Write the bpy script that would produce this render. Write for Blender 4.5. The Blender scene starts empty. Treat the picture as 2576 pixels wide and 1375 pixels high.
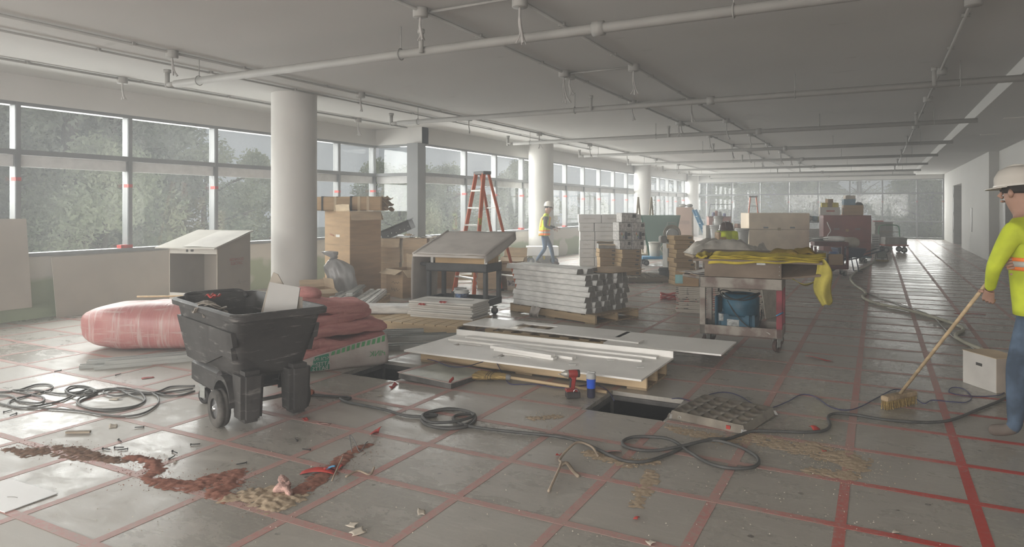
import bpy, bmesh, math, random
from mathutils import Vector, Matrix, noise as mnoise
scene = bpy.context.scene
COL = scene.collection
R = math.radians

# ------------------------------------------------------------------ camera
CAM_H, CAM_F, CAM_YAW, HORIZON = 1.5515, 1725.0, R(28.08), 522.3
cam_data = bpy.data.cameras.new('camera')
cam_data.sensor_width = 36.0
cam_data.lens = 36.0 * CAM_F / 2576.0
cam_data.shift_y = -(687.5 - HORIZON) / 2576.0
cam_data.clip_start, cam_data.clip_end = 0.05, 400
cam = bpy.data.objects.new('camera', cam_data)
cam.location = (0, 0, CAM_H)
cam.rotation_euler = (R(90), 0, CAM_YAW)
COL.objects.link(cam)
scene.camera = cam

# ------------------------------------------------------------------ sky, daylight, exposure
world = bpy.data.worlds.new('overcast_sky')
scene.world = world
world.use_nodes = True
bg = world.node_tree.nodes['Background']
bg.inputs['Color'].default_value = (0.94, 0.97, 1.0, 1)
bg.inputs['Strength'].default_value = .86
scene.view_settings.view_transform = 'Standard'
scene.view_settings.look = 'None'
scene.view_settings.gamma = 1.0
scene.view_settings.use_curve_mapping = False
scene.view_settings.exposure = -1.06
scene.cycles.max_bounces = 5
scene.cycles.diffuse_bounces = 3
scene.cycles.glossy_bounces = 2
scene.cycles.transmission_bounces = 4
scene.cycles.transparent_max_bounces = 16
scene.cycles.volume_bounces = 0
scene.cycles.adaptive_threshold = .12
scene.cycles.adaptive_min_samples = 12
scene.cycles.caustics_reflective = False
scene.cycles.caustics_refractive = False
scene.cycles.sample_clamp_indirect = 6.0

def daylight_or_fill(name, loc, size, rot, power):
    L = bpy.data.lights.new(name, 'AREA')
    L.shape = 'RECTANGLE'
    L.size, L.size_y = size
    L.energy = power
    L.color = (1.0, 0.975, 0.94)
    o = bpy.data.objects.new(name, L)
    o.location, o.rotation_euler = loc, rot
    COL.objects.link(o)
DAY = 66.0   # watts per square metre of glazing or fill panel
daylight_or_fill('daylight_long_side', (-11.60, 5.7, 2.45), (13.8, 2.4), (R(56), 0, R(-90)), DAY * 1.25 * 13.8 * 2.4)
daylight_or_fill('daylight_deep_side', (-10.15, 26.1, 2.40), (26.4, 2.3), (R(58), 0, R(-90)), DAY * 2.1 * 26.4 * 2.3)
daylight_or_fill('daylight_end_wall', (-2.9, 40.5, 1.9), (12.0, 2.9), (R(64), 0, R(180)), DAY * 1.3 * 12.0 * 2.9)
daylight_or_fill('fill_behind', (-3.6, -7.3, 1.85), (13.0, 2.6), (R(70), 0, 0), DAY * 1.45 * 13.0 * 2.6)  # fill light added inside the plain back wall, which has no window

# ------------------------------------------------------------------ helpers
_c, _s = math.cos(CAM_YAW), math.sin(CAM_YAW)
def G(px, py, z=0.0):
    """survey point: where the photo's pixel meets the level z (world metres)"""
    zc = CAM_F * (CAM_H - z) / (py - HORIZON)
    xc = (px - 1288) * zc / CAM_F
    return Vector((xc * _c - zc * _s, xc * _s + zc * _c, z))

def sock(nt, node, name, val):
    if val is None: return
    if hasattr(val, 'is_linked') or isinstance(val, bpy.types.NodeSocket):
        nt.links.new(val, node.inputs[name])
    else:
        if isinstance(val, tuple) and len(val) == 3 and node.inputs[name].type == 'RGBA': val = val + (1,)
        node.inputs[name].default_value = val
class NT:
    def __init__(s, name):
        s.m = bpy.data.materials.new(name); s.m.use_nodes = True
        s.t = s.m.node_tree; s.t.nodes.clear()
        s.out = s.t.nodes.new('ShaderNodeOutputMaterial')
    def n(s, kind, out=0, props=None, **ins):
        nd = s.t.nodes.new('ShaderNode' + kind)
        for k, v in (props or {}).items(): setattr(nd, k, v)
        for k, v in ins.items():
            k = k.replace('_', ' ') if k.replace('_', ' ') in nd.inputs else k
            if k[0] == 'i' and k[1:].isdigit():
                i = int(k[1:])
                if isinstance(v, bpy.types.NodeSocket): s.t.links.new(v, nd.inputs[i])
                else:
                    if isinstance(v, tuple) and len(v) == 3 and nd.inputs[i].type == 'RGBA': v = v + (1,)
                    nd.inputs[i].default_value = v
            else: sock(s.t, nd, k, v)
        return nd.outputs[out]
    def pos(s): return s.n('NewGeometry')
    def obj(s): return s.n('TexCoord', out=3)
    def noise(s, vec, scale, detail=4.0, rough=.55, dist=0.0):
        return s.n('TexNoise', Vector=vec, Scale=scale, Detail=detail, Roughness=rough, Distortion=dist)
    def ramp(s, fac, a, b, ca=(0,0,0), cb=(1,1,1)):
        nd = s.t.nodes.new('ShaderNodeValToRGB')
        e = nd.color_ramp.elements
        e[0].position, e[1].position = a, b
        e[0].color, e[1].color = ca + (1,), cb + (1,)
        s.t.links.new(fac, nd.inputs[0]); return nd.outputs[0]
    def mix(s, fac, a, b, mode='MIX'):
        return s.n('MixRGB', props={'blend_type': mode}, i0=fac, i1=a, i2=b)
    def math(s, op, a, b=0.0): return s.n('Math', props={'operation': op}, i0=a, i1=b)
    def scale(s, vec, v): return s.n('Mapping', Vector=vec, Scale=v)
    def bump(s, h, strength=.3, dist=.01): return s.n('Bump', Strength=strength, Distance=dist, Height=h)
    def bsdf(s, color, rough=.6, spec=.35, normal=None, metal=0.0, **kw):
        b = s.n('BsdfPrincipled', **{'Base Color': color, 'Roughness': rough, 'Specular IOR Level': spec, 'Metallic': metal})
        nd = b.node
        if normal is not None: s.t.links.new(normal, nd.inputs['Normal'])
        for k, v in kw.items(): sock(s.t, nd, k.replace('_', ' '), v)
        return b
    def done(s, sh, vol=None):
        if sh is not None: s.t.links.new(sh, s.out.inputs['Surface'])
        if vol is not None: s.t.links.new(vol, s.out.inputs['Volume'])
        return s.m

MATS = {}
def plain(name, col, rough=.6, var=.12, scale=6.0, bump=0.0, spec=.3, metal=0.0, stretch=None, col2=None, edge=(.35, .65)):
    """everyday material: base colour broken up by object-space noise"""
    if name in MATS: return MATS[name]
    t = NT(name)
    v = t.obj()
    if stretch: v = t.scale(v, stretch)
    f = t.noise(v, scale, 5.0)
    c2 = col2 or tuple(min(1, x * (1 - 2 * var)) for x in col)
    c1 = col if col2 else tuple(min(1, x * (1 + var)) for x in col)
    c = t.mix(t.ramp(f, *edge), c2, c1)
    nrm = t.bump(t.noise(v, scale * 5, 4.0), bump, .01) if bump else None
    MATS[name] = t.done(t.bsdf(c, rough, spec, nrm, metal))
    return MATS[name]

class MB:
    """collects shapes into one mesh"""
    def __init__(s): s.v, s.f, s.sm = [], [], []
    def add(s, vs, fs, smooth=False, M=None):
        o = len(s.v)
        s.v += [tuple(M @ Vector(p)) if M is not None else tuple(p) for p in vs]
        s.f += [tuple(i + o for i in f) for f in fs]
        s.sm += [smooth] * len(fs)
        return s
    def box(s, c, size, rz=0.0, M=None, taper=None):
        x, y, z = size[0] / 2, size[1] / 2, size[2] / 2
        tx, ty = taper or (1, 1)
        vs = [(-x,-y,-z),(x,-y,-z),(x,y,-z),(-x,y,-z),(-x*tx,-y*ty,z),(x*tx,-y*ty,z),(x*tx,y*ty,z),(-x*tx,y*ty,z)]
        T = Matrix.Translation(c) @ Matrix.Rotation(rz, 4, 'Z')
        if M is not None: T = M @ T
        return s.add(vs, [(0,3,2,1),(4,5,6,7),(0,1,5,4),(1,2,6,5),(2,3,7,6),(3,0,4,7)], False, T)
    def bx(s, x0, x1, y0, y1, z0, z1): return s.box(((x0+x1)/2,(y0+y1)/2,(z0+z1)/2), (abs(x1-x0),abs(y1-y0),abs(z1-z0)))
    def bar(s, a, b, w, h, up=(0,0,1), M=None):
        a, b = Vector(a), Vector(b)
        d = (b - a); L = d.length; d.normalize()
        u = Vector(up)
        if abs(d.dot(u)) > .98: u = Vector((1,0,0))
        x = d.cross(u).normalized(); z = x.cross(d).normalized()
        vs = []
        for p in (a, b):
            for sx, sz in ((-1,-1),(1,-1),(1,1),(-1,1)): vs.append(p + x*(sx*w/2) + z*(sz*h/2))
        return s.add(vs, [(0,1,2,3),(7,6,5,4),(0,4,5,1),(1,5,6,2),(2,6,7,3),(3,7,4,0)], False, M)
    def tube(s, path, r, n=8, closed=False, cap=True, M=None):
        P = [Vector(p) for p in path]; k = len(P)
        rr = r if isinstance(r, (list, tuple)) else [r] * k
        vs, prev = [], None
        for i, p in enumerate(P):
            a = P[(i-1) % k] if (closed or i > 0) else p
            b = P[(i+1) % k] if (closed or i < k-1) else p
            d = (b - a)
            if d.length < 1e-9: d = Vector((0,0,1))
            d.normalize()
            if prev is None:
                u = Vector((0,0,1)) if abs(d.z) < .9 else Vector((1,0,0))
            else: u = prev
            x = u - d * u.dot(d)
            if x.length < 1e-6: x = Vector((1,0,0)) - d * d.x
            x.normalize(); prev = x; y = d.cross(x)
            for j in range(n):
                t = 2*math.pi*j/n
                vs.append(p + (x*math.cos(t) + y*math.sin(t)) * rr[i])
        fs = []
        for i in range(k if closed else k-1):
            for j in range(n):
                a, b = i*n+j, i*n+(j+1) % n
                c, d2 = ((i+1) % k)*n+(j+1) % n, ((i+1) % k)*n+j
                fs.append((a, b, c, d2))
        if cap and not closed:
            fs.append(tuple(range(n-1, -1, -1))); fs.append(tuple((k-1)*n+j for j in range(n)))
        return s.add(vs, fs, True, M)
    def lathe(s, prof, n=20, c=(0,0,0), M=None, cap=(False, False)):
        vs, fs = [], []
        for (r, z) in prof:
            for j in range(n):
                t = 2*math.pi*j/n; vs.append((c[0]+r*math.cos(t), c[1]+r*math.sin(t), c[2]+z))
        for i in range(len(prof)-1):
            for j in range(n): fs.append((i*n+j, i*n+(j+1)%n, (i+1)*n+(j+1)%n, (i+1)*n+j))
        if cap[0]: fs.append(tuple(range(n-1, -1, -1)))
        if cap[1]: fs.append(tuple((len(prof)-1)*n+j for j in range(n)))
        return s.add(vs, fs, True, M)
    def cyl(s, a, b, r, n=14, M=None): return s.tube([a, b], r, n, M=M)
    def prism(s, poly, z0, z1, M=None):
        n = len(poly)
        vs = [(x, y, z0) for x, y in poly] + [(x, y, z1) for x, y in poly]
        fs = [tuple(range(n-1, -1, -1)), tuple(range(n, 2*n))] + [(i, (i+1) % n, n+(i+1) % n, n+i) for i in range(n)]
        return s.add(vs, fs, False, M)
    def sheet(s, fn, nu, nv, th=0.0, smooth=True, M=None):
        """a surface fn(u,v) over [0,1]^2, given thickness th along -normal"""
        top = [Vector(fn(i/nu, j/nv)) for i in range(nu+1) for j in range(nv+1)]
        idx = lambda i, j: i*(nv+1)+j
        fs = [(idx(i,j), idx(i+1,j), idx(i+1,j+1), idx(i,j+1)) for i in range(nu) for j in range(nv)]
        if th:
            nr = []
            for i in range(nu+1):
                for j in range(nv+1):
                    a = top[idx(min(i+1,nu),j)] - top[idx(max(i-1,0),j)]
                    b = top[idx(i,min(j+1,nv))] - top[idx(i,max(j-1,0))]
                    q = a.cross(b); nr.append(q.normalized() if q.length > 1e-9 else Vector((0,0,1)))
            bot = [p - q*th for p, q in zip(top, nr)]
            N = len(top)
            fs2 = [tuple(k+N for k in reversed(f)) for f in fs]
            rim = [idx(i,0) for i in range(nu+1)] + [idx(nu,j) for j in range(1,nv+1)] + [idx(i,nv) for i in range(nu-1,-1,-1)] + [idx(0,j) for j in range(nv-1,0,-1)]
            side = [(rim[(k+1) % len(rim)], rim[k], rim[k]+N, rim[(k+1) % len(rim)]+N) for k in range(len(rim))]
            return s.add(top + bot, fs + fs2 + side, smooth, M)
        return s.add(top, fs, smooth, M)
    def mesh(s, name, mat):
        me = bpy.data.meshes.new(name)
        me.from_pydata([tuple(v) for v in s.v], [], s.f)
        me.polygons.foreach_set('use_smooth', s.sm)
        if isinstance(mat, (list, tuple)):
            for m in mat: me.materials.append(m)
        elif mat: me.materials.append(mat)
        me.update(); return me
    def build(s, name, mat, parent=None, bevel=0.0, fix=True, seg=1):
        me = s.mesh(name, mat)
        if bevel or fix:
            bm = bmesh.new(); bm.from_mesh(me)
            bmesh.ops.recalc_face_normals(bm, faces=bm.faces)
            if bevel:
                ed = [e for e in bm.edges if len(e.link_faces) == 2 and e.calc_face_angle(0) > .6]
                bmesh.ops.bevel(bm, geom=ed, offset=bevel, segments=seg, affect='EDGES', clamp_overlap=True)
            bm.to_mesh(me); bm.free()
        o = bpy.data.objects.new(name, me); COL.objects.link(o)
        if parent is not None: o.parent = parent
        return o

def tag(o, label=None, cat=None, group=None, kind=None):
    if label: o['label'] = label
    if cat: o['category'] = cat
    if group: o['group'] = group
    if kind: o['kind'] = kind
    return o
def thing(name, label, cat, loc=(0,0,0), rz=0.0, group=None, rot=None):
    o = bpy.data.objects.new(name, None); COL.objects.link(o)
    o.empty_display_size = .1
    o.location = loc; o.rotation_euler = rot or (0, 0, rz)
    return tag(o, label, cat, group)
def place(o, loc, rz=0.0, rot=None):
    o.location = loc; o.rotation_euler = rot or (0, 0, rz); return o
def copy_tree(o, parent=None):
    c = o.copy(); COL.objects.link(c); c.parent = parent
    for ch in o.children: copy_tree(ch, c)
    return c
def struct(o, label, cat=None): return tag(o, label, cat, kind='structure')
def angle(a, b): return math.atan2(b[1]-a[1], b[0]-a[0])
def spline(pts, per=8, closed=False):
    P = [Vector(p) for p in pts]; n = len(P); out = []
    rng = range(n) if closed else range(n-1)
    for i in rng:
        p0 = P[(i-1) % n] if (closed or i > 0) else P[0]*2 - P[1]
        p1, p2 = P[i], P[(i+1) % n]
        p3 = P[(i+2) % n] if (closed or i < n-2) else P[n-1]*2 - P[n-2]
        for k in range(per):
            t = k/per
            out.append(.5*((2*p1)+(p2-p0)*t+(2*p0-5*p1+4*p2-p3)*t*t+(3*p1-p0-3*p2+p3)*t**3))
    if not closed: out.append(P[-1])
    return out
# ------------------------------------------------------------------ room dimensions
XL1, XL2, YJ, XR, YF, YB = -10.42, -9.10, 12.72, 3.10, 39.5, -8.0
ZC, ZSILL, ZHEAD, ZTR = 3.38, 0.90, 2.95, 2.32
TX0, TY0, TS = 0.448, 3.10, 0.61

def mat_white_paint():
    t = NT('white_paint')
    v = t.n('NewGeometry')
    f = t.noise(v, 1.2, 4.0)
    c = t.mix(t.ramp(f, .3, .75), (.53, .515, .485), (.58, .565, .54))
    return t.done(t.bsdf(c, .75, .2))
M_WHITE = mat_white_paint()
def mat_ceiling():
    t = NT('ceiling_plaster')
    v = t.n('NewGeometry')
    c = t.mix(t.ramp(t.noise(v, .35, 3.0), .35, .7), (.53, .52, .50), (.59, .58, .56))
    # filler patches and scuffs
    w = t.scale(v, (1.2, 3.6, 1))
    p = t.ramp(t.noise(w, 1.15, 3.0, .5), .69, .72)
    c = t.mix(t.math('MULTIPLY', p, .45), c, (.42, .41, .385))
    return t.done(t.bsdf(c, .85, .15))
M_CEIL = mat_ceiling()
def mat_gypsum():
    t = NT('wall_board_taped')
    v = t.n('NewGeometry')
    z = t.n('SeparateXYZ', out=2, Vector=v)
    wob = t.math('ADD', z, t.math('MULTIPLY', t.math('SUBTRACT', t.noise(v, 1.3, 3.0), .5), .35))
    f = t.ramp(wob, .50, .58)
    c = t.mix(f, (.37, .42, .28), (.60, .565, .50))
    c = t.mix(t.ramp(t.noise(v, .9, 2.0), .56, .60), c, (.61, .58, .52))
    return t.done(t.bsdf(c, .85, .15))
M_GYP = mat_gypsum()
M_ALU = plain('painted_aluminium', (.20, .205, .205), .45, .05, 3, spec=.4)
M_ALUD = plain('painted_aluminium_grey', (.17, .175, .175), .45, .06, 3, spec=.4)
M_SHADE = plain('roller_shade_fabric', (.60, .60, .59), .8, .05, 8)
M_TAPE = plain('red_tape', (.42, .05, .04), .55, .15, 14)
def mat_glass():
    t = NT('dusty_glass')
    v = t.n('NewGeometry')
    d = t.ramp(t.noise(t.scale(v, (1, 1, .45)), .9, 4.0, .6, .4), .35, .8)
    dust = t.n('BsdfTranslucent', Color=(.75, .77, .78))
    clear = t.n('BsdfTransparent', Color=(.93, .95, .95))
    gl = t.n('BsdfGlossy', Color=(1, 1, 1), Roughness=.03)
    a = t.n('MixShader', i0=t.math('MULTIPLY_ADD', d, .010), i1=clear, i2=dust)
    a.node.inputs[0].links[0].from_node.inputs[2].default_value = .006
    return t.done(t.n('MixShader', i0=.04, i1=a, i2=gl))
M_GLASS = mat_glass()

# ------------------------------------------------------------------ floor of lift-out panels
def mat_floor():
    t = NT('floor_panel_surface')
    v = t.n('NewGeometry')
    cell = t.n('VectorMath', props={'operation': 'FLOOR'}, i0=t.n('VectorMath', props={'operation': 'SCALE'}, i0=t.n('VectorMath', props={'operation': 'SUBTRACT'}, i0=v, i1=(TX0, TY0, 0)), Scale=1/TS))
    rnd = t.n('TexWhiteNoise', props={'noise_dimensions': '2D'}, Vector=cell)
    big = t.noise(v, .45, 2.0, .6)
    mid = t.noise(t.scale(v, (1, 1.7, 1)), 3.1, 7.0, .78, .4)
    base = t.mix(t.math('MULTIPLY_ADD', big, .6), (.045, .039, .032), (.13, .117, .10))
    base.node.inputs[0].links[0].from_node.inputs[2].default_value = .1
    # dry plaster dust trodden over the panels; mixed paler towards the window side, darker by the wall of doors
    x = t.n('SeparateXYZ', out=0, Vector=v)
    side = t.n('MapRange', Value=x, i1=1.0, i2=-4.5, i3=.16, i4=.9)
    amt = t.math('ADD', t.math('MULTIPLY', mid, .6), t.math('ADD', t.math('MULTIPLY', big, .5), t.math('MULTIPLY', rnd, .22)))
    dust = t.math('MULTIPLY', t.ramp(amt, .55, .78), side)
    fine = t.noise(v, 48.0, 3.0, .8)
    stain = t.ramp(t.noise(t.scale(v, (1.3, 1, 1)), 1.35, 6.0, .72, .6), .46, .66)
    base = t.mix(t.math('MULTIPLY', stain, .8), base, (.035, .031, .027))
    col = t.mix(dust, base, (.36, .335, .295))
    col = t.mix(t.n('MapRange', Value=fine, i1=.40, i2=.68, i3=0.0, i4=.5), col, (.30, .275, .24))
    rot = t.n('Mapping', Vector=v, Rotation=(0, 0, .5), Scale=(2.2, 13, 1))
    sc = t.ramp(t.noise(rot, 1.7, 5.0, .8, 1.2), .52, .70)
    col = t.mix(t.math('MULTIPLY', sc, .6), col, (.46, .435, .395))
    spot = t.ramp(t.math('ADD', t.n('TexVoronoi', Vector=v, Scale=3.7), t.math('MULTIPLY', mid, .12)), .115, .085)
    col = t.mix(t.math('MULTIPLY', spot, .55), col, (.50, .47, .42))
    rough = t.n('MapRange', Value=t.math('ADD', t.math('MULTIPLY', dust, .6), t.math('MULTIPLY', mid, .4)), i1=.1, i2=.7, i3=.20, i4=.52)
    return t.done(t.bsdf(col, rough, .5))
M_FLOOR = mat_floor()
def mat_floor_tape():
    t = NT('worn_red_floor_tape')
    v = t.n('NewGeometry')
    a = t.noise(v, 1.3, 3.0, .6)
    b = t.noise(v, 34.0, 4.0, .75)
    x = t.n('SeparateXYZ', out=0, Vector=v); y = t.n('SeparateXYZ', out=1, Vector=v)
    # the strips by the door-side wall were laid last and are hardly walked on
    fresh = t.n('MapRange', Value=t.math('ADD', t.math('SUBTRACT', x, t.math('MULTIPLY', y, .30)), t.math('MULTIPLY', a, .6)), i1=-1.45, i2=-.55)
    worn = t.math('SUBTRACT', t.math('ADD', t.math('MULTIPLY', a, .7), t.math('MULTIPLY', b, .5)), t.math('MULTIPLY', fresh, .55))
    c = t.mix(t.ramp(worn, .12, .60), (.46, .05, .04), (.44, .27, .24))
    c = t.mix(t.math('MULTIPLY', t.ramp(b, .52, .66), t.math('SUBTRACT', .8, t.math('MULTIPLY', fresh, .6))), c, (.36, .325, .29))
    return t.done(t.bsdf(c, .5, .35))
M_FTAPE = mat_floor_tape()
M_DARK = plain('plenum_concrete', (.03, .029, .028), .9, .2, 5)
M_STEELEDGE = plain('galvanised_edge', (.10, .095, .09), .6, .2, 9)

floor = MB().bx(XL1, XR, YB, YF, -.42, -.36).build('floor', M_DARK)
struct(floor, 'grey raised floor of square lift-out panels taped along the joints in red')
HOLES = {(-4, 3), (-8, 3)}
def cell_px(i, j):
    X, Y = TX0+TS*(i+.5), TY0+TS*(j+.5)
    zc, xc = Y*_c - X*_s, X*_c + Y*_s
    return (1288+CAM_F*xc/zc, HORIZON+CAM_F*CAM_H/zc, zc) if zc > .5 else (-9e9, 0, zc)
cells = []
for i in range(-19, 6):
    for j in range(-20, 61):
        x0, x1 = max(TX0+TS*i, XL1), min(TX0+TS*(i+1), XR)
        y0, y1 = max(TY0+TS*j, YB), min(TY0+TS*(j+1), YF)
        if x1-x0 < .02 or y1-y0 < .02 or (i, j) in HOLES: continue
        full = (x1-x0) > TS-.001 and (y1-y0) > TS-.001
        px, py, zc = cell_px(i, j)
        seen = zc > .5 and -120 < px < 2700 and py < 1460
        cells.append((zc if seen and full else 999, x0, x1, y0, y1, full))
cells.sort(key=lambda c: c[0])
g = .0015
tile = MB().bx(-TS/2+g, TS/2-g, -TS/2+g, TS/2-g, -.036, 0)
tile_me = None
rest = MB()
for k, (d, x0, x1, y0, y1, full) in enumerate(cells):
    if k < 300 and d < 900:
        if tile_me is None:
            o = tile.build('floor_tile', M_FLOOR, floor, bevel=.0015); tile_me = o.data
        else:
            o = bpy.data.objects.new('floor_tile', tile_me); COL.objects.link(o); o.parent = floor
        o.location = ((x0+x1)/2, (y0+y1)/2, 0)
    else: rest.bx(x0+g, x1-g, y0+g, y1-g, -.036, 0)
tag(rest.build('floor_tile_field', M_FLOOR, floor, fix=False), kind='stuff')
# pedestal stringers seen in the two open bays
for (i, j) in HOLES:
    x0, y0 = TX0+TS*i, TY0+TS*j
    m = MB()
    for a, b in (((x0, y0), (x0+TS, y0)), ((x0+TS, y0), (x0+TS, y0+TS)), ((x0+TS, y0+TS), (x0, y0+TS)), ((x0, y0+TS), (x0, y0))):
        m.bar((a[0], a[1], -.055), (b[0], b[1], -.055), .022, .036)
        m.cyl((a[0], a[1], -.36), (a[0], a[1], -.06), .016, 8)
        m.box((a[0], a[1], -.35), (.11, .11, .008))
    m.build('floor_stringer_frame', M_STEELEDGE, floor)
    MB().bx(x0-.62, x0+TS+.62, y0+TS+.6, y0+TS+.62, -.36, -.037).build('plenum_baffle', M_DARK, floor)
# tape strips on the joints
TW = .052
def strip(p0, p1, w=TW, name='floor_tape', z=.0009):
    L = (Vector(p1)-Vector(p0)).length
    return MB().bar((p0[0], p0[1], z), (p1[0], p1[1], z), w, .0012).build(name, M_FTAPE, floor, fix=False)
rnd = random.Random(4)
for i in range(-17, 5):
    X = TX0+TS*i
    if not XL1 < X < XR: continue
    cuts = sorted((TY0+TS*j-.03, TY0+TS*(j+1)+.03) for (hi, j) in HOLES if i in (hi, hi+1))
    a = YB+.1
    for c0, c1 in cuts: strip((X, a), (X, c0)); a = c1
    strip((X, a), (X, YF-.1))
for j in range(-14, 59):
    Y = TY0+TS*j
    if not YB < Y < YF: continue
    cuts = sorted((TX0+TS*i-.03, TX0+TS*(i+1)+.03) for (i, hj) in HOLES if j in (hj, hj+1))
    a = XL1+.1
    for c0, c1 in cuts: strip((a, Y), (c0, Y), z=.0016); a = c1
    strip((a, Y), (XR-.1, Y), z=.0016)

# ------------------------------------------------------------------ ceiling, soffit, walls
cm = MB().bx(XL1-.3, XR+.3, YB-.2, YF+.3, ZC, ZC+.2)
struct(cm.build('ceiling', M_CEIL), 'flat off-white plaster ceiling with filler patches')
struct(MB().bx(1.56, XR+.3, YB, YF, 3.19, ZC).build('trim_1', M_CEIL), 'long boxed soffit dropped along the ceiling edge')
wl = MB()
wl.bx(XL1-.25, XL1, -1.28, YJ, 0, ZSILL-.03).bx(XL1-.25, XL1, YB, -1.28, 0, ZC).bx(XL1-.25, XL1+.01, YB, YJ+.2, ZHEAD+.06, ZC)
wl_o = struct(wl.build('wall_left', M_GYP), 'low greenish plasterboard wall below the long window band')
wl_o.data.materials.append(M_WHITE)
for p in wl_o.data.polygons:
    if p.center.z > 2: p.material_index = 1
w2 = MB()
w2.bx(XL2-.25, XL2, YJ, YF, 0, ZSILL-.03).bx(XL1, XL2-.0, YJ, YJ+.2, 0, ZSILL-.03)
w2.bx(XL2-.25, XL2+.01, YJ, YF, ZHEAD+.06, ZC).bx(XL1, XL2+.01, YJ-.01, YJ+.25, ZHEAD+.06, ZC)
o = struct(w2.build('wall_left', M_GYP), 'stepped-in plasterboard wall below the farther window band')
o.data.materials.append(M_WHITE)
for p in o.data.polygons:
    if p.center.z > 2: p.material_index = 1
struct(MB().bx(XL2-.25, XR+.3, YF, YF+.25, 2.98, ZC).build('wall_far', M_WHITE), 'white header above the far glazed end wall')
struct(MB().bx(XL1-.25, XR+.3, YB-.25, YB, 0, ZC).build('wall_back', M_WHITE), 'plain white wall behind the viewer')
# right wall: thicker far piece, door recess, nearer piece with a doorway
XF = 2.86
wr = MB()
wr.bx(XF, XR+.3, 24.2, 31.6, 0, 3.19).bx(XF, XR+.3, 35.2, YF, 0, 3.19).bx(XF, XR+.3, 31.6, 35.2, 2.5, 3.19).bx(XF+.38, XR+.3, 31.6, 35.2, 0, 2.5)
struct(wr.build('wall_right', M_WHITE), 'white wall jutting out on the door side of the hall')
wr = MB()
wr.bx(XR, XR+.3, 23.3, 24.2, 0, 3.19).bx(XR, XR+.3, YB, 19.5, 0, 3.19).bx(XR, XR+.3, 19.5, 23.3, 2.45, 3.19).bx(XR+.25, XR+.3, 19.5, 23.3, 0, 2.45)
struct(wr.build('wall_right', M_WHITE), 'white wall with a doorway beside the worker in yellow')
M_DOOR = plain('grey_steel_door', (.33, .32, .29), .5, .08, 4)
M_DFRAME = plain('door_frame_steel', (.36, .35, .33), .5, .08, 4)
d = MB().bx(XF+.30, XF+.36, 31.7, 34.95, 0.01, 2.45).build('door_1', M_DOOR)
struct(d, 'wide grey metal door set back in the white wall')
f = MB().bx(XF+.01, XF+.38, 34.95, 35.2, 0, 2.5); f.build('door_jamb', M_DFRAME, d)
for z in (.5, 1.25, 2.0): MB().bx(XF-.004, XF+.012, 35.02, 35.09, z, z+.12).build('hinge', M_ALUD, d)
MB().bx(XF+.296, XF+.302, 31.75, 34.9, 1.22, 1.27).build('door_rail', M_DFRAME, d)
d = MB().bx(XR+.18, XR+.235, 19.6, 22.9, 0.01, 2.42).build('door_2', M_DOOR)
struct(d, 'grey door leaf in the doorway behind the worker')
MB().bx(XR-.02, XR+.25, 22.95, 23.3, 0, 2.45).build('door_jamb', M_DFRAME, d)
MB().bx(XR-.03, XR-.0, 19.5, 23.3, 2.42, 2.48).build('door_head', M_DFRAME, d)
struct(MB().bx(XF-.02, XF, 28.2, 28.42, .72, 1.55).build('trim_3', M_DFRAME), 'narrow grey slot plate fixed on the white wall')

# columns
for k, (cx, cy) in enumerate(((-8.31, 8.11), (-8.5, 17.7), (-8.72, 28.0), (-8.9, 37.4))):
    m = MB().lathe([(.355, 0), (.355, ZC)], 40, (cx, cy, 0))
    lab = ('big round white column beside the tall carton', 'round white column behind the walking worker', 'round white column behind the tan trestle legs', 'round white column near the far corner of the hall')[k]
    struct(m.build('column', M_WHITE), lab)

# ------------------------------------------------------------------ windows
WN = [0]
def window(axis, p0, p1, c, zb, zt, ztr, label, depth=.15, shade=True, tape=None, low=None, tape_sill=False):
    """one bay: mullion at its p1 end, transom, two panes, roller shade. axis 'y': bay runs along Y at x=c (room on +x side)"""
    WN[0] += 1
    def B(m, a0, a1, d0, d1, z0, z1):   # along-axis a, depth d measured outwards from the room face
        if axis == 'y': return m.bx(c-d1, c-d0, a0, a1, z0, z1)
        if axis == 'x': return m.bx(a0, a1, c+d0, c+d1, z0, z1)
    w = .065
    root = B(MB(), p1-w, p1, 0, depth, zb, zt).build('window_%d' % WN[0], M_ALU)
    struct(root, label)
    B(MB(), p1-w, p1, -.006, .012, zb, zt).build('mullion_cap', M_ALUD, root)
    m = B(MB(), p0, p1-w, -.004, depth, ztr-.035, ztr+.035); m.build('transom', M_ALUD, root)
    m = B(MB(), p0, p1-w, -.004, depth, zt-.05, zt); m.build('head_rail', M_ALUD, root)
    if low: B(MB(), p0, p1-w, .0, depth, low-.03, low+.03).build('transom', M_ALUD, root)
    m = B(MB(), p0, p1, -.05, depth+.02, zb-.03, zb+.02); m.build('window_sill', M_ALU, root)
    B(MB(), p0, p1-w, depth-.03, depth-.022, ztr+.035, zt-.05).build('pane', M_GLASS, root, fix=False)
    if low:
        B(MB(), p0, p1-w, depth-.03, depth-.022, zb+.02, low-.03).build('pane', M_GLASS, root, fix=False)
        B(MB(), p0, p1-w, depth-.03, depth-.022, low+.03, ztr-.035).build('pane', M_GLASS, root, fix=False)
    else: B(MB(), p0, p1-w, depth-.03, depth-.022, zb+.02, ztr-.035).build('pane', M_GLASS, root, fix=False)
    if shade: B(MB(), p0+.01, p1-w-.01, depth-.115, depth-.04, ztr-.2, ztr-.04).build('roller_shade', M_SHADE, root)
    if tape:
        B(MB(), p1-w-.003, p1+.003, -.009, depth-.04, tape-.025, tape+.025).build('red_tape_band', M_TAPE, root)
    if tape_sill:
        B(MB(), p1-w-.12, p1+.004, -.01, depth-.05, zb+.02, zb+.07).build('red_tape_band', M_TAPE, root)
    return root
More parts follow.
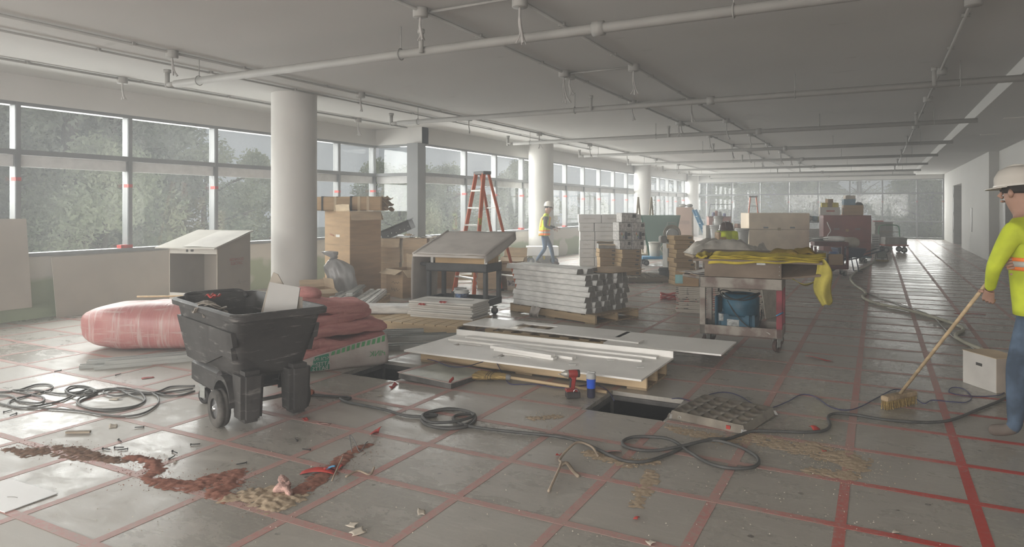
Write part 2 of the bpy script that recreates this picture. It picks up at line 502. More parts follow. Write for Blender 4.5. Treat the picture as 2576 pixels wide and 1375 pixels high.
ys = [-1.28, .33, 1.93, 3.53, 5.15, 6.75, 8.35, 9.95, 11.52, YJ]
rr = random.Random(8)
for k in range(len(ys)-1):
    window('y', ys[k], ys[k+1], XL1, ZSILL, ZHEAD+.06, ZTR, 'tall dusty two-light window, number %d along the near window band' % (k+1), tape=1.93+rr.uniform(-.04, .04), tape_sill=(k in (4, 6)))
window('x', XL1, XL2-.3, YJ, ZSILL, ZHEAD+.06, ZTR, 'short window turning the corner beside the square post', shade=True)
po = MB().box((XL2-.15, YJ+.0, (ZSILL+ZHEAD)/2+.03), (.3, .30, ZHEAD+.06-ZSILL))
struct(po.build('trim_2', M_ALU), 'square pale post at the step in the window band')
y = YJ+.16
k = 0
while y < YF-.5:
    y1 = min([14.66, 16.2][k] if k < 2 else 14.66+1.57*(k), YF)
    window('y', y, y1, XL2, ZSILL, ZHEAD+.06, ZTR, 'dusty two-light window, number %d along the farther window band' % (k+1), tape=1.9+rr.uniform(-.05, .05), tape_sill=(k in (0, 2, 4)))
    y = y1; k += 1
xs = [XL2, -8.57, -7.14, -5.69, -4.2, -2.74, -1.24, .237, 1.75, XF]
for k in range(len(xs)-1):
    window('x', xs[k], xs[k+1], YF, .06, 2.98, 2.27, 'floor-to-header window, number %d across the far end wall' % (k+1), depth=.12, shade=False, tape=1.86, low=.86)
# ------------------------------------------------------------------ outdoors
def mat_leaf(name, a, b):
    t = NT(name)
    f = t.noise(t.n('NewGeometry'), .9, 3.0)
    f2 = t.n('ObjectInfo', out=5)
    c = t.mix(t.ramp(f, .35, .68), a, b)
    d = t.n('BsdfDiffuse', Color=c); tr = t.n('BsdfTranslucent', Color=c)
    return t.done(t.n('MixShader', i0=.4, i1=d, i2=tr))
LEAFS = [mat_leaf('leaf_dark', (.235, .265, .21), (.54, .57, .47)), mat_leaf('leaf_mid', (.30, .345, .255), (.59, .62, .47)), mat_leaf('leaf_pale', (.38, .43, .26), (.66, .68, .46))]
M_BARK = plain('bark', (.14, .12, .10), .9, .2, 5, bump=.4, stretch=(1, 1, .2))
M_GROUND = plain('outdoor_ground', (.36, .37, .33), .9, .2, .4, col2=(.24, .27, .20))
gr = MB().bx(-70, 60, -40, 110, -1.3, -1.2)
struct(gr.build('ground', M_GROUND), 'pale ground outside the windows')
def tree_proto(seed, h, rad, trunk_h, n, leaf, mat, conic=.0):
    r = random.Random(seed)
    root = thing('tree', '', 'tree')
    tr = MB().tube([(0, 0, 0), (.05, .03, h*.3), (-.04, .06, h*.62), (0, 0, h*.92)], [h*.022+.06, h*.017+.04, h*.011+.02, .02], 8)
    for k in range(9):
        z = trunk_h + (h-trunk_h)*r.uniform(.05, .75); a = r.uniform(0, 6.28); L = rad*r.uniform(.5, .9)*(1-conic*(z/h))
        tr.tube([(0, 0, z), (math.cos(a)*L*.5, math.sin(a)*L*.5, z+L*.22), (math.cos(a)*L, math.sin(a)*L, z+L*.35)], [.05, .035, .012], 5)
    tr.build('trunk', M_BARK, root)
    clumps = []
    for k in range(46):
        z = r.uniform(0, 1); w = math.sin(math.pi*min(1, .12+z*.88))**.6 * (1-conic*z)
        a = r.uniform(0, 6.28); q = math.sqrt(r.uniform(.05, 1))
        clumps.append((math.cos(a)*rad*w*q*.8, math.sin(a)*rad*w*q*.8, trunk_h+(h-trunk_h)*z, rad*r.uniform(.2, .36)))
    m = MB(); vs, fs = [], []
    for i in range(n):
        cx, cy, cz, cr = r.choice(clumps)
        d = Vector((r.gauss(0, 1), r.gauss(0, 1), r.gauss(0, .8))); d.normalize()
        p = Vector((cx, cy, cz)) + d*cr*r.uniform(.5, 1.05)
        u = Vector((r.gauss(0, 1), r.gauss(0, 1), r.gauss(0, 1))).normalized(); w2 = u.orthogonal().normalized()
        s = leaf*r.uniform(.6, 1.3); o = len(vs)
        vs += [p-u*s, p+w2*s*.45, p+u*s, p-w2*s*.45]; fs.append((o, o+1, o+2, o+3))
    m.add(vs, fs)
    tag(m.build('foliage', mat, root, fix=False), kind='stuff')
    return root
protos = [tree_proto(1, 11, 3.6, 1.6, 42000, .095, LEAFS[0], .25), tree_proto(2, 9.0, 3.3, .7, 38000, .085, LEAFS[1]), tree_proto(3, 5.5, 2.6, .3, 16000, .11, LEAFS[2]), tree_proto(5, 4.2, 1.9, .2, 20000, .065, LEAFS[1])]
used = set()
def tree(k, x, y, label, group, sc=1.0, rz=0.0):
    o = protos[k] if k not in used else copy_tree(protos[k])
    used.add(k); o.location = (x, y, -1.2); o.rotation_euler = (0, 0, rz); o.scale = (sc, sc, sc)
    tag(o, label, 'tree', group)
gl = 'trees outside the near windows'
spots = [(0, -17.5, 1.0), (0, -18.0, 5.9), (1, -21.5, 3.4), (0, -17.2, 9.6), (1, -20.0, 8.0), (1, -24.5, 11.5), (0, -21.5, 13.4), (1, -16.0, -3.5), (3, -14.4, 8.7), (3, -14.6, 4.6), (1, -27, 16.5), (3, -15.4, 12.0)]
for n, (k, x, y) in enumerate(spots):
    tree(k, x, y, 'dark leafy tree outside the near windows', gl, 1.0 + .06*((n*7) % 5-2), n*1.3)
far2 = [(3, -14.5, 19.0, .9), (3, -15.5, 23.5, 1.0), (2, -24, 33, .9), (3, -16, 29.5, 1.0), (2, -21, 41, 1.0), (3, -14, 35, .8), (2, -33, 29, 1.0), (2, -31, 38, 1.0)]
for n, (k, x, y, sc) in enumerate(far2):
    tree(k, x, y, 'pale green tree outside the farther window band', 'trees outside the farther windows', sc, n*2.1)
end = [(-13, 50), (-8.5, 48.5), (-4.8, 50.5), (-1.0, 48), (2.9, 50), (6.5, 48.6), (9.6, 51), (13.5, 49.5), (-10, 56), (-3, 57), (3.5, 56.5), (10, 57.5)]
for n, (x, y) in enumerate(end):
    tree(2 if n % 3 else 1, x, y, 'pale tree outside the glazed end wall', 'trees outside the end wall', 1.15 if n % 3 else .95, n*.9)

# ------------------------------------------------------------------ plaster haze hanging in the room
def mat_haze():
    t = NT('plaster_dust_haze')
    return t.done(None, t.n('VolumeScatter', Color=(.93, .94, .95), Density=HAZE, Anisotropy=.2))
HAZE = .023
hz = MB().prism([(XL1-.10, YB-.1), (XR+.15, YB-.1), (XR+.15, YF+.08), (XL2-.10, YF+.08), (XL2-.10, YJ+.1), (XL1-.10, YJ+.1)], -.30, ZC+.1)
tag(hz.build('haze', mat_haze()), 'thin plaster dust haze filling the hall', 'haze', kind='stuff')
# ------------------------------------------------------------------ shared materials and builders
M_CARD = plain('cardboard', (.40, .27, .155), .8, .08, 2.5, stretch=(1, 1, 6))
M_CARDL = plain('cardboard_pale_sunlit', (.60, .47, .32), .8, .08, 2.5, stretch=(1, 1, 6))  # paler than plain cardboard: sunlight on the back cartons is painted in
M_CARDI = plain('cardboard_inside', (.36, .255, .155), .85, .08, 3)
M_PKTAPE = plain('packing_tape', (.50, .39, .26), .3, .05, 6)
M_WOODL = plain('pine_new', (.56, .42, .255), .7, .14, 3, stretch=(.5, 6, 6))
M_WOOD = plain('pine_weathered', (.38, .285, .18), .75, .2, 3, stretch=(.5, 6, 6))
M_WOODG = plain('pine_grey', (.31, .26, .20), .8, .25, 3, stretch=(.5, 6, 6))
M_PLY = plain('plywood', (.50, .35, .19), .7, .12, 4, stretch=(.6, 4, 1))
M_PANEL = plain('white_melamine_panel', (.88, .86, .825), .45, .03, 3)
M_PANELE = plain('chipboard_edge', (.44, .41, .37), .8, .1, 20)
M_DRY = plain('drywall_paper', (.37, .33, .28), .85, .05, 2)
M_DRYW = plain('drywall_face', (.56, .54, .49), .85, .05, 2)
M_STEEL = plain('galvanised_steel', (.40, .41, .39), .45, .1, 6, metal=.25, stretch=(.3, 5, 5))
M_BLACK = plain('black_rubber', (.035, .034, .033), .6, .2, 9)
M_GREYP = plain('grey_plastic', (.20, .20, .20), .5, .1, 8)
M_FOAM = plain('white_foam_wrap', (.76, .75, .72), .5, .12, 5, bump=.35, stretch=(1, 3, 3))
M_FOAME = plain('foam_wrap_end', (.27, .255, .235), .8, .1, 9)
M_WPLAST = plain('white_plastic', (.66, .655, .63), .4, .05, 5)
M_BLUE = plain('blue_paint', (.07, .27, .48), .45, .12, 7)
M_RED = plain('red_plastic', (.55, .05, .04), .45, .15, 8)
M_ORANGE = plain('orange_fibreglass', (.62, .15, .06), .45, .1, 6)
M_ALUB = plain('bright_aluminium', (.56, .56, .53), .4, .08, 8, metal=.3)
M_CHROME = plain('chrome', (.6, .6, .6), .25, .05, 8, metal=1.0)
M_YELLOW = plain('yellow_cloth', (.55, .43, .05), .85, .18, 6, bump=.3)
M_HIVIS = plain('hi_vis_yellow', (.52, .60, .035), .7, .12, 5, bump=.2)
M_HIVISO = plain('hi_vis_orange', (.85, .22, .05), .6, .08, 6)
M_REFLECT = plain('reflective_tape', (.46, .46, .42), .4, .06, 6)
M_GREYSTK = plain('panel_stack_grey', (.36, .345, .315), .75, .12, 5)
M_PAPER = plain('brown_builders_paper', (.52, .48, .445), .8, .07, 3)
M_PAPERW = plain('white_paper', (.66, .64, .60), .75, .05, 4)
M_PENCIL = plain('pencil_grey', (.19, .17, .15), .8, .1, 9)
M_INK = plain('print_black', (.07, .065, .06), .7, .1, 9)
M_INKR = plain('print_red', (.40, .10, .08), .7, .1, 9)

def text_part(body, size, mat, parent, loc, rot, align='CENTER', name='lettering', flip=False):
    cu = bpy.data.curves.new(name, 'FONT')
    cu.body, cu.size, cu.align_x, cu.align_y, cu.extrude = body, size, align, 'CENTER', .0004
    cu.resolution_u = 2
    tmp = bpy.data.objects.new('tmp_text', cu)
    me = bpy.data.meshes.new_from_object(tmp); me.name = name
    bpy.data.objects.remove(tmp)
    me.materials.clear(); me.materials.append(mat)
    o = bpy.data.objects.new(name, me); COL.objects.link(o)
    o.parent = parent; o.location = loc; o.rotation_euler = rot
    if flip: o.scale = (-1, 1, 1)
    return o

def carton(w, d, h, label, loc, rz, mat=None, flaps=(), group=None, tape=True, z=0.0, th=.006, tilt=None, name='carton', band=None):
    """w along local x, d along y. flaps: list of (side, opening angle from closed in degrees, length)"""
    mat = mat or M_CARD
    t = thing(name, label, 'box', (loc[0], loc[1], z), rz, group, rot=tilt)
    m = MB()
    if flaps:
        m.bx(-w/2, w/2, -d/2, d/2, 0, th)
        m.bx(-w/2, w/2, -d/2, -d/2+th, th, h).bx(-w/2, w/2, d/2-th, d/2, th, h)
        m.bx(-w/2, -w/2+th, -d/2+th, d/2-th, th, h).bx(w/2-th, w/2, -d/2+th, d/2-th, th, h)
        m.build('body', mat, t)
        for side, ang, ln in flaps:
            a = R(ang)
            if side in 'fb':
                sgn = -1 if side == 'f' else 1
                y0, z0 = sgn*d/2, h
                y1, z1 = y0 - sgn*math.cos(a)*ln, z0 + math.sin(a)*ln
                f = MB().sheet(lambda u, v: (-w/2+.004+(w-.008)*u, y0+(y1-y0)*v, z0+(z1-z0)*v+.006*math.sin(u*7)*v), 4, 3, .004, False)
            else:
                sgn = -1 if side == 'l' else 1
                x0, z0 = sgn*w/2, h
                x1, z1 = x0 - sgn*math.cos(a)*ln, z0 + math.sin(a)*ln
                f = MB().sheet(lambda u, v: (x0+(x1-x0)*v, -d/2+.004+(d-.008)*u, z0+(z1-z0)*v+.006*math.sin(u*7)*v), 4, 3, .004, False)
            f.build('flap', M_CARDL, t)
    else:
        m.bx(-w/2, w/2, -d/2, d/2, 0, h).build('body', mat, t, bevel=.004)
        if tape: MB().bx(-w/2-.001, w/2+.001, -.025, .025, h*.72, h+.001).build('packing_tape', M_PKTAPE, t)
        if band: MB().bx(-w/2-.002, w/2+.002, -d/2-.002, d/2+.002, h*band[0], h*band[1]).build('printed_band', band[2], t)
    return t

def pallet(L, W, h, label, loc, rz, mat, n=7, mat2=None, gap=None, z=0.0, group=None):
    """stringers along local x, deck boards across"""
    t = thing('pallet', label, 'pallet', (loc[0], loc[1], z), rz, group)
    bt = .018
    sh = h - 2*bt
    for y in (-W/2+.02, 0, W/2-.02): MB().bx(-L/2, L/2, y-.02, y+.02, bt, bt+sh).build('stringer', mat2 or mat, t, bevel=.003)
    bw = (L/n) * (gap or .74)
    bd = MB().bx(-bw/2, bw/2, -W/2, W/2, -bt/2, bt/2).build('deck_board', mat, t, bevel=.002)
    bd.location = (-L/2+bw/2, 0, h-bt/2)
    for k in range(1, n):
        c = bd.copy(); COL.objects.link(c); c.parent = t
        c.location = (-L/2+bw/2+(L-bw)*k/(n-1), 0, h-bt/2)
    for k in range(3):
        c = bd.copy(); COL.objects.link(c); c.parent = t; c.name = 'bottom_board'
        c.location = (-L/2+bw/2+(L-bw)*k/2, 0, bt/2)
    return t

def bucket(r, h, label, loc, z=0.0, mat=None, lid=False, group=None, handle=True, name='bucket', rz=0.0, tilt=None, ring=True):
    mat = mat or M_WPLAST
    t = thing(name, label, 'bucket', (loc[0], loc[1], z), rz, group, rot=tilt)
    MB().lathe([(0, 0), (r*.86, 0), (r*.88, .01), (r, h), (r-.004, h), (r*.85, .012), (0, .012)], 22).build('body', mat, t)
    if ring: MB().lathe([(r, h-.05), (r+.012, h-.05), (r+.012, h-.035), (r, h-.035)], 22).build('rim_band', mat, t)
    if lid: MB().lathe([(0, h+.012), (r*.9, h+.012), (r+.012, h+.018), (r+.014, h-.012), (r+.004, h-.012)], 22).build('lid', mat, t)
    if handle:
        MB().tube([(math.cos(a)*(r+.012), -.25*r*math.sin(a)-r*.6*math.sin(a), h-.03-r*.75*math.sin(a)) for a in [math.pi*k/12 for k in range(13)]], .0035, 6).build('wire_handle', M_CHROME, t)
    return t

def wheel(r, w, mat_t, mat_h, parent, loc, axis='y', name='wheel', rz=0.0, tread=0):
    T = Matrix.Rotation(R(90), 4, 'X') if axis == 'y' else Matrix.Rotation(R(90), 4, 'Y')
    m = MB().lathe([(r*.55, -w/2), (r*.93, -w/2), (r, -w/3), (r, -w*.12), (r*.985, -w*.08), (r*.985, w*.08), (r, w*.12), (r, w/3), (r*.93, w/2), (r*.55, w/2), (r*.55, -w/2)], 26, M=T)
    o = m.build(name, mat_t, parent); o.location = loc; o.rotation_euler = (0, 0, rz)
    h = MB().lathe([(0, -w*.46), (r*.2, -w*.46), (r*.24, -w*.3), (r*.57, -w*.3), (r*.57, w*.3), (r*.24, w*.3), (r*.2, w*.46), (0, w*.46)], 20, M=T)
    h.build('hub', mat_h, o)
    return o
def caster(r, parent, loc, rz=0.0, mat=None):
    c = MB().bx(-.045, .045, -.035, .035, r*2+.018, r*2+.024).bx(-.03, .03, -.028, -.024, r*.8, r*2+.02).bx(-.03, .03, .024, .028, r*.8, r*2+.02)
    o = c.build('caster', M_STEEL, parent); o.location = loc; o.rotation_euler = (0, 0, rz)
    wheel(r, .04, mat or M_BLACK, M_GREYP, o, (0, 0, r))
    return o

# ------------------------------------------------------------------ tilt truck full of scraps
def mat_cart():
    t = NT('scuffed_black_plastic')
    v = t.obj()
    a = t.noise(v, 3.0, 5.0, .65, .3)
    c = t.mix(t.ramp(a, .35, .75), (.028, .026, .025), (.075, .071, .068))
    c = t.mix(t.math('MULTIPLY', t.ramp(t.noise(t.scale(v, (2, 2, 14)), 2.2, 5.0, .7), .58, .72), .6), c, (.34, .325, .30))
    return t.done(t.bsdf(c, .55, .4, t.bump(a, .12, .02)))
M_TCART = mat_cart()
def tilt_truck():
    N = Vector((-3.775, 3.165)); u = Vector((-.945, .327)); v = Vector((.327, .945))
    L, W, H = 1.30, .66, .82
    ctr = N + u*(L/2) + v*(W/2)
    t = thing('tilt_truck', 'scuffed black plastic tilt truck on wheels heaped with board scraps', 'cart', (ctr.x, ctr.y, 0), math.atan2(u.y, u.x))
    def ring(x0, x1, hy, z, k=6, r=.07):
        pts = []
        for cx, cy, a0 in ((x1-r, hy-r, 0), (x0+r, hy-r, 90), (x0+r, -hy+r, 180), (x1-r, -hy+r, 270)):
            for q in range(k): a = R(a0+90*q/(k-1)); pts.append((cx+r*math.cos(a), cy+r*math.sin(a), z))
        return pts
    lv = [(-.38, .42, .20, .33, .05), (-.45, .52, .245, .37, .05), (-.475, .54, .262, .44, .06), (-.615, .63, .315, .77, .07), (-.63, .645, .33, .78, .07), (-.665, .68, .352, .785, .08), (-.67, .685, .356, H, .08), (-.655, .67, .344, H+.014, .08), (-.635, .65, .326, H+.014, .07), (-.62, .635, .313, H, .07), (-.60, .615, .298, .775, .07), (-.45, .50, .235, .42, .05), (-.42, .46, .20, .40, .05)]
    m = MB(); vs, fs = [], []
    for a in lv: vs += ring(a[0], a[1], a[2], a[3], 6, a[4])
    n = 24
    for i in range(len(lv)-1):
        for j in range(n): fs.append((i*n+j, i*n+(j+1) % n, (i+1)*n+(j+1) % n, (i+1)*n+j))
    fs.append(tuple(range(n-1, -1, -1))); fs.append(tuple((len(lv)-1)*n+j for j in range(n)))
    m.add(vs, fs, True)
    b = m.build('hopper', M_TCART, t)
    b.modifiers.new('es', 'EDGE_SPLIT').split_angle = R(40)
    for sgn in (1, -1):
        # moulded shoulder panels on each long side
        yy = lambda z: sgn*(.262 + (z-.44)*(.053/.33) + .008)
        prof = [(-.55, .70), (-.545, .60), (-.50, .585), (-.49, .50), (-.30, .505), (-.12, .45), (.08, .385), (.30, .37), (.50, .375), (.535, .50), (.585, .70)]
        poly = [(x, z) for x, z in prof]
        mm = MB()
        out = [(x, yy(z)+sgn*.014, z) for x, z in poly]; inn = [(x, yy(z)-sgn*.02, z) for x, z in poly]
        k = len(poly)
        mm.add(out+inn, [tuple(range(k)), tuple(range(2*k-1, k-1, -1))]+[(i, k+i, k+(i+1) % k, (i+1) % k) for i in range(k)])
        mm.build('side_panel', M_TCART, t)
        mm = MB().box((-.47, sgn*.175, .24), (.17, .15, .36), taper=(1.25, 1.1)); mm.build('skirt', M_TCART, t, bevel=.03, seg=2)
        mm = MB()
        arch = [(math.cos(a)*.16-.27, .155+math.sin(a)*.17) for a in [math.pi*q/10 for q in range(11)]]
        mm.add([(x, sgn*.20, z) for x, z in arch]+[(x, sgn*.29, z) for x, z in arch]+[(x*1.0, sgn*.29, z+.035) for x, z in arch]+[(x, sgn*.20, z+.035) for x, z in arch],
               [(r_*11+i, r_*11+i+1, ((r_+1) % 4)*11+i+1, ((r_+1) % 4)*11+i) for r_ in range(4) for i in range(10)])
        mm.build('wheel_arch', M_TCART, t)
        MB().bx(-.10, .50, sgn*.15-.10, sgn*.15+.10, .17, .36).build('chassis_rail', M_TCART, t, bevel=.03)
        w_ = wheel(.132, .075, plain('dusty_tyre', (.10, .093, .085), .8, .3, 12), M_GREYP, t, (-.265, sgn*.30, .132))
        MB().cyl((0, -.045, 0), (0, .045, 0), .018, 10).build('axle_cap', M_CHROME, w_)
        caster(.062, t, (.40, sgn*.17, 0), .3)
    MB().cyl((-.265, -.26, .132), (-.265, .26, .132), .014, 10).build('axle', M_STEEL, t)
    mm = MB().tube(spline([(.60, -.24, .80), (.70, -.22, .835), (.735, -.1, .84), (.735, .1, .84), (.70, .22, .835), (.60, .24, .80)], 6), .017, 10)
    mm.build('push_handle', M_TCART, t)
    return t, ctr, u, v
tt, tc, tu, tv = tilt_truck()
def board_scrap(poly, th, mat, label, loc, rot, name='board_scrap', cat='board', group='board scraps in the tilt truck'):
    t = MB().prism(poly, -th/2, th/2).build(name, mat)
    t.location, t.rotation_euler = loc, rot
    return tag(t, label, cat, group)
def on_cart(px, py, zc):
    xc = (px-1288)*zc/CAM_F; return (xc*_c-zc*_s, xc*_s+zc*_c, CAM_H-(py-HORIZON)*zc/CAM_F)
base_rot = CAM_YAW
p = on_cart(680, 822, 5.22)
board_scrap([(-.12, -.1), (.10, -.1), (.155, .24), (.10, .30), (.035, .40), (-.0, .415), (-.03, .33), (-.05, .25)], .013, M_DRY, 'torn grey drywall piece with a ragged pointed top in the tilt truck', p, (R(82), 0, base_rot-.1))
p = on_cart(695, 826, 5.08)
board_scrap([(-.13, -.1), (.12, -.1), (.16, .30), (.145, .305), (-.06, .345)], .03, plain('pale_board_face', (.46, .45, .43), .7, .04, 3), 'clean pale board offcut standing upright in the tilt truck', p, (R(76), 0, base_rot+.15))
p = on_cart(750, 812, 5.14)
board_scrap([(-.035, -.1), (.03, -.1), (.035, .19), (-.01, .20)], .03, M_DRY, 'narrow board strip poking up at the corner of the tilt truck', p, (R(82), 0, base_rot+.5))
p = on_cart(535, 790, 5.25)
cr = MB()
rr2 = random.Random(3)
for k in range(4):
    cr.sheet(lambda u, v: (-.19+.38*u, -.09+.18*v+.02*k, .02*k+.03*math.sin(u*6+k)+.018*math.sin(v*5+2*k)), 10, 6, .008, False)
o = cr.build('crumpled_card', M_DRY); place(o, p, rot=(.1, .12, 2.6)); tag(o, 'crumpled brown board lying inside the tilt truck', 'board', 'board scraps in the tilt truck')
p = on_cart(536, 748, 5.45)
o = MB().sheet(lambda u, v: (-.06+.12*u, -.03+.06*v, .012*math.sin(u*9)+.01*math.sin(v*8)), 8, 4, .004).build('red_tape_scrap', M_TAPE); place(o, (p[0], p[1], p[2]+.012)); tag(o, 'red tape wad on the rear rim of the tilt truck', 'tape')

# ------------------------------------------------------------------ left side: leaning sheets, insulation bundle, studs
t = thing('drywall_sheet', 'tall narrow drywall sheet leaning by the first window', 'board', (-10.22, 5.19, .19), 0)
o = MB().box((0, -.6, .61), (.013, 1.2, 1.22)).build('sheet', M_DRY, t); o.rotation_euler = (0, R(-7), 0)
MB().box((.05, -.95, -.095), (.14, .3, .19)).build('support_block', M_WOODL, t)
t = thing('drywall_sheet', 'long low drywall sheet leaning along the green wall', 'board', (-10.19, 6.42, .0), 0)
o = MB().box((0, 0, .43), (.014, 1.85, .86)).build('sheet', M_DRYW if False else M_DRY, t); o.rotation_euler = (0, R(-9), 0)
def mat_wrap():
    t = NT('pink_wool_in_stretch_film')
    v = t.obj()
    f = t.noise(t.scale(v, (16, 1.2, 1.2)), 1.6, 4.0, .6, .5)
    g2 = t.noise(t.scale(v, (2, 1, 18)), 1.5, 4.0, .6)
    c = t.mix(t.ramp(t.noise(v, 3, 3.0), .35, .7), (.38, .145, .14), (.46, .22, .20))
    c = t.mix(t.math('MULTIPLY', t.ramp(t.math('MAXIMUM', f, t.math('MULTIPLY', g2, .93)), .52, .66), .65), c, (.52, .44, .41))
    return t.done(t.bsdf(c, .4, .45, t.bump(f, .3, .02)))
M_WRAP = mat_wrap()
def blob_box(lx, ly, lz, n1=3.2, seed=0, wob=.02, nu=28, nv=18, flat=.0):
    """rounded soft block, resting on z=0"""
    def fn(u, v):
        a, b = 2*math.pi*u, math.pi*(v-.5)
        sg = lambda x, e: math.copysign(abs(x)**e, x)
        e = 2/n1
        x, y, z = sg(math.cos(b), e)*sg(math.cos(a), e), sg(math.cos(b), e)*sg(math.sin(a), e), sg(math.sin(b), e)
        p = Vector((x*lx/2, y*ly/2, z*lz/2))
        q = (mnoise.noise(p*4+Vector((seed, seed*2, 0)))+(mnoise.noise(p*30+Vector((seed, 0, 0))) if wob > .5 else 0))*wob
        p = p*(1+q*2)
        return (p.x, p.y, max(p.z+lz/2, 0))
    return MB().sheet(fn, nu, nv, 0)
t = thing('insulation_bundle', 'pink insulation bundle in clear stretch film beside the tilt truck', 'insulation', (-7.02, 5.02, 0), R(31))
o = blob_box(1.75, .78, .50, 3.6, 2, .035, 40, 22).build('wrapped_bale', M_WRAP, t)
o = MB().tube([(-7.55, 4.95, .525), (-6.55, 5.62, .525)], .011, 8).build('wooden_stick', M_WOODL)
tag(o, 'thin white-tipped wooden stick lying on the wrapped pink bundle', 'stick')
def stud(L, label, loc, rz, z=0.0, w=.09, d=.035, name='steel_stud', group='steel studs by the insulation', rx=0.0, mat=None):
    m = MB()
    th = .0025
    m.bx(0, L, -w/2, w/2, 0, th).bx(0, L, -w/2, -w/2+th, th, d).bx(0, L, w/2-th, w/2, th, d).bx(0, L, -w/2+th, -w/2+.012, d-th, d).bx(0, L, w/2-.012, w/2-th, d-th, d)
    o = m.build(name, mat or M_STEEL)
    o.location, o.rotation_euler = (loc[0], loc[1], z), (rx, 0, rz)
    return tag(o, label, 'stud', group)
a = R(55)
d0 = Vector((math.cos(a), math.sin(a)))
for k, (sx, off, z, lab) in enumerate(((0, 0, 0, 'galvanised stud nearest the coiled cables, at the bottom of its bundle'), (.06, .012, .036, 'galvanised stud stacked on the nearest one by the pink bundle'), (.13, -.11, .0, 'galvanised stud lying second against the pink bundle'), (.22, -.11, .036, 'galvanised stud on top, tight under the pink bundle'))):
    q = G(200, 926) + Vector((d0.x*sx - d0.y*off, d0.y*sx + d0.x*off, 0))
    stud(1.5, lab, q, a, z)

# slanted plan desk made of drywall
def plan_desk():
    A, B = Vector((-8.98, 6.37)), Vector((-8.16, 6.53))
    w, d = (B-A).length, .70
    t = thing('plan_desk', 'makeshift slant-topped desk of drywall offcuts by the windows', 'desk', (A.x, A.y, 0), angle(A, B))
    hf, hb = 1.0, 1.19
    def side(x, name):
        m = MB().add([(x, 0, 0), (x, d, 0), (x, d, hb), (x, 0, hf), (x+.014, 0, 0), (x+.014, d, 0), (x+.014, d, hb), (x+.014, 0, hf)], [(0, 1, 2, 3), (7, 6, 5, 4), (0, 4, 5, 1), (1, 5, 6, 2), (2, 6, 7, 3), (3, 7, 4, 0)])
        return m.build(name, M_DRY, t)
    side(0, 'side_panel'); rs = side(w-.014, 'side_panel')
    MB().bx(.014, w-.014, 0, .014, .90, hf-.005).build('header_strip', M_DRYW, t)
    MB().bx(.014, w-.014, 0, .014, 0, .34).build('front_panel', M_DRYW, t)
    MB().bx(.014, w*.62, d-.014, d, .0, hb-.03).build('back_panel', M_DRY, t)
    MB().bx(w*.62, w-.014, d-.014, d, .0, .36).build('back_rail', M_DRY, t)
    MB().bx(.014, w-.014, .014, d-.014, .255, .27).build('shelf', M_DRY, t)
    sl = (hb-hf)/d
    f = lambda u, v: (-.16+(w+.19)*u, -.10+(d+.14)*v, hf+.012+sl*(-.10+(d+.14)*v)+.004*math.sin(u*9)*math.cos(v*5))
    MB().sheet(f, 10, 6, .014, False).build('top_sheet', M_DRYW, t)
    g_ = lambda u, v: (.30+(w-.26)*u, -.06+(d+.03)*v, hf+.022+sl*(-.06+(d+.03)*v)+.012*max(0, math.sin(u*5+v*2))*u)
    MB().sheet(g_, 10, 6, .003, False).build('paper_cover', M_PAPERW, t)
    MB().bx(.30, .335, -.004, .0, .925, .985).build('outlet_mark', M_INK, t)
    MB().bx(.38, .43, -.004, .0, .93, .975).build('outlet_mark', M_INK, t)
    text_part('REDWOOD', .058, M_INKR, t, (w+.0015, .40, .80), (R(90), 0, R(90)))
    text_part('ELECTRIC', .058, M_INKR, t, (w+.0015, .40, .745), (R(90), 0, R(90)))
    m = MB().tube(spline([(w+.002, .42, .44), (w+.002, .45, .50), (w+.002, .47, .43), (w+.002, .50, .47), (w+.002, .54, .45), (w+.002, .58, .47), (w+.002, .64, .46)], 4), .0018, 4)
    m.build('pencil_scrawl', M_PENCIL, t)
    MB().sheet(lambda u, v: (.10+.16*u, .12+.1*v, .272+.05*u), 4, 3, .004, False).build('card_offcut', M_CARD, t)
    # blue water jug on its shelf
    M_JUG = plain('blue_water_jug', (.25, .42, .56), .2, .08, 5, spec=.6)
    j = thing('water_jug', 'blue plastic water jug standing in the drywall desk', 'bottle')
    P = t.matrix_basis @ Vector((w-.16, .50, .2705))
    j.location = P
    MB().lathe([(0, 0), (.10, 0), (.118, .02), (.118, .10), (.108, .115), (.118, .13), (.118, .22), (.108, .235), (.116, .25), (.112, .30), (.06, .345), (.03, .36), (.03, .385), (0, .385)], 22).build('bottle_body', M_JUG, j)
    MB().lathe([(.032, .372), (.032, .395), (0, .396)], 14).build('cap', M_WPLAST, j)
plan_desk()

# ------------------------------------------------------------------ pink batts in a torn bag
def mat_batt():
    t = NT('pink_glass_wool')
    v = t.obj()
    f = t.noise(t.scale(v, (1, 1, 6)), 4.0, 6.0, .7, .4)
    c = t.mix(t.ramp(f, .3, .75), (.50, .20, .19), (.78, .40, .37))
    return t.done(t.bsdf(c, .95, .05, t.bump(t.noise(v, 26, 5.0, .75), .8, .02)))
M_BATT = mat_batt()
def mat_bag():
    t = NT('printed_plastic_bag')
    v = t.obj()
    c = t.mix(t.ramp(t.noise(v, 4, 4.0), .35, .7), (.50, .42, .39), (.66, .62, .58))
    return t.done(t.bsdf(c, .35, .45, t.bump(t.noise(v, 7, 4.0), .35, .02)))
M_BAG = mat_bag()
M_GREENP = plain('green_print', (.05, .30, .19), .4, .1, 8)
M_GREENP2 = plain('green_print_light', (.12, .42, .17), .4, .1, 8)
bt = Vector((-4.90, 5.20)); brz = R(58)
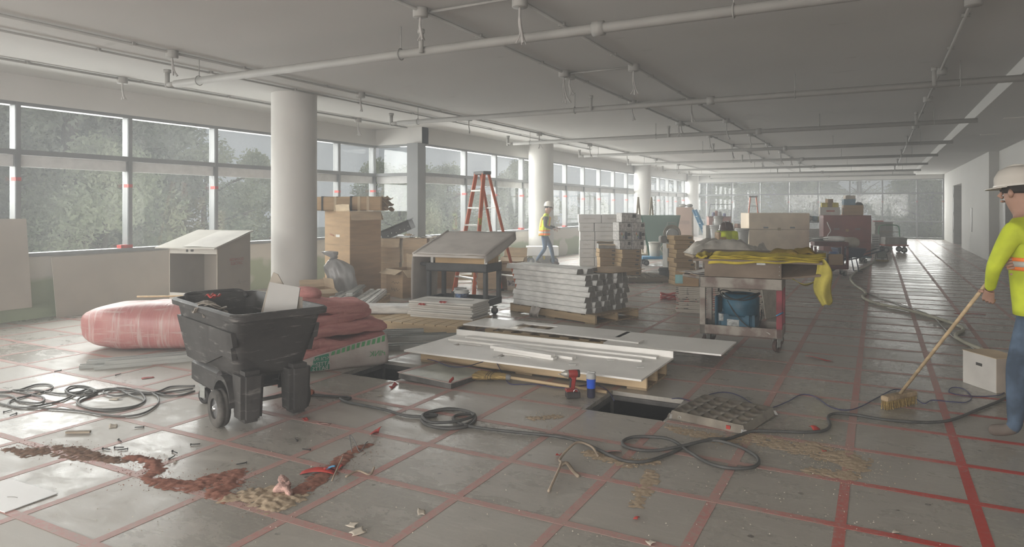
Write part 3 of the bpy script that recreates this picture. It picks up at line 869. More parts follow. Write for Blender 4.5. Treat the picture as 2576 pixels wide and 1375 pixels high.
def batt(lx, ly, lz, z, dx, dy, drz, seed, label):
    ca, sa = math.cos(brz), math.sin(brz)
    m = MB()
    def fn(u, v):
        a = 2*math.pi*v
        e = .34
        sg = lambda x: math.copysign(abs(x)**e, x)
        x = (u-.5)*lx; ex = 1-.6*abs(2*u-1)**12
        y, zz = sg(math.cos(a))*ly/2*(1-.25*abs(2*u-1)**8), sg(math.sin(a))*lz/2*ex
        q = mnoise.noise(Vector((x*3, y*3, seed)))*.035 + mnoise.noise(Vector((x*11, y*11+zz*20, seed+5)))*.014
        return (x, y+q*.6, zz+lz/2+q+.03*math.sin(x*5+seed))
    m.sheet(fn, 36, 22)
    o = m.build('insulation_batt', M_BATT)
    place(o, (bt.x+ca*dx-sa*dy, bt.y+sa*dx+ca*dy, z), brz+drz)
    return tag(o, label, 'insulation', 'pink insulation batts')
batt(1.08, .60, .14, .06, .0, 0, .0, 1, 'lowest pink insulation batt, half inside the printed bag')
batt(1.10, .60, .14, .165, .0, .01, .02, 4, 'second pink insulation batt from the floor')
batt(1.10, .60, .13, .285, .02, .0, -.03, 7, 'third pink insulation batt with a rounded folded end')
batt(.95, .58, .13, .40, -.06, .03, .04, 12, 'fourth pink insulation batt, shorter than those below')
batt(.93, .58, .13, .505, -.06, .05, -.05, 15, 'topmost flat pink insulation batt of the pile')
def bag():
    t = thing('insulation_bag', 'torn printed plastic bag around the lowest pink batts', 'bag', (bt.x, bt.y, 0), brz)
    def fn(u, v):   # front skirt, camera side is local -y
        x = -.62+1.14*u
        top = .02+.27*u**.8
        z = .004+top*v
        y = -.335-.05*math.sin(v*2.6)*(1-.3*u)-.05*(1-v)+.012*math.sin(x*16+v*5)
        return (x, y, z)
    MB().sheet(fn, 30, 8, .002).build('bag_side', M_BAG, t)
    def fe(u, v):
        a = -.5*math.pi+math.pi*.9*u
        return (.50+.10*math.cos(a)*(1-.4*v)+.008*math.sin(v*9), .33*math.sin(a)-.01, .004+.28*v*(1-.35*u))
    MB().sheet(fe, 14, 8, .002).build('bag_end', M_BAG, t)
    MB().sheet(lambda u, v: (-.62+1.10*u, -.32+.62*v, .003+.05*math.sin(math.pi*v)*.2), 8, 6, .002).build('bag_bottom', M_BAG, t)
    def on(u, v, off=.003):
        q = fn(u, v); return (q[0], q[1]-off, q[2])
    for k in range(11):
        u0 = .50+.044*k
        MB().sheet(lambda u, v: on(u0+.028*u+.012*v, .80+.17*v), 2, 2).build('green_dash', M_GREENP2, t)
    MB().sheet(lambda u, v: on(.335+.15*u+.07*(v-.5)*(1-u), .10+.84*v), 8, 6).build('green_patch', M_GREENP, t)
    for k, s_ in enumerate(('SOUND', 'ATTENU', 'BATTS')):
        q = on(.405, .76-.26*k, .006)
        text_part(s_, .052, M_WPLAST, t, (q[0], q[1]-.004, q[2]), (R(88), 0, 0), flip=True)
    q = on(.90, .42, .008)
    text_part('PINK', .075, M_GREENP2, t, (q[0], q[1]-.004, q[2]), (R(88), 0, 0), flip=True)
bag()
for k in range(1):
    m = blob_box(.34, .22, .16, 2.2, 9, .12, 18, 12)
    o = m.build('insulation_tuft', M_BATT); q_ = bt + Vector((-.20, -.10)); place(o, (q_.x, q_.y, .60), .5)
    tag(o, 'loose pink wool tuft on top of the batt pile', 'insulation')
# ------------------------------------------------------------------ cartons and sack by the column
a = R(160.4)   # long side direction of the tall carton
t = carton(.92, .62, 1.49, 'tall brown carton as high as a person behind the white column', (-8.08-.433+.104, 9.17+.155+.292), a, M_CARD, flaps=(('f', 250, .16), ('l', 255, .16), ('b', 95, .0+.12)), tape=False)
MB().bx(-.465, .465, -.313, .313, .885, .90).build('strap_line', M_CARDI, t)
text_part('FRAGILE', .045, M_INKR, t, (.18, .3115, 1.06), (R(90), .15, R(180)))
MB().bx(-.10, .04, .3105, .312, 1.03, 1.075).build('label_sticker', M_PAPERW, t)
pk = thing('wrapped_package', 'long taped cardboard package lying on top of the tall carton', 'package', (-8.42, 9.56, 1.50), R(17))
MB().box((0, 0, .125), (1.35, .36, .25)).build('body', M_CARD, pk, bevel=.02)
for x in (-.45, .10): MB().box((x, 0, .127), (.035, .372, .262)).build('black_strap', M_BLACK, pk)
for x in (-.2, .25, .42): MB().box((x, 0, .126), (.05, .366, .256)).build('film_band', M_PKTAPE, pk)
m = MB()
for k in range(3): m.sheet(lambda u, v: (.66+.12*u+.02*math.sin(v*9+k), -.17+.34*v, .03+.10*k+.03*math.sin(u*4+k)+.02*math.sin(v*7+k)), 6, 8, .004, False)
m.build('torn_end', M_CARDI, pk)
carton(.40, .42, .32, 'small open carton in front of the white column', (-7.57, 7.86), R(64), M_CARD, flaps=(('r', 78, .15), ('f', 200, .14), ('b', 110, .12)))
t = carton(.55, .42, .48, 'open brown carton with wide flaps, handwriting on its side', (-7.36, 9.78), R(158), M_CARD, flaps=(('b', 205, .17), ('l', 215, .2), ('f', 88, .24), ('r', 190, .12)))
for k, (y0, z0, s0) in enumerate(((.10, .25, .5), (.06, .13, .62))):
    m = MB().tube(spline([(-.17+.03*i, .2125, z0+s0*.05*math.sin(i*2.1+k)*(1 if i % 2 else .6)) for i in range(10)], 4), .003, 4)
    m.build('handwriting', M_PENCIL, t)
# row of cartons at the back
gback = 'cartons heaped below the square post'
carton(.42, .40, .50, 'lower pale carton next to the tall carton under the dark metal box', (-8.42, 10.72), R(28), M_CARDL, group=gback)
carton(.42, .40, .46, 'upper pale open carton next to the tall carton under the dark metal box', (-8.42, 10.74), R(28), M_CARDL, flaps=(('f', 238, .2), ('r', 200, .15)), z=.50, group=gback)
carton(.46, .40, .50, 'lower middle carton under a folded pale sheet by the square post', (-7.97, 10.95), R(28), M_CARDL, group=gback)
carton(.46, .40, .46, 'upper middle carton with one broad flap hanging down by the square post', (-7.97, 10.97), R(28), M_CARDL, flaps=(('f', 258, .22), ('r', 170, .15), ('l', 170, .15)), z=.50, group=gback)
carton(.48, .40, .48, 'lower carton behind the draped plan cart', (-7.47, 11.22), R(28), M_CARD, group=gback)
carton(.48, .40, .46, 'upper carton behind the draped plan cart', (-7.47, 11.24), R(28), M_CARD, group=gback, z=.48)
mb = thing('metal_box', 'dark grey perforated metal box tilted on the carton heap', 'box', (-8.30, 10.86, 1.035), rot=(R(6), R(-22), R(18)))
MB().box((0, 0, .09), (.62, .30, .18)).build('body', plain('dark_grey_steel', (.09, .092, .092), .5, .12, 8), mb, bevel=.006)
MB().box((.01, 0, .19), (.64, .33, .02)).build('lid', plain('dark_grey_steel', (.09, .092, .092)), mb)
for k in range(6): MB().cyl((-.18+.09*k, -.152, .05+.03*(k % 2)), (-.18+.09*k, -.147, .05+.03*(k % 2)), .010, 8).build('knockout', M_ALUB, mb)
o = MB().sheet(lambda u, v: (-.4+.8*u, -.18+.36*v, .012*math.sin(u*11)+.01*math.cos(v*9)+.012*math.sin(u*23+v*5)), 22, 8, .01).build('bubble_wrap', M_FOAM)
place(o, (-7.55, 11.22, .965), R(28)); tag(o, 'white bubble wrap sheet spread over the carton heap', 'wrap')
o = MB().sheet(lambda u, v: (-.08+.16*u, -.06+.12*v, .03*math.sin(u*3.1)*math.sin(v*3.1)+.01*math.sin(u*17+v*9)), 12, 8, .01).build('packing_paper', M_PKTAPE)
place(o, (-7.93, 10.66, 1.03)); tag(o, 'crumpled packing paper beside the dark metal box', 'paper')
# plastic sack
def sack():
    t = thing('plastic_sack', 'slumped translucent grey plastic sack tied at the neck', 'sack', (-7.72, 8.60, 0), CAM_YAW)
    M_SACK = plain('grey_poly_sack', (.46, .455, .45), .3, .14, 3, bump=.5, spec=.5, stretch=(1, 1, .4))
    prof = [(.0, .0), (.20, .0), (.225, .08), (.23, .30), (.225, .48), (.20, .62), (.12, .72), (.05, .76), (.05, .79), (.10, .84), (.13, .90), (.07, .915), (0, .915)]
    def fn(u, v):
        k = v*(len(prof)-1); i = min(int(k), len(prof)-2); f = k-i
        r = prof[i][0]*(1-f)+prof[i+1][0]*f; z = prof[i][1]*(1-f)+prof[i+1][1]*f
        a = 2*math.pi*u
        w = 1+.07*math.sin(a*7+z*9)+.05*math.sin(a*11-z*14)+.10*mnoise.noise(Vector((math.cos(a)*2, math.sin(a)*2, z*4)))
        x, y = r*w*math.cos(a), r*w*math.sin(a)*.9
        b = max(0, z-.25)
        return (x-.42*b**1.5, y, z-.16*b*b)
    MB().sheet(fn, 40, 36).build('sack_body', M_SACK, t)
    MB().tube([(-.42*.5**1.5-.01+math.cos(q)*.062, math.sin(q)*.06, .725+.02*math.cos(q)) for q in [2*math.pi*k/14 for k in range(14)]], .012, 6, closed=True).build('tie_band', M_GREYP, t)
sack()
t = thing('tape_roll', 'roll of printed tape lying at the foot of the open carton', 'tape roll', (-7.50, 9.15, 0))
# ------------------------------------------------------------------ pallet of wrapped tubes
pa, pb = Vector((-6.30, 7.55)), Vector((-7.15, 9.10))
rz = angle(pa, pb)
tpx = Vector((math.cos(rz), math.sin(rz))); tpy = Vector((-math.sin(rz), math.cos(rz)))
ctr = (pa+pb)/2 + tpy*.375
pallet(1.75, .75, .13, 'pale pallet carrying white wrapped lengths below the open carton', ctr, rz, M_WOODL, 9)
MB().lathe([(.085, 0), (.11, 0), (.11, .075), (.085, .075), (.085, 0)], 20).build('roll', plain('printed_tape_grey', (.30, .30, .30), .5, .35, 30), t)
gw = 'white wrapped lengths on the pale pallet'
labs = ['white wrapped length at the outer edge of the pale pallet', 'second white wrapped length from the outer edge of the pale pallet', 'third white wrapped length, middle of the pale pallet', 'grey ribbed bare length lying skew on the wrapped ones', 'fourth white wrapped length with crinkled film on the pale pallet', 'fifth white wrapped length with crinkled film, pale pallet', 'innermost white wrapped length on the pale pallet by the sack']
for k in range(7):
    y = -.315+.105*k; sk = (.06, -.04, .03, .10, -.03, .05, -.02)[k]
    z = .1305 if k != 3 else .235
    lx = (1.65, 1.6, 1.5, 1.15, 1.3, 1.25, 1.0)[k]
    o = MB().box((0, 0, .045), (lx,   .098 if k != 3 else .13, .09 if k != 3 else .05)).build('wrapped_length', M_FOAM if k != 3 else M_STEEL, bevel=.02, seg=2)
    c = ctr + tpx*(.0+.05*k-.05) + tpy*(y if k != 3 else .02)
    place(o, (c.x, c.y, z), rz + sk*.4); tag(o, labs[k], 'profile', gw)
# ------------------------------------------------------------------ new pallet with white boards
c0 = Vector((-5.12, 7.40)); rz = R(4)
pb_ = pallet(1.25, .95, .12, 'new pine pallet with closed deck under the white board stack', c0, rz, M_WOODL, 8, gap=.94)
pb2 = pallet(.62, .80, .11, 'short plywood-sided pallet between the pink batts and pine pallet', Vector((-6.08, 7.14)), R(6), M_PLY, 3, gap=.98)
M_WB = plain('white_board', (.64, .615, .575), .6, .04, 4)
for k in range(8):
    o = MB().box((0, 0, .0125), (.92+.02*(k % 3), .50, .024)).build('white_board', M_WB, bevel=.002)
    j = random.Random(k+20)
    place(o, (-5.02+j.uniform(-.025, .025), 7.62+j.uniform(-.02, .02), .1205+.0265*k), R(4)+j.uniform(-.025, .025))
    tag(o, ('bottom', 'second', 'third', 'fourth', 'fifth', 'sixth', 'seventh', 'topmost')[k]+' white board of the stack on the new pine pallet', 'board', 'white boards on the new pine pallet')
for k in range(4):
    o = MB().box((0, 0, .004), (.16, .045, .007)).build('board_slip', M_PAPERW); place(o, (-5.30+.17*k, 7.66+.02*k, .3345), .35)
    tag(o, 'loose grey-edged card slip, number %d on the topmost white board' % (k+1), 'slip', 'card slips')
for k, (x, y, z) in enumerate(((-5.25, 7.36, .29), (-4.93, 7.38, .335))):
    m = MB().sheet(lambda u, v: (-.05+.10*u, -.05+.07*v, .006+.014*abs(math.sin(u*7+k))*(1-v*.5)-.05*max(0, .35-v)), 10, 6, .002)
    o = m.build('red_wrapper', M_TAPE); place(o, (x, y, z+.003), .2); tag(o, ('small red wrapper tucked between the white boards', 'larger red wrapper on the top edge of the white boards')[k], 'tape')
o = MB().box((0, 0, .05), (1.0, .34, .10)).build('wrapped_package', M_FOAM, bevel=.02, seg=2)
place(o, (-5.98, 7.50, .122), R(28)); tag(o, 'flat white film-wrapped package beside the white board stack', 'package')
# steel studs in front of it
gs = 'steel studs in front of the pallets'
for k, (px, py, L, rzk, z, lab) in enumerate(((955, 874, .95, 38, 0, 'nearest steel stud lying in front of the short pallet'), (948, 862, 1.3, 40, .036, 'long steel stud on top, beside the printed bag'), (940, 853, 1.25, 42, .0, 'middle steel stud of the bundle by the short pallet'), (935, 845, 1.0, 37, .036, 'steel stud on the far side of the bundle by the short pallet'))):
    q = G(px, py); stud(L, lab, (q.x-.22, q.y-.34), R(rzk), z, group=gs, w=.11, d=.06)

# ------------------------------------------------------------------ utility cart with slanted paper-covered top
def utility_cart():
    t = thing('utility_cart', 'dark grey two-shelf utility cart under a slanted paper-covered board', 'cart', (-5.33, 8.50, 0), R(5))
    W, D = .98, .52
    M_UC = plain('charcoal_plastic', (.075, .075, .077), .55, .15, 6)
    def tray(z, h, nm):
        m = MB().bx(-W/2, W/2, -D/2, D/2, z, z+.02)
        m.bx(-W/2, W/2, -D/2, -D/2+.02, z, z+h).bx(-W/2, W/2, D/2-.02, D/2, z, z+h).bx(-W/2, -W/2+.02, -D/2, D/2, z, z+h).bx(W/2-.02, W/2, -D/2, D/2, z, z+h)
        m.build(nm, M_UC, t, bevel=.004)
    tray(.16, .10, 'lower_shelf'); tray(.64, .12, 'upper_shelf')
    for x in (-1, 1):
        for y in (-1, 1):
            MB().box((x*(W/2-.035), y*(D/2-.035), .44), (.06, .06, .40)).build('leg', M_UC, t, bevel=.01)
            caster(.052, t, (x*(W/2-.08), y*(D/2-.08), 0), .4)
    MB().tube(spline([(-W/2, -D/2+.03, .73), (-W/2-.10, -D/2+.05, .735), (-W/2-.14, 0, .735), (-W/2-.10, D/2-.05, .735), (-W/2, D/2-.03, .73)], 5), .024, 8).build('push_handle', M_UC, t)
    MB().bx(-.36, .46, -.21, .21, .665, .86).build('wood_riser', M_PLY, t)
    for x in (-.40, .46): MB().bx(x-.02, x+.02, -.235, -.21, .74, .88).build('bracket', M_ALUB, t)
    def top(u, v, dz=0): return (-.58+1.12*u+.10*v, -.45+.86*v, .885+.30*v+dz)
    MB().sheet(lambda u, v: top(u, v), 2, 2, .018, False).build('slant_board', M_PLY, t)
    def pap(u, v):
        p = top(u, v, .006); x = p[0]+.02*(u-.3); sag = .012*math.sin(u*14)*.3+.006*math.sin(v*9+u*5)
        y, z = p[1], p[2]+abs(sag)
        return (x, y, z)
    MB().sheet(pap, 16, 12, .002).build('paper_cover', M_PAPER, t)
    MB().sheet(lambda u, v: (-.585+1.13*u, -.452-.006*v, .89-.035*v), 10, 2, .002).build('paper_front_fold', M_PAPER, t)
    MB().sheet(lambda u, v: (.545+.10*v+.012*u, -.45+.86*v, .89+.30*v-.10*u-.03*math.sin(v*3)*u), 4, 10, .002).build('paper_side_fold', M_PAPER, t)
    MB().tube([(-.585+.10*v, -.45+.86*v, .895+.30*v) for v in [k/8 for k in range(9)]], .018, 8).build('paper_roll', M_PAPER, t)
    def dr(u, v):
        x = -.60-.06*math.sin(v*2.2)+.03*math.sin(u*5+v*3)*v+.12*u*(1-v)*.5
        y = -.44+.78*u
        z = .90+.24*u*(1-v)-(.84+.04*math.sin(u*8))*v
        return (x+.05*v*math.sin(u*4), y+.04*v, max(z, .012))
    MB().sheet(dr, 14, 16, .003).build('hanging_drape', M_PAPER, t)
    b = bucket(.10, .19, 'small white bucket with a blue label on the utility cart shelf', (0, 0))
    P = t.matrix_basis @ Vector((.02, -.10, .1815)); b.location = P
    MB().lathe([(.0965, .06), (.0985, .14)], 22).build('blue_label', plain('blue_label', (.15, .22, .38), .5, .5, 16), b)
    b = bucket(.095, .19, 'second white bucket behind, on the utility cart shelf', (0, 0)); b.location = t.matrix_basis @ Vector((-.10, .08, .1815))
    c = MB().tube([(.012*math.cos(k*1.3), .012*math.sin(k*1.3), .02*k) for k in range(15)], .006, 5).build('hanging_chain', M_STEEL)
    c.location = t.matrix_basis @ Vector((.16, .10, .345)); tag(c, 'short steel chain hanging under the cart top', 'chain')
    return t
utility_cart()
m = MB()
for k in range(12):
    q = Vector((-4.55+.035*k, 9.3+.008*math.sin(k*2), .012))
    m.tube([(q.x+.024*math.cos(a_), q.y+.014*math.sin(a_), .012+.008*math.sin(a_)*(k % 2)) for a_ in [2*math.pi*j/8 for j in range(8)]], .005, 5, closed=True)
tag(m.build('floor_chain', M_STEEL), 'dark chain lying on the floor behind the utility cart', 'chain')

# ------------------------------------------------------------------ step ladder
def step_ladder(label, feet, top_c, top_dir, h, hw, mat, nst=7, group=None):
    """feet: front-left, front-right, rear-left, rear-right ground points"""
    t = thing('step_ladder', label, 'ladder', (0, 0, 0), 0, group)
    d = Vector(top_dir).normalized(); n = Vector((-d.y, d.x))
    tops = [Vector((*(Vector(top_c)+d*(s_*hw)+n*f_), h-.04)) for f_ in (-.05, .05) for s_ in (-1, 1)]
    F = [Vector((f[0], f[1], 0)) for f in feet]
    for k in range(4):
        MB().bar(F[k]+Vector((0, 0, .03)), tops[k], .028 if k > 1 else .034, .07 if k < 2 else .05, up=(n.x, n.y, 0)).build('rail', mat, t, bevel=.004)
        MB().box((F[k].x, F[k].y, .02), (.075, .06, .04), math.atan2(d.y, d.x)).build('foot', M_BLACK, t)
    for k in range(1, nst):
        f = k/nst
        MB().bar(F[0].lerp(tops[0], f), F[1].lerp(tops[1], f), .09, .028).build('step', M_ALUB, t)
        if k % 2 or nst < 6: MB().bar(F[2].lerp(tops[2], f), F[3].lerp(tops[3], f), .03, .022).build('rear_bar', M_ALUB, t)
    c = (tops[0]+tops[3])/2
    MB().box((c.x, c.y, h-.03), (2*hw+.09, .17, .06), math.atan2(d.y, d.x)).build('top_cap', M_GREYP if nst > 5 else mat, t, bevel=.008)
    for s_ in (0, 1):
        MB().bar(F[s_].lerp(tops[s_], .52), F[2+s_].lerp(tops[2+s_], .52), .018, .006).build('spreader', M_ALUB, t)
    q = F[1].lerp(tops[1], .58); MB().box((q.x, q.y, q.z), (.04, .05, .22), math.atan2(d.y, d.x)).build('warning_label', plain('yellow_label', (.50, .40, .05), .5, .2, 30), t)
    return t
step_ladder('orange fibreglass step ladder standing behind the utility cart', [(-6.80, 10.50), (-6.17, 10.16), (-6.23, 11.25), (-5.72, 10.97)], (-6.33, 10.72), (.87, -.45), 2.21, .13, M_ORANGE)
# cartons and lumber behind the ladder
gl_ = 'cartons behind the orange ladder'
carton(.55, .5, .44, 'large carton just behind the orange ladder feet', (-6.42, 12.05), R(25), M_CARD, flaps=(('f', 215, .2), ('l', 200, .2), ('r', 205, .2)), group=gl_)
carton(.46, .42, .40, 'open carton with a pale torn flap right of the orange ladder', (-5.84, 11.92), R(30), M_CARD, flaps=(('f', 225, .18), ('r', 205, .18), ('l', 200, .16)), group=gl_)
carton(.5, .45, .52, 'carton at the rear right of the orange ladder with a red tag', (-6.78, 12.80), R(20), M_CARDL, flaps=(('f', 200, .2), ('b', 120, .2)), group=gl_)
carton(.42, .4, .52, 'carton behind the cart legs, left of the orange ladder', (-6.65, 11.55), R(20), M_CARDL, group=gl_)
t = thing('lumber_frame', 'rough pine crate frame behind the orange ladder', 'crate', (-7.55, 12.25, 0), R(25))
for x in (-.35, .1, .55): MB().box((x, 0, .32), (.09, .05, .64)).build('post', M_WOODL, t)
for z in (.1, .35, .60): MB().box((.1, -.04, z), (1.1, .03, .11)).build('slat', M_WOODL, t)
b = bucket(.13, .27, 'pale tub with a printed label by the orange ladder foot', (-6.06, 11.42), mat=plain('cream_tub', (.55, .49, .40), .5, .05, 5), lid=True)
MB().lathe([(.121, .09), (.127, .19)], 22).build('printed_label', plain('tub_label', (.42, .40, .38), .5, .45, 18), b)
# ------------------------------------------------------------------ pallet of wrapped channels
P0, P1 = Vector((-4.86, 9.05)), Vector((-3.40, 8.55))
rz = angle(P0, P1)
px_ = Vector((math.cos(rz), math.sin(rz))); py_ = Vector((-math.sin(rz), math.cos(rz)))
Lp, Wp = 1.65, .95
ctr = P0 + px_*(Lp/2) + py_*(Wp/2)
pallet(Lp, Wp, .13, 'weathered pallet loaded with the wrapped channel stack', ctr, rz, M_WOOD, 7, M_WOODL)
o = MB().box((0, 0, .065), (.50, 1.2, .13)).build('loose_plank_end', M_WOOD)
bpy.data.objects.remove(o)
hat = [(-.075, 0), (-.052, .07), (.052, .07), (.075, 0)]
def channel_mesh():
    m = MB()
    Lc = 1.42
    v0 = [(-Lc/2, y, z) for y, z in hat]+[(Lc/2, y, z) for y, z in hat]
    m.add(v0, [(0, 1, 5, 4), (1, 2, 6, 5), (2, 3, 7, 6), (3, 0, 4, 7), (0, 3, 2, 1)])
    m.add([(Lc/2-.002, y, z) for y, z in hat], [(0, 1, 2, 3)])
    return m
proto = None
rj = random.Random(11)
cc = ctr + px_*(-.02) + py_*(-.03)
for lay in range(8):
    n = 6 if lay < 7 else 3
    for q in range(n):
        if proto is None:
            proto = channel_mesh().build('steel_channel', [M_FOAM, M_FOAME], bevel=.006)
            for p in proto.data.polygons:
                if abs(p.normal.x) > .9 and p.center.x > 0: p.material_index = 1
            o = proto
        else:
            o = proto.copy(); COL.objects.link(o)
        off = -.40+.152*q + (.0 if lay % 2 == 0 else .02)
        c = cc + py_*off + px_*(rj.uniform(-.035, .035)+(-.0 if lay < 7 else -.16))
        place(o, (c.x, c.y, .1305+.0735*lay+.0005), rz+rj.uniform(-.01, .01))
        tag(o, 'white film-wrapped steel channel in the stack on the weathered pallet', 'channel', 'wrapped channels on the pallet')
o = MB().sheet(lambda u, v: (-.32+.64*u, -.42+.84*v, .006*math.sin(u*8+v*5)-.012*u*u), 12, 8, .005, False).build('cardboard_sheet', M_CARD)
c = cc + px_*.50 + py_*.30; place(o, (c.x, c.y, .1305+.0735*7+.032), rz+.1); tag(o, 'bent cardboard sheet on top of the wrapped channels', 'cardboard')
o = MB().sheet(lambda u, v: (-.09+.18*u+.02*math.sin(v*5), -.05-.05*math.sin(v*3.1), .14*(1-v)+.01*math.sin(u*12+v*6)), 10, 10, .006).build('burlap_strap', M_PAPER)
c = P0 + px_*.62; place(o, (c.x, c.y-.03, .0), rz); tag(o, 'brown paper strap hanging over the side of the weathered pallet', 'strap')

# ------------------------------------------------------------------ long white panels on two pallets
pallet(2.05, .62, .135, 'rear pine pallet under the panel with a square cut-out', (-3.02, 7.20), R(-2), M_WOOD, 9, M_WOODL, gap=.5)
pallet(2.35, .62, .135, 'front pine pallet under the panel with hook-shaped cut-outs', (-2.90, 5.98), R(-.5), M_WOOD, 8, M_WOODL, gap=.6)
def frame_panel(x0, x1, y0, y1, holes, th, mat, name='panel_board', parent=None):
    """board with rectangular holes, built of strips"""
    m = MB()
    xs = sorted({x0, x1, *[h[0] for h in holes], *[h[1] for h in holes]}); ys = sorted({y0, y1, *[h[2] for h in holes], *[h[3] for h in holes]})
    ok = lambda i, j: 0 <= i < len(xs)-1 and 0 <= j < len(ys)-1 and not any(h[0] <= xs[i]+1e-6 and h[1] >= xs[i+1]-1e-6 and h[2] <= ys[j]+1e-6 and h[3] >= ys[j+1]-1e-6 for h in holes)
    for i in range(len(xs)-1):
        for j in range(len(ys)-1):
            if not ok(i, j): continue
            a, b, c_, d_ = xs[i], xs[i+1], ys[j], ys[j+1]
            m.add([(a, c_, th), (b, c_, th), (b, d_, th), (a, d_, th)], [(0, 1, 2, 3)])
            m.add([(a, c_, 0), (b, c_, 0), (b, d_, 0), (a, d_, 0)], [(3, 2, 1, 0)])
            for (di, dj, q0, q1) in ((-1, 0, (a, d_), (a, c_)), (1, 0, (b, c_), (b, d_)), (0, -1, (a, c_), (b, c_)), (0, 1, (b, d_), (a, d_))):
                if not ok(i+di, j+dj): m.add([(*q0, 0), (*q1, 0), (*q1, th), (*q0, th)], [(0, 1, 2, 3)])
    return m.build(name, mat, parent, fix=False)
t = thing('melamine_sheet', 'long white panel with a square cut-out on the rear pallet', 'panel', (-4.42, 7.03, .1355), R(-1.5))
frame_panel(0, 1.95, 0, .52, [(.62, 1.08, .14, .40)], .016, M_PANEL, parent=t)
t = thing('melamine_sheet', 'second long white panel reaching past the tool cart', 'panel', (-2.52, 6.74, .1355), R(-1))
frame_panel(0, 1.20, 0, .72, [], .016, M_PANEL, parent=t)
t = thing('melamine_sheet', 'narrow white panel strip with tape lying on the rear panels', 'panel', (-3.92, 6.98, .1525), R(-4.5))
frame_panel(0, 1.75, 0, .15, [], .014, M_PANEL, parent=t)
MB().bx(.18, .30, -.001, .152, .0141, .0149).build('clear_tape', M_PKTAPE, t)
t = thing('melamine_sheet', 'big white panel with hook-shaped cut-outs on the front pallet', 'panel', (-4.12, 5.46, .1355), R(-.8))
frame_panel(0, 2.42, 0, .95, [(.28, .56, .50, .56), (.28, .34, .45, .50), (.94, 1.20, .26, .32), (.94, 1.0, .21, .26), (1.20, 1.26, .26, .29)], .016, M_PANEL, parent=t)
MB().bx(0, 2.42, .935, .95, .016, .075).build('upstand', M_PANEL, t)
MB().bx(.20, 2.30, .80, .88, .016, .034).build('batten', M_PANEL, t)
MB().bx(.10, 2.22, .62, .69, .016, .034).build('batten', M_PANEL, t)
for x, y in ((.98, .12), (1.72, .20), (1.95, .55), (2.28, .40)): MB().box((x, y, .022), (.06, .02, .012), .6).build('clip', M_ALUB, t)
for k, (x, y, w_, z) in enumerate(((1.05, .36, .70, .0525), (1.12, .46, .78, .0525), (1.02, .34, .72, .079))):
    o = MB().box((0, 0, .0125), (w_, .07, .025)).build('white_batten', M_PANEL, bevel=.002)
    P = Vector((-4.12, 5.46, .1355)) + Vector((x+w_/2-.25, y, .0165 if k < 2 else .0425))
    place(o, P, R(-9)); tag(o, ('lower white batten lying loose on the front panel', 'white batten beside the taped pair on the front panel', 'upper taped white batten on the front panel')[k], 'batten', 'loose white battens')

# ------------------------------------------------------------------ lifted floor panels
M_TILEBOT = plain('pressed_steel_pan', (.30, .27, .23), .32, .18, 7, metal=.8)
t = thing('lifted_floor_panel', 'floor panel lifted out beside the first opening, green-tinged face up', 'floor panel', (-3.49, 5.24, .052), rot=(R(-1.5), R(1.5), R(-4)))
MB().box((0, 0, 0), (.60, .60, .004)).build('face', plain('panel_face_green', (.44, .45, .385), .4, .2, 3), t)
MB().box((0, 0, -.026), (.59, .59, .045), taper=(1.0, 1.0)).build('pan', M_STEELEDGE, t)
for a_, b_ in (((-.30, -.30), (.30, -.30)), ((.30, -.30), (.30, .30)), ((.30, .30), (-.30, .30)), ((-.30, .30), (-.30, -.30))):
    MB().bar((a_[0]*.985, a_[1]*.985, .003), (b_[0]*.985, b_[1]*.985, .003), .018 if a_[1] != .30 else .045, .0015).build('red_tape_edge', M_FTAPE, t)
o = MB().sheet(lambda u, v: (.02*u, .05*v, .03*math.sin(u*3)+.02*v), 4, 4, .002).build('tape_tail', M_TAPE, t); o.location = (.27, -.30, -.0)
def upturned():
    t = thing('upturned_floor_panel', 'floor panel turned over showing its dimpled steel underside', 'floor panel', (-1.02, 5.24, .0), rot=(R(1), 0, R(-13)))
    m = MB().bx(-.30, .30, -.30, .30, .001, .006)
    n = 5
    S = .27
    def fn(u, v):
        x, y = -S+2*S*u, -S+2*S*v
        gx, gy = u*n, v*n
        fx, fy = gx-round(gx-.5)-.5, gy-round(gy-.5)-.5
        r = math.sqrt(fx*fx+fy*fy)
        dip = max(0, 1-(r/.50)**3.0)
        ex = max(0, min(1, min(u, 1-u, v, 1-v)*16))
        return (x, y, .058-.046*dip*ex)
    MB().sheet(fn, 60, 60, 0).build('dimpled_pan', M_TILEBOT, t)
    m.build('rim_plate', M_TILEBOT, t)
    w_ = MB()
    for (ax, ay), (bx_, by) in (((-S, -S), (S, -S)), ((S, -S), (S, S)), ((S, S), (-S, S)), ((-S, S), (-S, -S))):
        ox, oy = (1.0 if True else 0), 1.0
        k_ = .295/S
        w_.add([(ax, ay, .058), (bx_, by, .058), (bx_*k_, by*k_, .006), (ax*k_, ay*k_, .006)], [(0, 1, 2, 3)])
    w_.build('side_skirt', M_TILEBOT, t)
    MB().tube([(-.20+.012*math.cos(q), -.288, .024+.009*math.sin(q)) for q in [2*math.pi*k/12 for k in range(12)]], .0022, 5, closed=True).build('stamped_ring', M_ALUB, t)
    MB().box((.17, -.287, .024), (.03, .006, .036)).build('red_mark', M_TAPE, t)
    for x, y in ((-.275, -.275), (.275, .275), (-.275, .275), (.275, -.275)): MB().box((x, y, .02), (.05, .05, .03), R(45), taper=(.5, .5)).build('corner_cup', M_CHROME, t)
upturned()

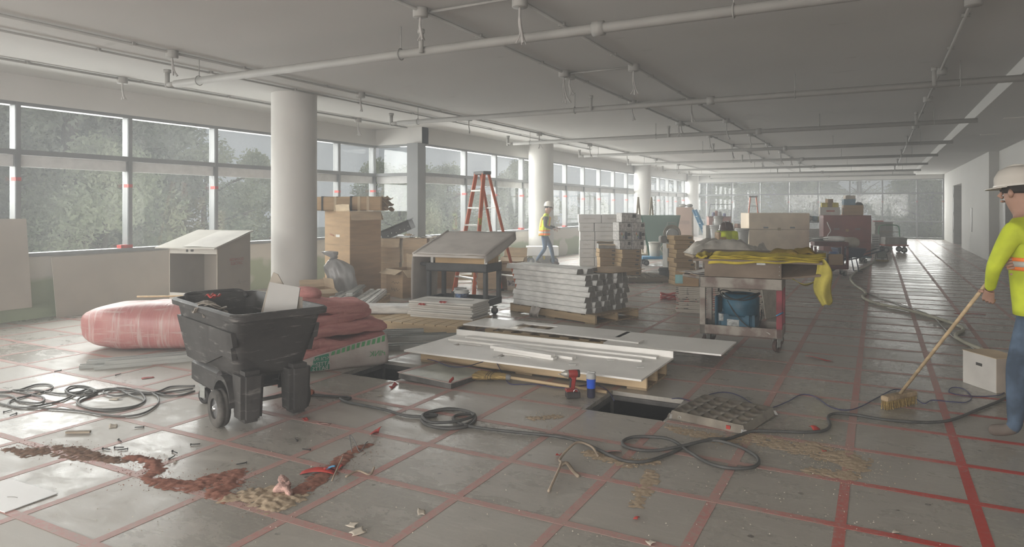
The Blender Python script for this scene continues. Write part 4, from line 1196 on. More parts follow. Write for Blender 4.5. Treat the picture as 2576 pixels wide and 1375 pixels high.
# ------------------------------------------------------------------ corn broom, impact driver, shaker bottle
def corn_broom():
    a, b = Vector((-2.90, 5.41)), Vector((-2.16, 6.02))
    a, b = Vector((-2.93, 5.36)), Vector((-2.02, 5.36))
    t = thing('corn_broom', 'straw broom lying on the floor before the front pallet', 'broom', (a.x, a.y, 0), angle(a, b)+.02)
    M_STRAW = plain('broom_straw', (.40, .28, .11), .85, .25, 6, stretch=(1, 14, 14), bump=.5)
    def hd(u, v):
        q = 2*math.pi*v
        x = .02-.30*u
        w = .028+.095*u**.75; h = .024+.018*u
        return (x, w*math.cos(q)+.012*math.sin(u*6), .046+h*math.sin(q)*(1-.25*u)-.01*u+.003*math.sin(q*14))
    MB().sheet(hd, 14, 26).build('bristles', M_STRAW, t)
    for k in range(3): MB().tube([(-.11-.022*k, (.028+.095*((.13+.022*k)/.3)**.75)*1.01*math.cos(q), .043+.034*math.sin(q)) for q in [2*math.pi*j/18 for j in range(18)]], .0022, 5, closed=True).build('stitching', M_INK, t)
    MB().lathe([(.024, 0), (.026, .02), (.024, .05), (.016, .06)], 14, M=Matrix.Translation((0, 0, .046)) @ Matrix.Rotation(R(90), 4, 'Y')).build('ferrule', M_GREYP, t)
    MB().tube([(.04, 0, .046), (.95, 0, .026)], .0135, 10).build('handle', M_WOODL, t)
corn_broom()
def impact_driver():
    q = G(1437, 1002)
    t = thing('impact_driver', 'red and black cordless impact driver standing on its battery', 'drill', (q.x, q.y, 0), CAM_YAW+R(8))
    M_DR = plain('driver_red', (.30, .035, .03), .45, .15, 14); M_DB = plain('driver_black', (.05, .045, .043), .5, .15, 12); M_DG = plain('driver_gearcase', (.40, .385, .35), .4, .1, 14, metal=.5)
    MB().box((.012, 0, .035), (.115, .07, .055)).build('battery', M_DB, t, bevel=.008)
    MB().box((.004, 0, .071), (.105, .066, .022)).build('battery_foot', M_DR, t, bevel=.006)
    MB().bar((.006, 0, .075), (.022, 0, .185), .032, .042, up=(1, 0, 0)).build('grip', M_DR, t, bevel=.008)
    MB().bar((-.010, 0, .09), (.0, 0, .165), .03, .014, up=(1, 0, 0)).build('grip_pad', M_DB, t, bevel=.004)
    MB().lathe([(0, -.05), (.024, -.05), (.031, -.04), (.032, .02), (.03, .03)], 18, M=Matrix.Translation((.02, 0, .203)) @ Matrix.Rotation(R(90), 4, 'Y')).build('motor_housing', M_DR, t)
    MB().lathe([(.0, .05), (.03, .048), (.032, .03), (.031, .028)], 18, M=Matrix.Translation((.02, 0, .203)) @ Matrix.Rotation(R(90), 4, 'Y')).build('rear_cap', M_DB, t)
    MB().lathe([(.03, -.045), (.031, -.062), (.019, -.085), (.013, -.089), (.011, -.104), (.0, -.105)], 18, M=Matrix.Translation((.02, 0, .203)) @ Matrix.Rotation(R(90), 4, 'Y')).build('gear_case', M_DG, t)
    MB().tube([(-.084, 0, .203), (-.11, 0, .203)], .0035, 6).build('drill_bit', M_CHROME, t)
    MB().box((-.014, 0, .172), (.016, .018, .032)).build('trigger', M_DB, t, bevel=.003)
    MB().tube([(.03+.02*math.sin(a_), -.04, .058+.028*math.cos(a_)) for a_ in [math.pi*k/8-math.pi/2 for k in range(9)]], .004, 6).build('belt_clip', M_CHROME, t)
impact_driver()
def shaker():
    q = G(1487, 999)
    t = thing('shaker_bottle', 'blue shaker bottle with a grey screw lid next to the impact driver', 'bottle', (q.x, q.y, 0))
    MB().lathe([(0, 0), (.030, 0), (.033, .006), (.035, .075), (.0352, .08)], 22).build('dark_contents', plain('dark_drink', (.035, .035, .06), .25, .1, 9), t)
    MB().lathe([(.0352, .078), (.0385, .158), (.0385, .165)], 22).build('blue_shell', plain('translucent_blue', (.025, .10, .58), .25, .06, 9), t)
    MB().lathe([(.040, .155), (.041, .178), (.034, .190), (.034, .200), (.0, .200)], 22).build('screw_lid', plain('lid_grey', (.42, .42, .41), .4, .05, 9), t)
    MB().box((.004, 0, .207), (.066, .022, .012)).build('flip_cap', plain('lid_grey', (.42, .42, .41)), t, bevel=.003)
    MB().lathe([(0, .2), (.012, .2), (.012, .212), (0, .213)], 12, c=(-.018, 0, 0)).build('spout', plain('lid_grey', (.42, .42, .41)), t)
shaker()
t = thing('white_carton', 'white carton with a hand slot standing on the floor by the worker', 'box', (.90, 7.20, 0), R(33))
MB().bx(-.155, .155, -.19, .19, 0, .29).build('body', [plain('white_carton_board', (.62, .59, .55), .7, .06, 4), plain('tan_carton_side', (.42, .36, .30), .8, .12, 5)], t, bevel=.003)
for p in t.children[0].data.polygons:
    if p.normal.y < -.5: p.material_index = 1  # one side of the white carton takes the darker tan
MB().bx(-.157, -.154, -.035, .035, .19, .215).build('hand_slot', M_INK, t, bevel=.001)
MB().sheet(lambda u, v: (-.16+.2*u, -.19+.38*v, .293+.02*u*u*math.sin(v*3)), 6, 6, .004, False).build('torn_flap', M_CARDL, t)
# ------------------------------------------------------------------ tool cart with yellow cloths and an air mover
def tool_cart():
    t = thing('tool_cart', 'paint-worn two-shelf metal cart carrying a wooden box and yellow cloths', 'cart', (-1.34, 8.03, 0), R(3))
    W, D = .86, .52
    M_TC = plain('worn_brown_steel', (.17, .125, .105), .55, .3, 5, col2=(.33, .30, .26), edge=(.45, .6))
    M_TR = plain('dark_red_steel', (.22, .035, .045), .5, .25, 5)
    def tray(z, h, nm, x0):
        m = MB().bx(x0, W/2, -D/2, D/2, z, z+.012)
        m.bx(x0, W/2, -D/2, -D/2+.012, z, z+h).bx(x0, W/2, D/2-.012, D/2, z, z+h).bx(x0, x0+.012, -D/2, D/2, z, z+h).bx(W/2-.012, W/2, -D/2, D/2, z, z+h)
        m.build(nm, M_TC, t, bevel=.003)
    tray(.15, .105, 'lower_shelf', -W/2); tray(.665, .12, 'upper_shelf', -W/2)
    for x in (-1, 1):
        for y in (-1, 1):
            o = MB().box((x*(W/2-.03), y*(D/2-.03), .41), (.06, .06, .52)).build('leg', M_TR if x > 0 else M_TC, t, bevel=.004)
            caster(.066, t, (x*(W/2-.06), y*(D/2-.07), 0), 1.1, plain('old_wheel', (.10, .065, .055), .6, .2, 9))
    MB().tube(spline([(-W/2, -D/2+.03, .77), (-W/2-.14, -D/2+.03, .785), (-W/2-.19, -D/2+.10, .785), (-W/2-.19, D/2-.10, .785), (-W/2-.14, D/2-.03, .785), (-W/2, D/2-.03, .77)], 5), .018, 8).build('push_handle', M_TC, t)
    MB().tube([(W/2-.03+.0, -D/2-.006, .42), (W/2+.012, -D/2-.012, .44), (W/2-.06, -D/2-.012, .40)], .008, 6).build('blue_tape', M_BLUE, t)
    M_BX = plain('brown_stained_box', (.215, .165, .125), .7, .15, 4)
    m = MB().bx(-.38, .42, -.25, .25, .79, .97); m.build('wooden_box', M_BX, t)
    for x in (-.30, .17): MB().bx(x, x+.09, -.254, -.249, .935, .99).build('hinge', M_STEEL, t)
    for z in (.83, .87, .92): MB().cyl((.40, -.2515, z), (.40, -.249, z), .005, 6).build('screw', M_ALUB, t)
    m = MB().sheet(lambda u, v: (-.50+1.32*u, -.30+.66*v, .985+.07*v), 1, 1, .025, False); m.build('slant_lid', M_BX, t)
    m = MB().sheet(lambda u, v: (.425+.38*u, -.24+.55*v, .955+.06*v-.15*(1-v)*(1-u*.3)), 1, 1, .02, False); m.build('lid_prop', M_BX, t)
    # air mover on the lower shelf
    f = thing('air_mover', 'blue carpet-dryer fan with coiled black cord on the lower cart shelf', 'fan', t.matrix_basis @ Vector((-.04, -.03, .164)), R(-4))
    M_FB = plain('fan_blue', (.02, .085, .135), .45, .2, 6)
    MB().box((0, 0, .13), (.40, .34, .26)).build('housing', M_FB, f, bevel=.05, seg=3)
    MB().lathe([(0, .0), (.19, .0), (.20, .03), (.20, .20), (.17, .24), (.13, .245), (.11, .215), (0, .215)], 28, c=(.02, 0, .19)).build('scroll', M_FB, f)
    MB().lathe([(0, .216), (.105, .216), (.10, .223), (.04, .24), (0, .24)], 20, c=(.02, 0, .19)).build('grille', M_BLACK, f)
    MB().box((-.215, .0, .20), (.03, .30, .40)).build('outlet_flange', M_FB, f, bevel=.012)
    MB().box((-.02, -.172, .10), (.13, .006, .11)).build('rating_label', plain('worn_label', (.38, .39, .38), .6, .25, 25), f)
    MB().box((-.15, -.172, .17), (.05, .008, .08)).build('switch_plate', plain('worn_label', (.38, .39, .38)), f)
    for k in range(3):
        m = MB().tube([(.02+(.17+.015*k)*math.cos(q)*(1.06), (.16+.02*k)*math.sin(q)-.02*k, .385+.016*k+.05*math.sin(q*2+k)*(.3+.2*k)) for q in [2*math.pi*j/28 for j in range(28)]], .007, 6, closed=True)
        m.build('power_cord', M_BLACK, f)
    MB().tube(spline([(-.08, -.17, .36), (.02, -.21, .22), (.15, -.215, .10), (.235, -.16, .09), (.25, -.05, .16), (.24, .02, .26)], 8), .007, 6).build('power_cord', M_BLACK, f)
    for k, (x, y, rz, lab) in enumerate(((-.32, -.05, .4, 'crumpled pale paper behind the fan on the cart shelf'), (.27, -.14, 1.2, 'folded white paper in front of the fan on the cart shelf'))):
        o = MB().sheet(lambda u, v: (-.11+.22*u, -.09+.18*v, .005+.06*abs(math.sin(u*4+k))*abs(math.sin(v*3+.5))), 10, 8, .003, False).build('crumpled_paper', M_PAPERW)
        o.location = t.matrix_basis @ Vector((x, y, .166)); o.rotation_euler = (0, 0, rz); tag(o, lab, 'paper')
    # papers on the handle end
    for k in range(4):
        o = MB().sheet(lambda u, v: (-.17+.34*u, -.10+.2*v, .006*math.sin(u*6+k)+.02*(u-.5)*(k-1)), 8, 4, .003, False).build('paper_bundle', M_PAPERW if k % 2 else M_PAPER)
        o.location = t.matrix_basis @ Vector((-.50+.02*k, -.05, .803+.011*k)); o.rotation_euler = (0, 0, .25*k-.3)
        tag(o, ('lowest', 'second', 'third', 'top')[k]+' folded paper sheet on the handle end of the tool cart', 'paper', 'papers on the tool cart')
    # yellow cloths
    T = t.matrix_basis
    def cloth(fn, nu, nv, lab, th=.004, mat=None):
        o = MB().sheet(fn, nu, nv, th).build('yellow_cloth', mat or M_YELLOW); o.location = T.translation; o.rotation_euler = (0, 0, R(3))
        return tag(o, lab, 'cloth', 'yellow cloths on the tool cart')
    lid = lambda x, y: .985+.07*((y+.30)/.66)
    cloth(lambda u, v: (-.47+.13*u, -.30+.3*v, lid(0, -.30+.3*v)+.03+.012*math.sin(u*9+v*4)), 8, 8, 'small yellow cloth fold at the handle end of the cart top', .022)
    for k in range(4):
        cloth(lambda u, v: (-.33+.02*k+1.12*u, -.315+.01*k+.34*v, lid(0, -.31+.34*v)+.008+.012*k+.007*math.sin(u*17+k)+.006*math.sin(v*8+k)-(.06*max(0, (.12-v)/.12) if k == 0 else 0)*(1-u*.9)), 26, 10, ('lowest', 'second', 'third', 'uppermost')[k]+' folded yellow cloth of the pile along the cart top', .005)
    cloth(lambda u, v: (.28+.30*u, -.10+.22*v+.03*math.sin(u*5), 1.055+.055*math.sin(math.pi*u)*math.sin(math.pi*v)+.015*math.sin(u*9)), 14, 10, 'rolled dark mustard cloth lying on the yellow pile', .02, plain('mustard_cloth', (.24, .165, .03), .9, .2, 7, bump=.3))
    cloth(lambda u, v: (.50+.26*u, -.06+.2*v, 1.065+.06*math.sin(math.pi*u)*math.sin(math.pi*v)+.012*math.sin(u*11)), 12, 10, 'mustard glove-like cloth heap at the end of the cart top', .02, plain('mustard_cloth', (.24, .165, .03)))
    def hang(u, v):
        x = .80+.055*v+.075*(u-.5)*(1.0+1.3*math.sin(math.pi*min(1, v*.95)))+.02*math.sin(v*7)
        y = -.24+.10*math.sin(u*5+v*3)*(.3+v)*.6
        z = 1.02-.50*v+.02*math.sin(u*6)*v+(.05*u*v)
        return (x, y, z)
    cloth(hang, 12, 22, 'yellow cloth hanging off the end of the tool cart nearly to the floor', .004, plain('yellow_cloth_pale', (.56, .48, .10), .85, .14, 6, bump=.25))
    o = MB().sheet(lambda u, v: (.46+.36*u, -.13+.3*v, .80-.10*math.sin(math.pi*u)*(.5+.5*v)+.012*math.sin(u*9)), 12, 8, .004).build('yellow_cloth', plain('yellow_cloth_pale', (.56, .48, .10)))
    o.location = T.translation; o.rotation_euler = (0, 0, R(3)); tag(o, 'yellow cloth drooping under the overhanging cart top', 'cloth', 'yellow cloths on the tool cart')
tool_cart()
o = MB().box((0, 0, .0015), (.30, .14, .002)).build('white_card', M_PAPERW); q = G(2043, 764); place(o, (q.x, q.y, 0.0016), CAM_YAW); tag(o, 'white card lying on the floor under the hanging cloth', 'card')

# ------------------------------------------------------------------ stacked tiles behind the tool cart
M_CT = plain('tile_core', (.50, .455, .39), .8, .1, 8)
def mat_tile_edge():
    t = NT('tile_edge_marks')
    v = t.obj()
    f = t.noise(t.scale(v, (1, 1, 1)), 9.0, 2.0)
    i = t.n('ObjectInfo', out=5)
    r_ = t.math('ADD', f, t.math('MULTIPLY', t.math('SUBTRACT', i, .5), .35))
    c = t.mix(t.ramp(r_, .52, .54), (.50, .45, .385), (.06, .05, .05))
    c = t.mix(t.ramp(r_, .62, .64), c, (.36, .06, .05))
    return t.done(t.bsdf(c, .8, .1))
M_CTE = mat_tile_edge()
tile_me2 = None
A = Vector((-2.66, 10.13)); rz = R(9)
dx = Vector((math.cos(rz), math.sin(rz))); dy = Vector((-math.sin(rz), math.cos(rz)))
rj = random.Random(6)
for s_ in range(2):
    for k in range(14):
        if tile_me2 is None:
            o = MB().bx(-.30, .30, -.30, .30, .011, .025).bx(-.297, .297, -.297, .297, 0, .011).build('ceiling_tile', [M_CT, M_CTE])
            for p in o.data.polygons:
                if p.center.z < .011 and abs(p.normal.z) < .5: p.material_index = 1
            tile_me2 = o.data
        else: o = bpy.data.objects.new('ceiling_tile', tile_me2); COL.objects.link(o)
        c = A + dx*(.31+.61*s_+rj.uniform(-.012, .012)) + dy*(.31+rj.uniform(-.012, .012))
        place(o, (c.x, c.y, .0275*k), rz+rj.uniform(-.02, .02))
        tag(o, ('thin square tile in the stack nearer the red tape wad' if s_ == 0 else 'thin square tile in the stack nearer the leaning slab'), 'tile', 'square tiles stacked behind the tool cart')
o = MB().box((0, 0, .20), (.60, .014, .42)).build('leaning_slab', M_CT); c = A+dx*1.40+dy*.05; place(o, (c.x, c.y, 0.0), rot=(R(-8), 0, rz+R(62))); tag(o, 'single tile leaning on edge at the end of the tile stacks', 'tile')
b = bucket(.13, .26, 'dark blue bucket on top of the tile stack', A+dx*.62+dy*.25, z=.386, mat=plain('dark_blue_plastic', (.05, .07, .26), .4, .08, 6))
m = MB()
for k in range(5): m.sheet(lambda u, v: (-.14+.28*u, -.08+.16*v, .012+.022*k+.012*math.sin(u*7+k*2)), 10, 4, .012)
o = m.build('red_tape_wad', M_TAPE); q = G(1682, 752); place(o, (q.x, q.y, 0), .3); tag(o, 'crushed heap of red tape on the floor beside the tile stack', 'tape')

# ------------------------------------------------------------------ flat carton tower, canvas heap
rj = random.Random(9)
M_CARD2 = plain('cardboard_golden', (.40, .275, .145), .8, .1, 3, stretch=(1, 1, 8))
q = G(1702, 718)
def flat_carton(loc, rz, lab, grp, w=.44, d=.44, h=.088, ink=True, mat=None):
    o = thing('flat_carton', lab, 'box', loc, rz, grp)
    MB().box((0, 0, h/2), (w, d, h-.003)).build('body', mat or M_CARD2, o, bevel=.004)
    if ink: MB().bx(.10, .17, -d/2-.002, -d/2+.001, h*.35, h*.7).build('printed_mark', M_INK, o)
    return o
ordn = ['first', 'second', 'third', 'fourth', 'fifth', 'sixth', 'seventh', 'eighth', 'ninth', 'tenth', 'eleventh']
for k in range(11):
    flat_carton((q.x+.02+rj.uniform(-.03, .03)-.01*(k > 7), q.y+.30+rj.uniform(-.03, .03), .0905*k), CAM_YAW+R(8)+rj.uniform(-.05, .05), ordn[k]+' flat carton from the floor in the leaning tower by the grey bucket', 'flat cartons in the leaning tower', .40, .40)
g2 = G(1668, 706)
bucket(.115, .27, 'small dark grey bucket beside the tower of flat cartons', (g2.x, g2.y+.1), mat=plain('dark_grey_bucket', (.13, .135, .135), .5, .1, 6))
carton(.32, .28, .15, 'lower carton with a teal label behind the grey bucket', (g2.x+.12, g2.y+.75), CAM_YAW, M_CARD, group='teal-labelled cartons')
carton(.32, .28, .15, 'upper carton with a teal label behind the grey bucket', (g2.x+.12, g2.y+.75), CAM_YAW+.1, M_CARD, z=.152, group='teal-labelled cartons')
for z in (.03, .182):
    pass
o = carton(.34, .34, .22, 'carton with a teal label against the handle end of the tool cart', A+dx*.16+dy*.22, R(12), M_CARD, z=.386); MB().bx(-.17, -.06, -.172, -.170, .04, .17).build('teal_label', plain('teal_label', (.25, .46, .46), .5, .1, 9), o)
t = thing('folding_table', 'table half hidden under a heap of drop cloths', 'table', (-2.42, 12.35, 0), CAM_YAW)
MB().box((0, 0, .72), (1.15, .6, .04)).build('table_top', M_WOOD, t)
for x in (-.36, .40):
    for y in (-.2, .25): MB().box((x, y, .35), (.05, .05, .70)).build('leg', M_WOODG, t)
def canvas(lx, ly, h, seed, lab, loc, rz, mat=None, z=0):
    def fn(u, v):
        e = math.sin(math.pi*u)**.5*math.sin(math.pi*v)**.5
        n_ = mnoise.noise(Vector((u*3.2, v*3.2, seed)))+.5*mnoise.noise(Vector((u*8, v*8, seed+3)))
        return (lx*(u-.5), ly*(v-.5), .004+h*e*(.75+.55*n_)+.01)
    o = MB().sheet(fn, 26, 20, .008).build('drop_cloth', mat or plain('canvas', (.56, .52, .46), .9, .12, 5, bump=.3)); place(o, (*loc, z), rz); return tag(o, lab, 'cloth', 'canvas drop cloths')
canvas(1.2, .62, .32, 3, 'big crumpled canvas drop cloth on the half-hidden table', (-2.42, 12.35), CAM_YAW, z=.742)
canvas(.45, .32, .20, 15, 'crumpled pale cloth in front of the tan site box', (-2.06, 14.34), CAM_YAW, z=.62)
MB()
t = thing('work_bench', 'low bench hidden behind the yellow cloths', 'bench', (-2.04, 14.36, 0), CAM_YAW)
MB().box((0, 0, .60), (.78, .5, .035)).build('bench_top', M_WOOD, t)
for x in (-.35, .35):
    for y in (-.2, .2): MB().box((x, y, .29), (.05, .05, .58)).build('leg', M_WOODG, t)
# white buckets, carton with vest and helmet
def at(px, py, zc):
    xc = (px-1288)*zc/CAM_F
    return Vector((xc*_c-zc*_s, xc*_s+zc*_c, CAM_H-(py-HORIZON)*zc/CAM_F))
def stack_at(px, zc, n, r, h, lab, grp, z0=0.0, mat=None, lid=False):
    p = at(px, 600, zc)
    for k in range(n): bucket(r, h, lab[k] if isinstance(lab, (list, tuple)) else lab, (p.x, p.y), z=z0+k*(h+.02), mat=mat, group=grp, lid=True, handle=False)
stack_at(1804, 15.2, 3, .145, .37, ['lowest white bucket of the stack of three', 'middle white bucket of the stack of three', 'top white bucket of the stack of three'], 'stacked white buckets')
stack_at(1867, 15.8, 3, .15, .34, ['lower white bucket of the stack left of the tan site box', 'middle white bucket of the stack left of the tan site box', 'upper white bucket of the stack left of the tan site box'], 'stacked white buckets by the site box')
p = at(1807, 560, 15.2); bucket(.10, .20, 'small white pail on top of the three buckets', (p.x, p.y), z=1.172, handle=False)
p = at(1826, 600, 13.6)
carton(.36, .34, .42, 'lower taped carton under the hi-vis shirt', (p.x, p.y), CAM_YAW, M_CARD, z=.0, group='cartons under the hi-vis shirt')
carton(.36, .34, .40, 'middle taped carton under the hi-vis shirt', (p.x, p.y), CAM_YAW+.05, M_CARD, z=.422, group='cartons under the hi-vis shirt')
carton(.32, .30, .24, 'top taped carton under the hi-vis shirt', (p.x-.02, p.y), CAM_YAW-.04, M_CARD, z=.824, group='cartons under the hi-vis shirt')
ca = Vector((_c, _s, 0))
def shirt(u, v):
    x = -.13+.33*u
    hang = .10+.42*min(1, max(0, (u-.25)/.3))     # long on the far half, short on the near half
    L1 = .34; tot = L1+hang; d_ = v*tot
    w_ = .012*math.sin(u*14+v*5)
    if d_ < L1: return (x, .15-d_, .012+.03*math.sin(math.pi*d_/L1)*math.sin(math.pi*u)+w_*.5)
    return (x+.10*(d_-L1)*(u-.2), -.195-.03*math.sin(u*6)-w_, .012-(d_-L1))
o = MB().sheet(shirt, 24, 14, .006).build('hi_vis_shirt', plain('lime_shirt', (.58, .66, .03), .75, .12, 6, bump=.2)); place(o, (p.x-.02, p.y, 1.066), CAM_YAW); tag(o, 'lime hi-vis shirt thrown over the carton pile', 'shirt')
t = thing('hard_hat', 'dark brown hard hat resting on the hi-vis shirt', 'hard hat', (p.x+.01, p.y, 1.105), CAM_YAW)
MB().lathe([(.15, 0), (.152, .01), (.138, .025), (.132, .09), (.10, .145), (.05, .168), (0, .172)], 24).build('shell', plain('dark_hat', (.085, .055, .045), .3, .15, 6, spec=.5), t)
for s_ in (-.04, .04): MB().tube([(s_, -.14*math.cos(q), .015+.165*math.sin(q)) for q in [math.pi*k/12 for k in range(13)]], .01, 6).build('ridge', plain('dark_hat', (.085, .055, .045)), t)
MB().tube(spline([(-.13, -.05, .02), (-.16, -.10, -.06), (-.10, -.14, -.12), (-.05, -.15, -.05)], 6), .006, 6).build('chin_strap', M_BLACK, t)

# ------------------------------------------------------------------ tan and red site boxes
def site_box(lab, loc, rz, w, d, h, m1, m2, leg=.12, split=.62):
    t = thing('site_box', lab, 'tool chest', loc, rz)
    MB().bx(-w/2, w/2, -d/2, d/2, leg, leg+h*split).build('body', m1, t, bevel=.006)
    MB().bx(-w/2, w/2, -d/2-.01, d/2, leg+h*split+.006, leg+h).build('lid', m2, t, bevel=.006)
    MB().bx(-w/2-.006, w/2+.006, -d/2-.016, d/2+.006, leg+h*.9, leg+h*.91).build('lid_seam', m1, t)
    for x in (-.22*w, .22*w): MB().bx(x-.07, x+.07, -d/2-.014, -d/2-.008, leg+h*.66-.02, leg+h*.66+.03).build('lock_recess', M_GREYP, t)
    MB().bx(-.04, .04, -d/2-.03, -d/2-.008, leg+h*.60, leg+h*.66).build('padlock', plain('brass', (.35, .25, .10), .4, .1, 9, metal=.4), t)
    for x in (-1, 1):
        for y in (-1, 1): caster(.05, t, (x*(w/2-.12), y*(d/2-.1), 0), .5)
    return t
M_TAN = plain('tan_enamel', (.74, .61, .455), .5, .07, 2.5)
p = at(1948, 600, 20.6)
site_box('big tan steel site box with two lock recesses, mid hall', (p.x, p.y, 0), R(25), 1.75, .85, 1.27, M_TAN, M_TAN, .126)
M_RB = plain('red_brown_enamel', (.235, .075, .06), .45, .12, 3)
p = at(2103, 600, 19.4)
rb = site_box('red-brown steel site box on casters topped with cartons', (p.x+.2, p.y+.35, 0), R(12), 1.22, .80, 1.14, M_RB, M_RB, .20, .34)
MB().bx(.612, .616, -.40, .40, .20, 1.33).build('rusty_end_plate', plain('rusty_grey', (.30, .27, .24), .6, .25, 3), rb)
MB().tube(spline([(-.52, -.42, 1.15), (-.47, -.44, 1.02), (-.43, -.44, .90), (-.50, -.44, .78), (-.52, -.43, .66), (-.45, -.43, .60)], 8), .013, 6).build('white_hose', M_WPLAST, rb)
top = 1.346
for k, (x, y, w, h, z, m_, lab) in enumerate(((-.40, .0, .52, .22, 0, plain('grey_white_carton', (.50, .47, .42), .8, .06, 4), 'pale carton with red print on the red site box'), (.22, .05, .50, .28, 0, M_CARD, 'brown carton on the red site box beside the pale one'), (.12, .05, .30, .17, .282, plain('blue_box', (.20, .29, .36), .7, .1, 6), 'blue-grey box stacked on the brown carton'), (.14, .05, .26, .10, .454, plain('cream_box', (.52, .45, .38), .7, .1, 6), 'cream box at the very top of the red site box pile'))):
    q = rb.matrix_basis @ Vector((x, y, top+z)); c = carton(w, .34, h, lab, (q.x, q.y), R(12), m_, z=q.z, group='boxes on the red site box')
    if k == 0: MB().bx(-.10, .12, -.1725, -.1705, .09, .135).build('red_print', M_INKR, c)
for k, (x, y, z, c_, lab) in enumerate(((-.53, .0, .22, plain('yellow_box', (.52, .43, .08), .6, .1, 6), 'yellow parts box at the end of the pale carton'), (-.24, .02, .22, plain('yellow_box', (.52, .43, .08)), 'yellow parts box next to the crumpled card'), (-.39, .05, .22, M_CARDI, 'torn brown card standing between the yellow boxes'))):
    q = rb.matrix_basis @ Vector((x, y, top+z)); carton(.16, .16, .13 if k < 2 else .24, lab, (q.x, q.y), R(12+20*(k == 2)), c_, z=q.z+.002, tape=False, group='small boxes on the pale carton')

# dark red cart with goods
def red_cart():
    p = at(2082, 690, 15.6)
    t = thing('shelf_cart', 'dark red two-shelf steel cart in front of the site boxes', 'cart', (p.x+.02, p.y+.25, 0), R(14))
    M_ = plain('oxblood_steel', (.13, .035, .032), .5, .2, 6)
    W, D = .72, .5
    for z in (.16, .68): MB().bx(-W/2, W/2, -D/2, D/2, z, z+.09).build('shelf', M_, t, bevel=.004)
    for x in (-1, 1):
        for y in (-1, 1):
            MB().box((x*(W/2-.025), y*(D/2-.025), .43), (.05, .05, .48)).build('leg', M_, t)
            caster(.05, t, (x*(W/2-.07), y*(D/2-.07), 0), .7)
    M4 = t.matrix_basis
    q = M4 @ Vector((.10, -.08, .2505)); c = carton(.30, .26, .24, 'small brown carton on the lower shelf of the dark red cart', (q.x, q.y), R(14), M_CARD, z=q.z)
    q = M4 @ Vector((-.20, 0, .2505)); o = MB().box((0, 0, .16), (.20, .34, .30)).build('panel_bundle', M_GREYSTK); place(o, q, rot=(0, R(6), R(14))); tag(o, 'upright bundle of grey sheets on the dark red cart', 'sheet')
    q = M4 @ Vector((.12, .12, .2505)); bucket(.11, .28, 'white bucket with blue print on the lower shelf, dark red cart', (q.x, q.y), z=q.z, mat=plain('blue_white_bucket', (.55, .56, .58), .4, .3, 5, col2=(.12, .22, .5)))
    q = M4 @ Vector((.10, 0, .7705)); o = blob_box(.46, .30, .13, 3.0, 4, .06).build('white_bag', M_FOAM); place(o, q, R(14)); tag(o, 'white plastic-wrapped bag on the upper shelf, dark red cart', 'bag')
    r_ = random.Random(5)
    for k in range(7):
        q = M4 @ Vector((-.24+r_.uniform(-.05, .08), r_.uniform(-.16, .16), .778+.013*k)); o = MB().tube([(-.17, 0, 0), (.17, .01, .012)], .009, 6).build('metal_rod', M_STEEL); place(o, q, r_.uniform(-.7, .7)); tag(o, 'short steel rod in the loose heap on the dark red cart', 'rod', 'steel rods on the dark red cart')
red_cart()
def wheelbarrow():
    p = at(2120, 675, 16.6)
    t = thing('wheelbarrow', 'navy wheelbarrow with a pale sack beside the dark red cart', 'wheelbarrow', (p.x+.12, p.y+.1, 0), R(20))
    M_ = plain('navy_steel', (.04, .055, .10), .45, .15, 6)
    MB().box((0, 0, .47), (.50, .42, .22), taper=(1.35, 1.3)).build('tray', M_, t, bevel=.02)
    for y in (-1, 1):
        MB().tube([(-.5, y*.10, .25), (.1, y*.17, .33), (.72, y*.24, .55)], .017, 8).build('handle', M_, t)
        MB().tube([(.12, y*.17, .34), (.18, y*.18, .02), (.26, y*.18, .02)], .014, 6).build('leg', M_, t)
    wheel(.17, .08, M_BLACK, M_GREYP, t, (-.42, 0, .17))
    o = blob_box(.46, .38, .26, 2.5, 7, .06).build('cement_sack', plain('pale_sack', (.52, .47, .39), .8, .08, 6)); place(o, (t.location.x, t.location.y, .585), .5); tag(o, 'pale full sack lying in the navy wheelbarrow', 'sack')
wheelbarrow()
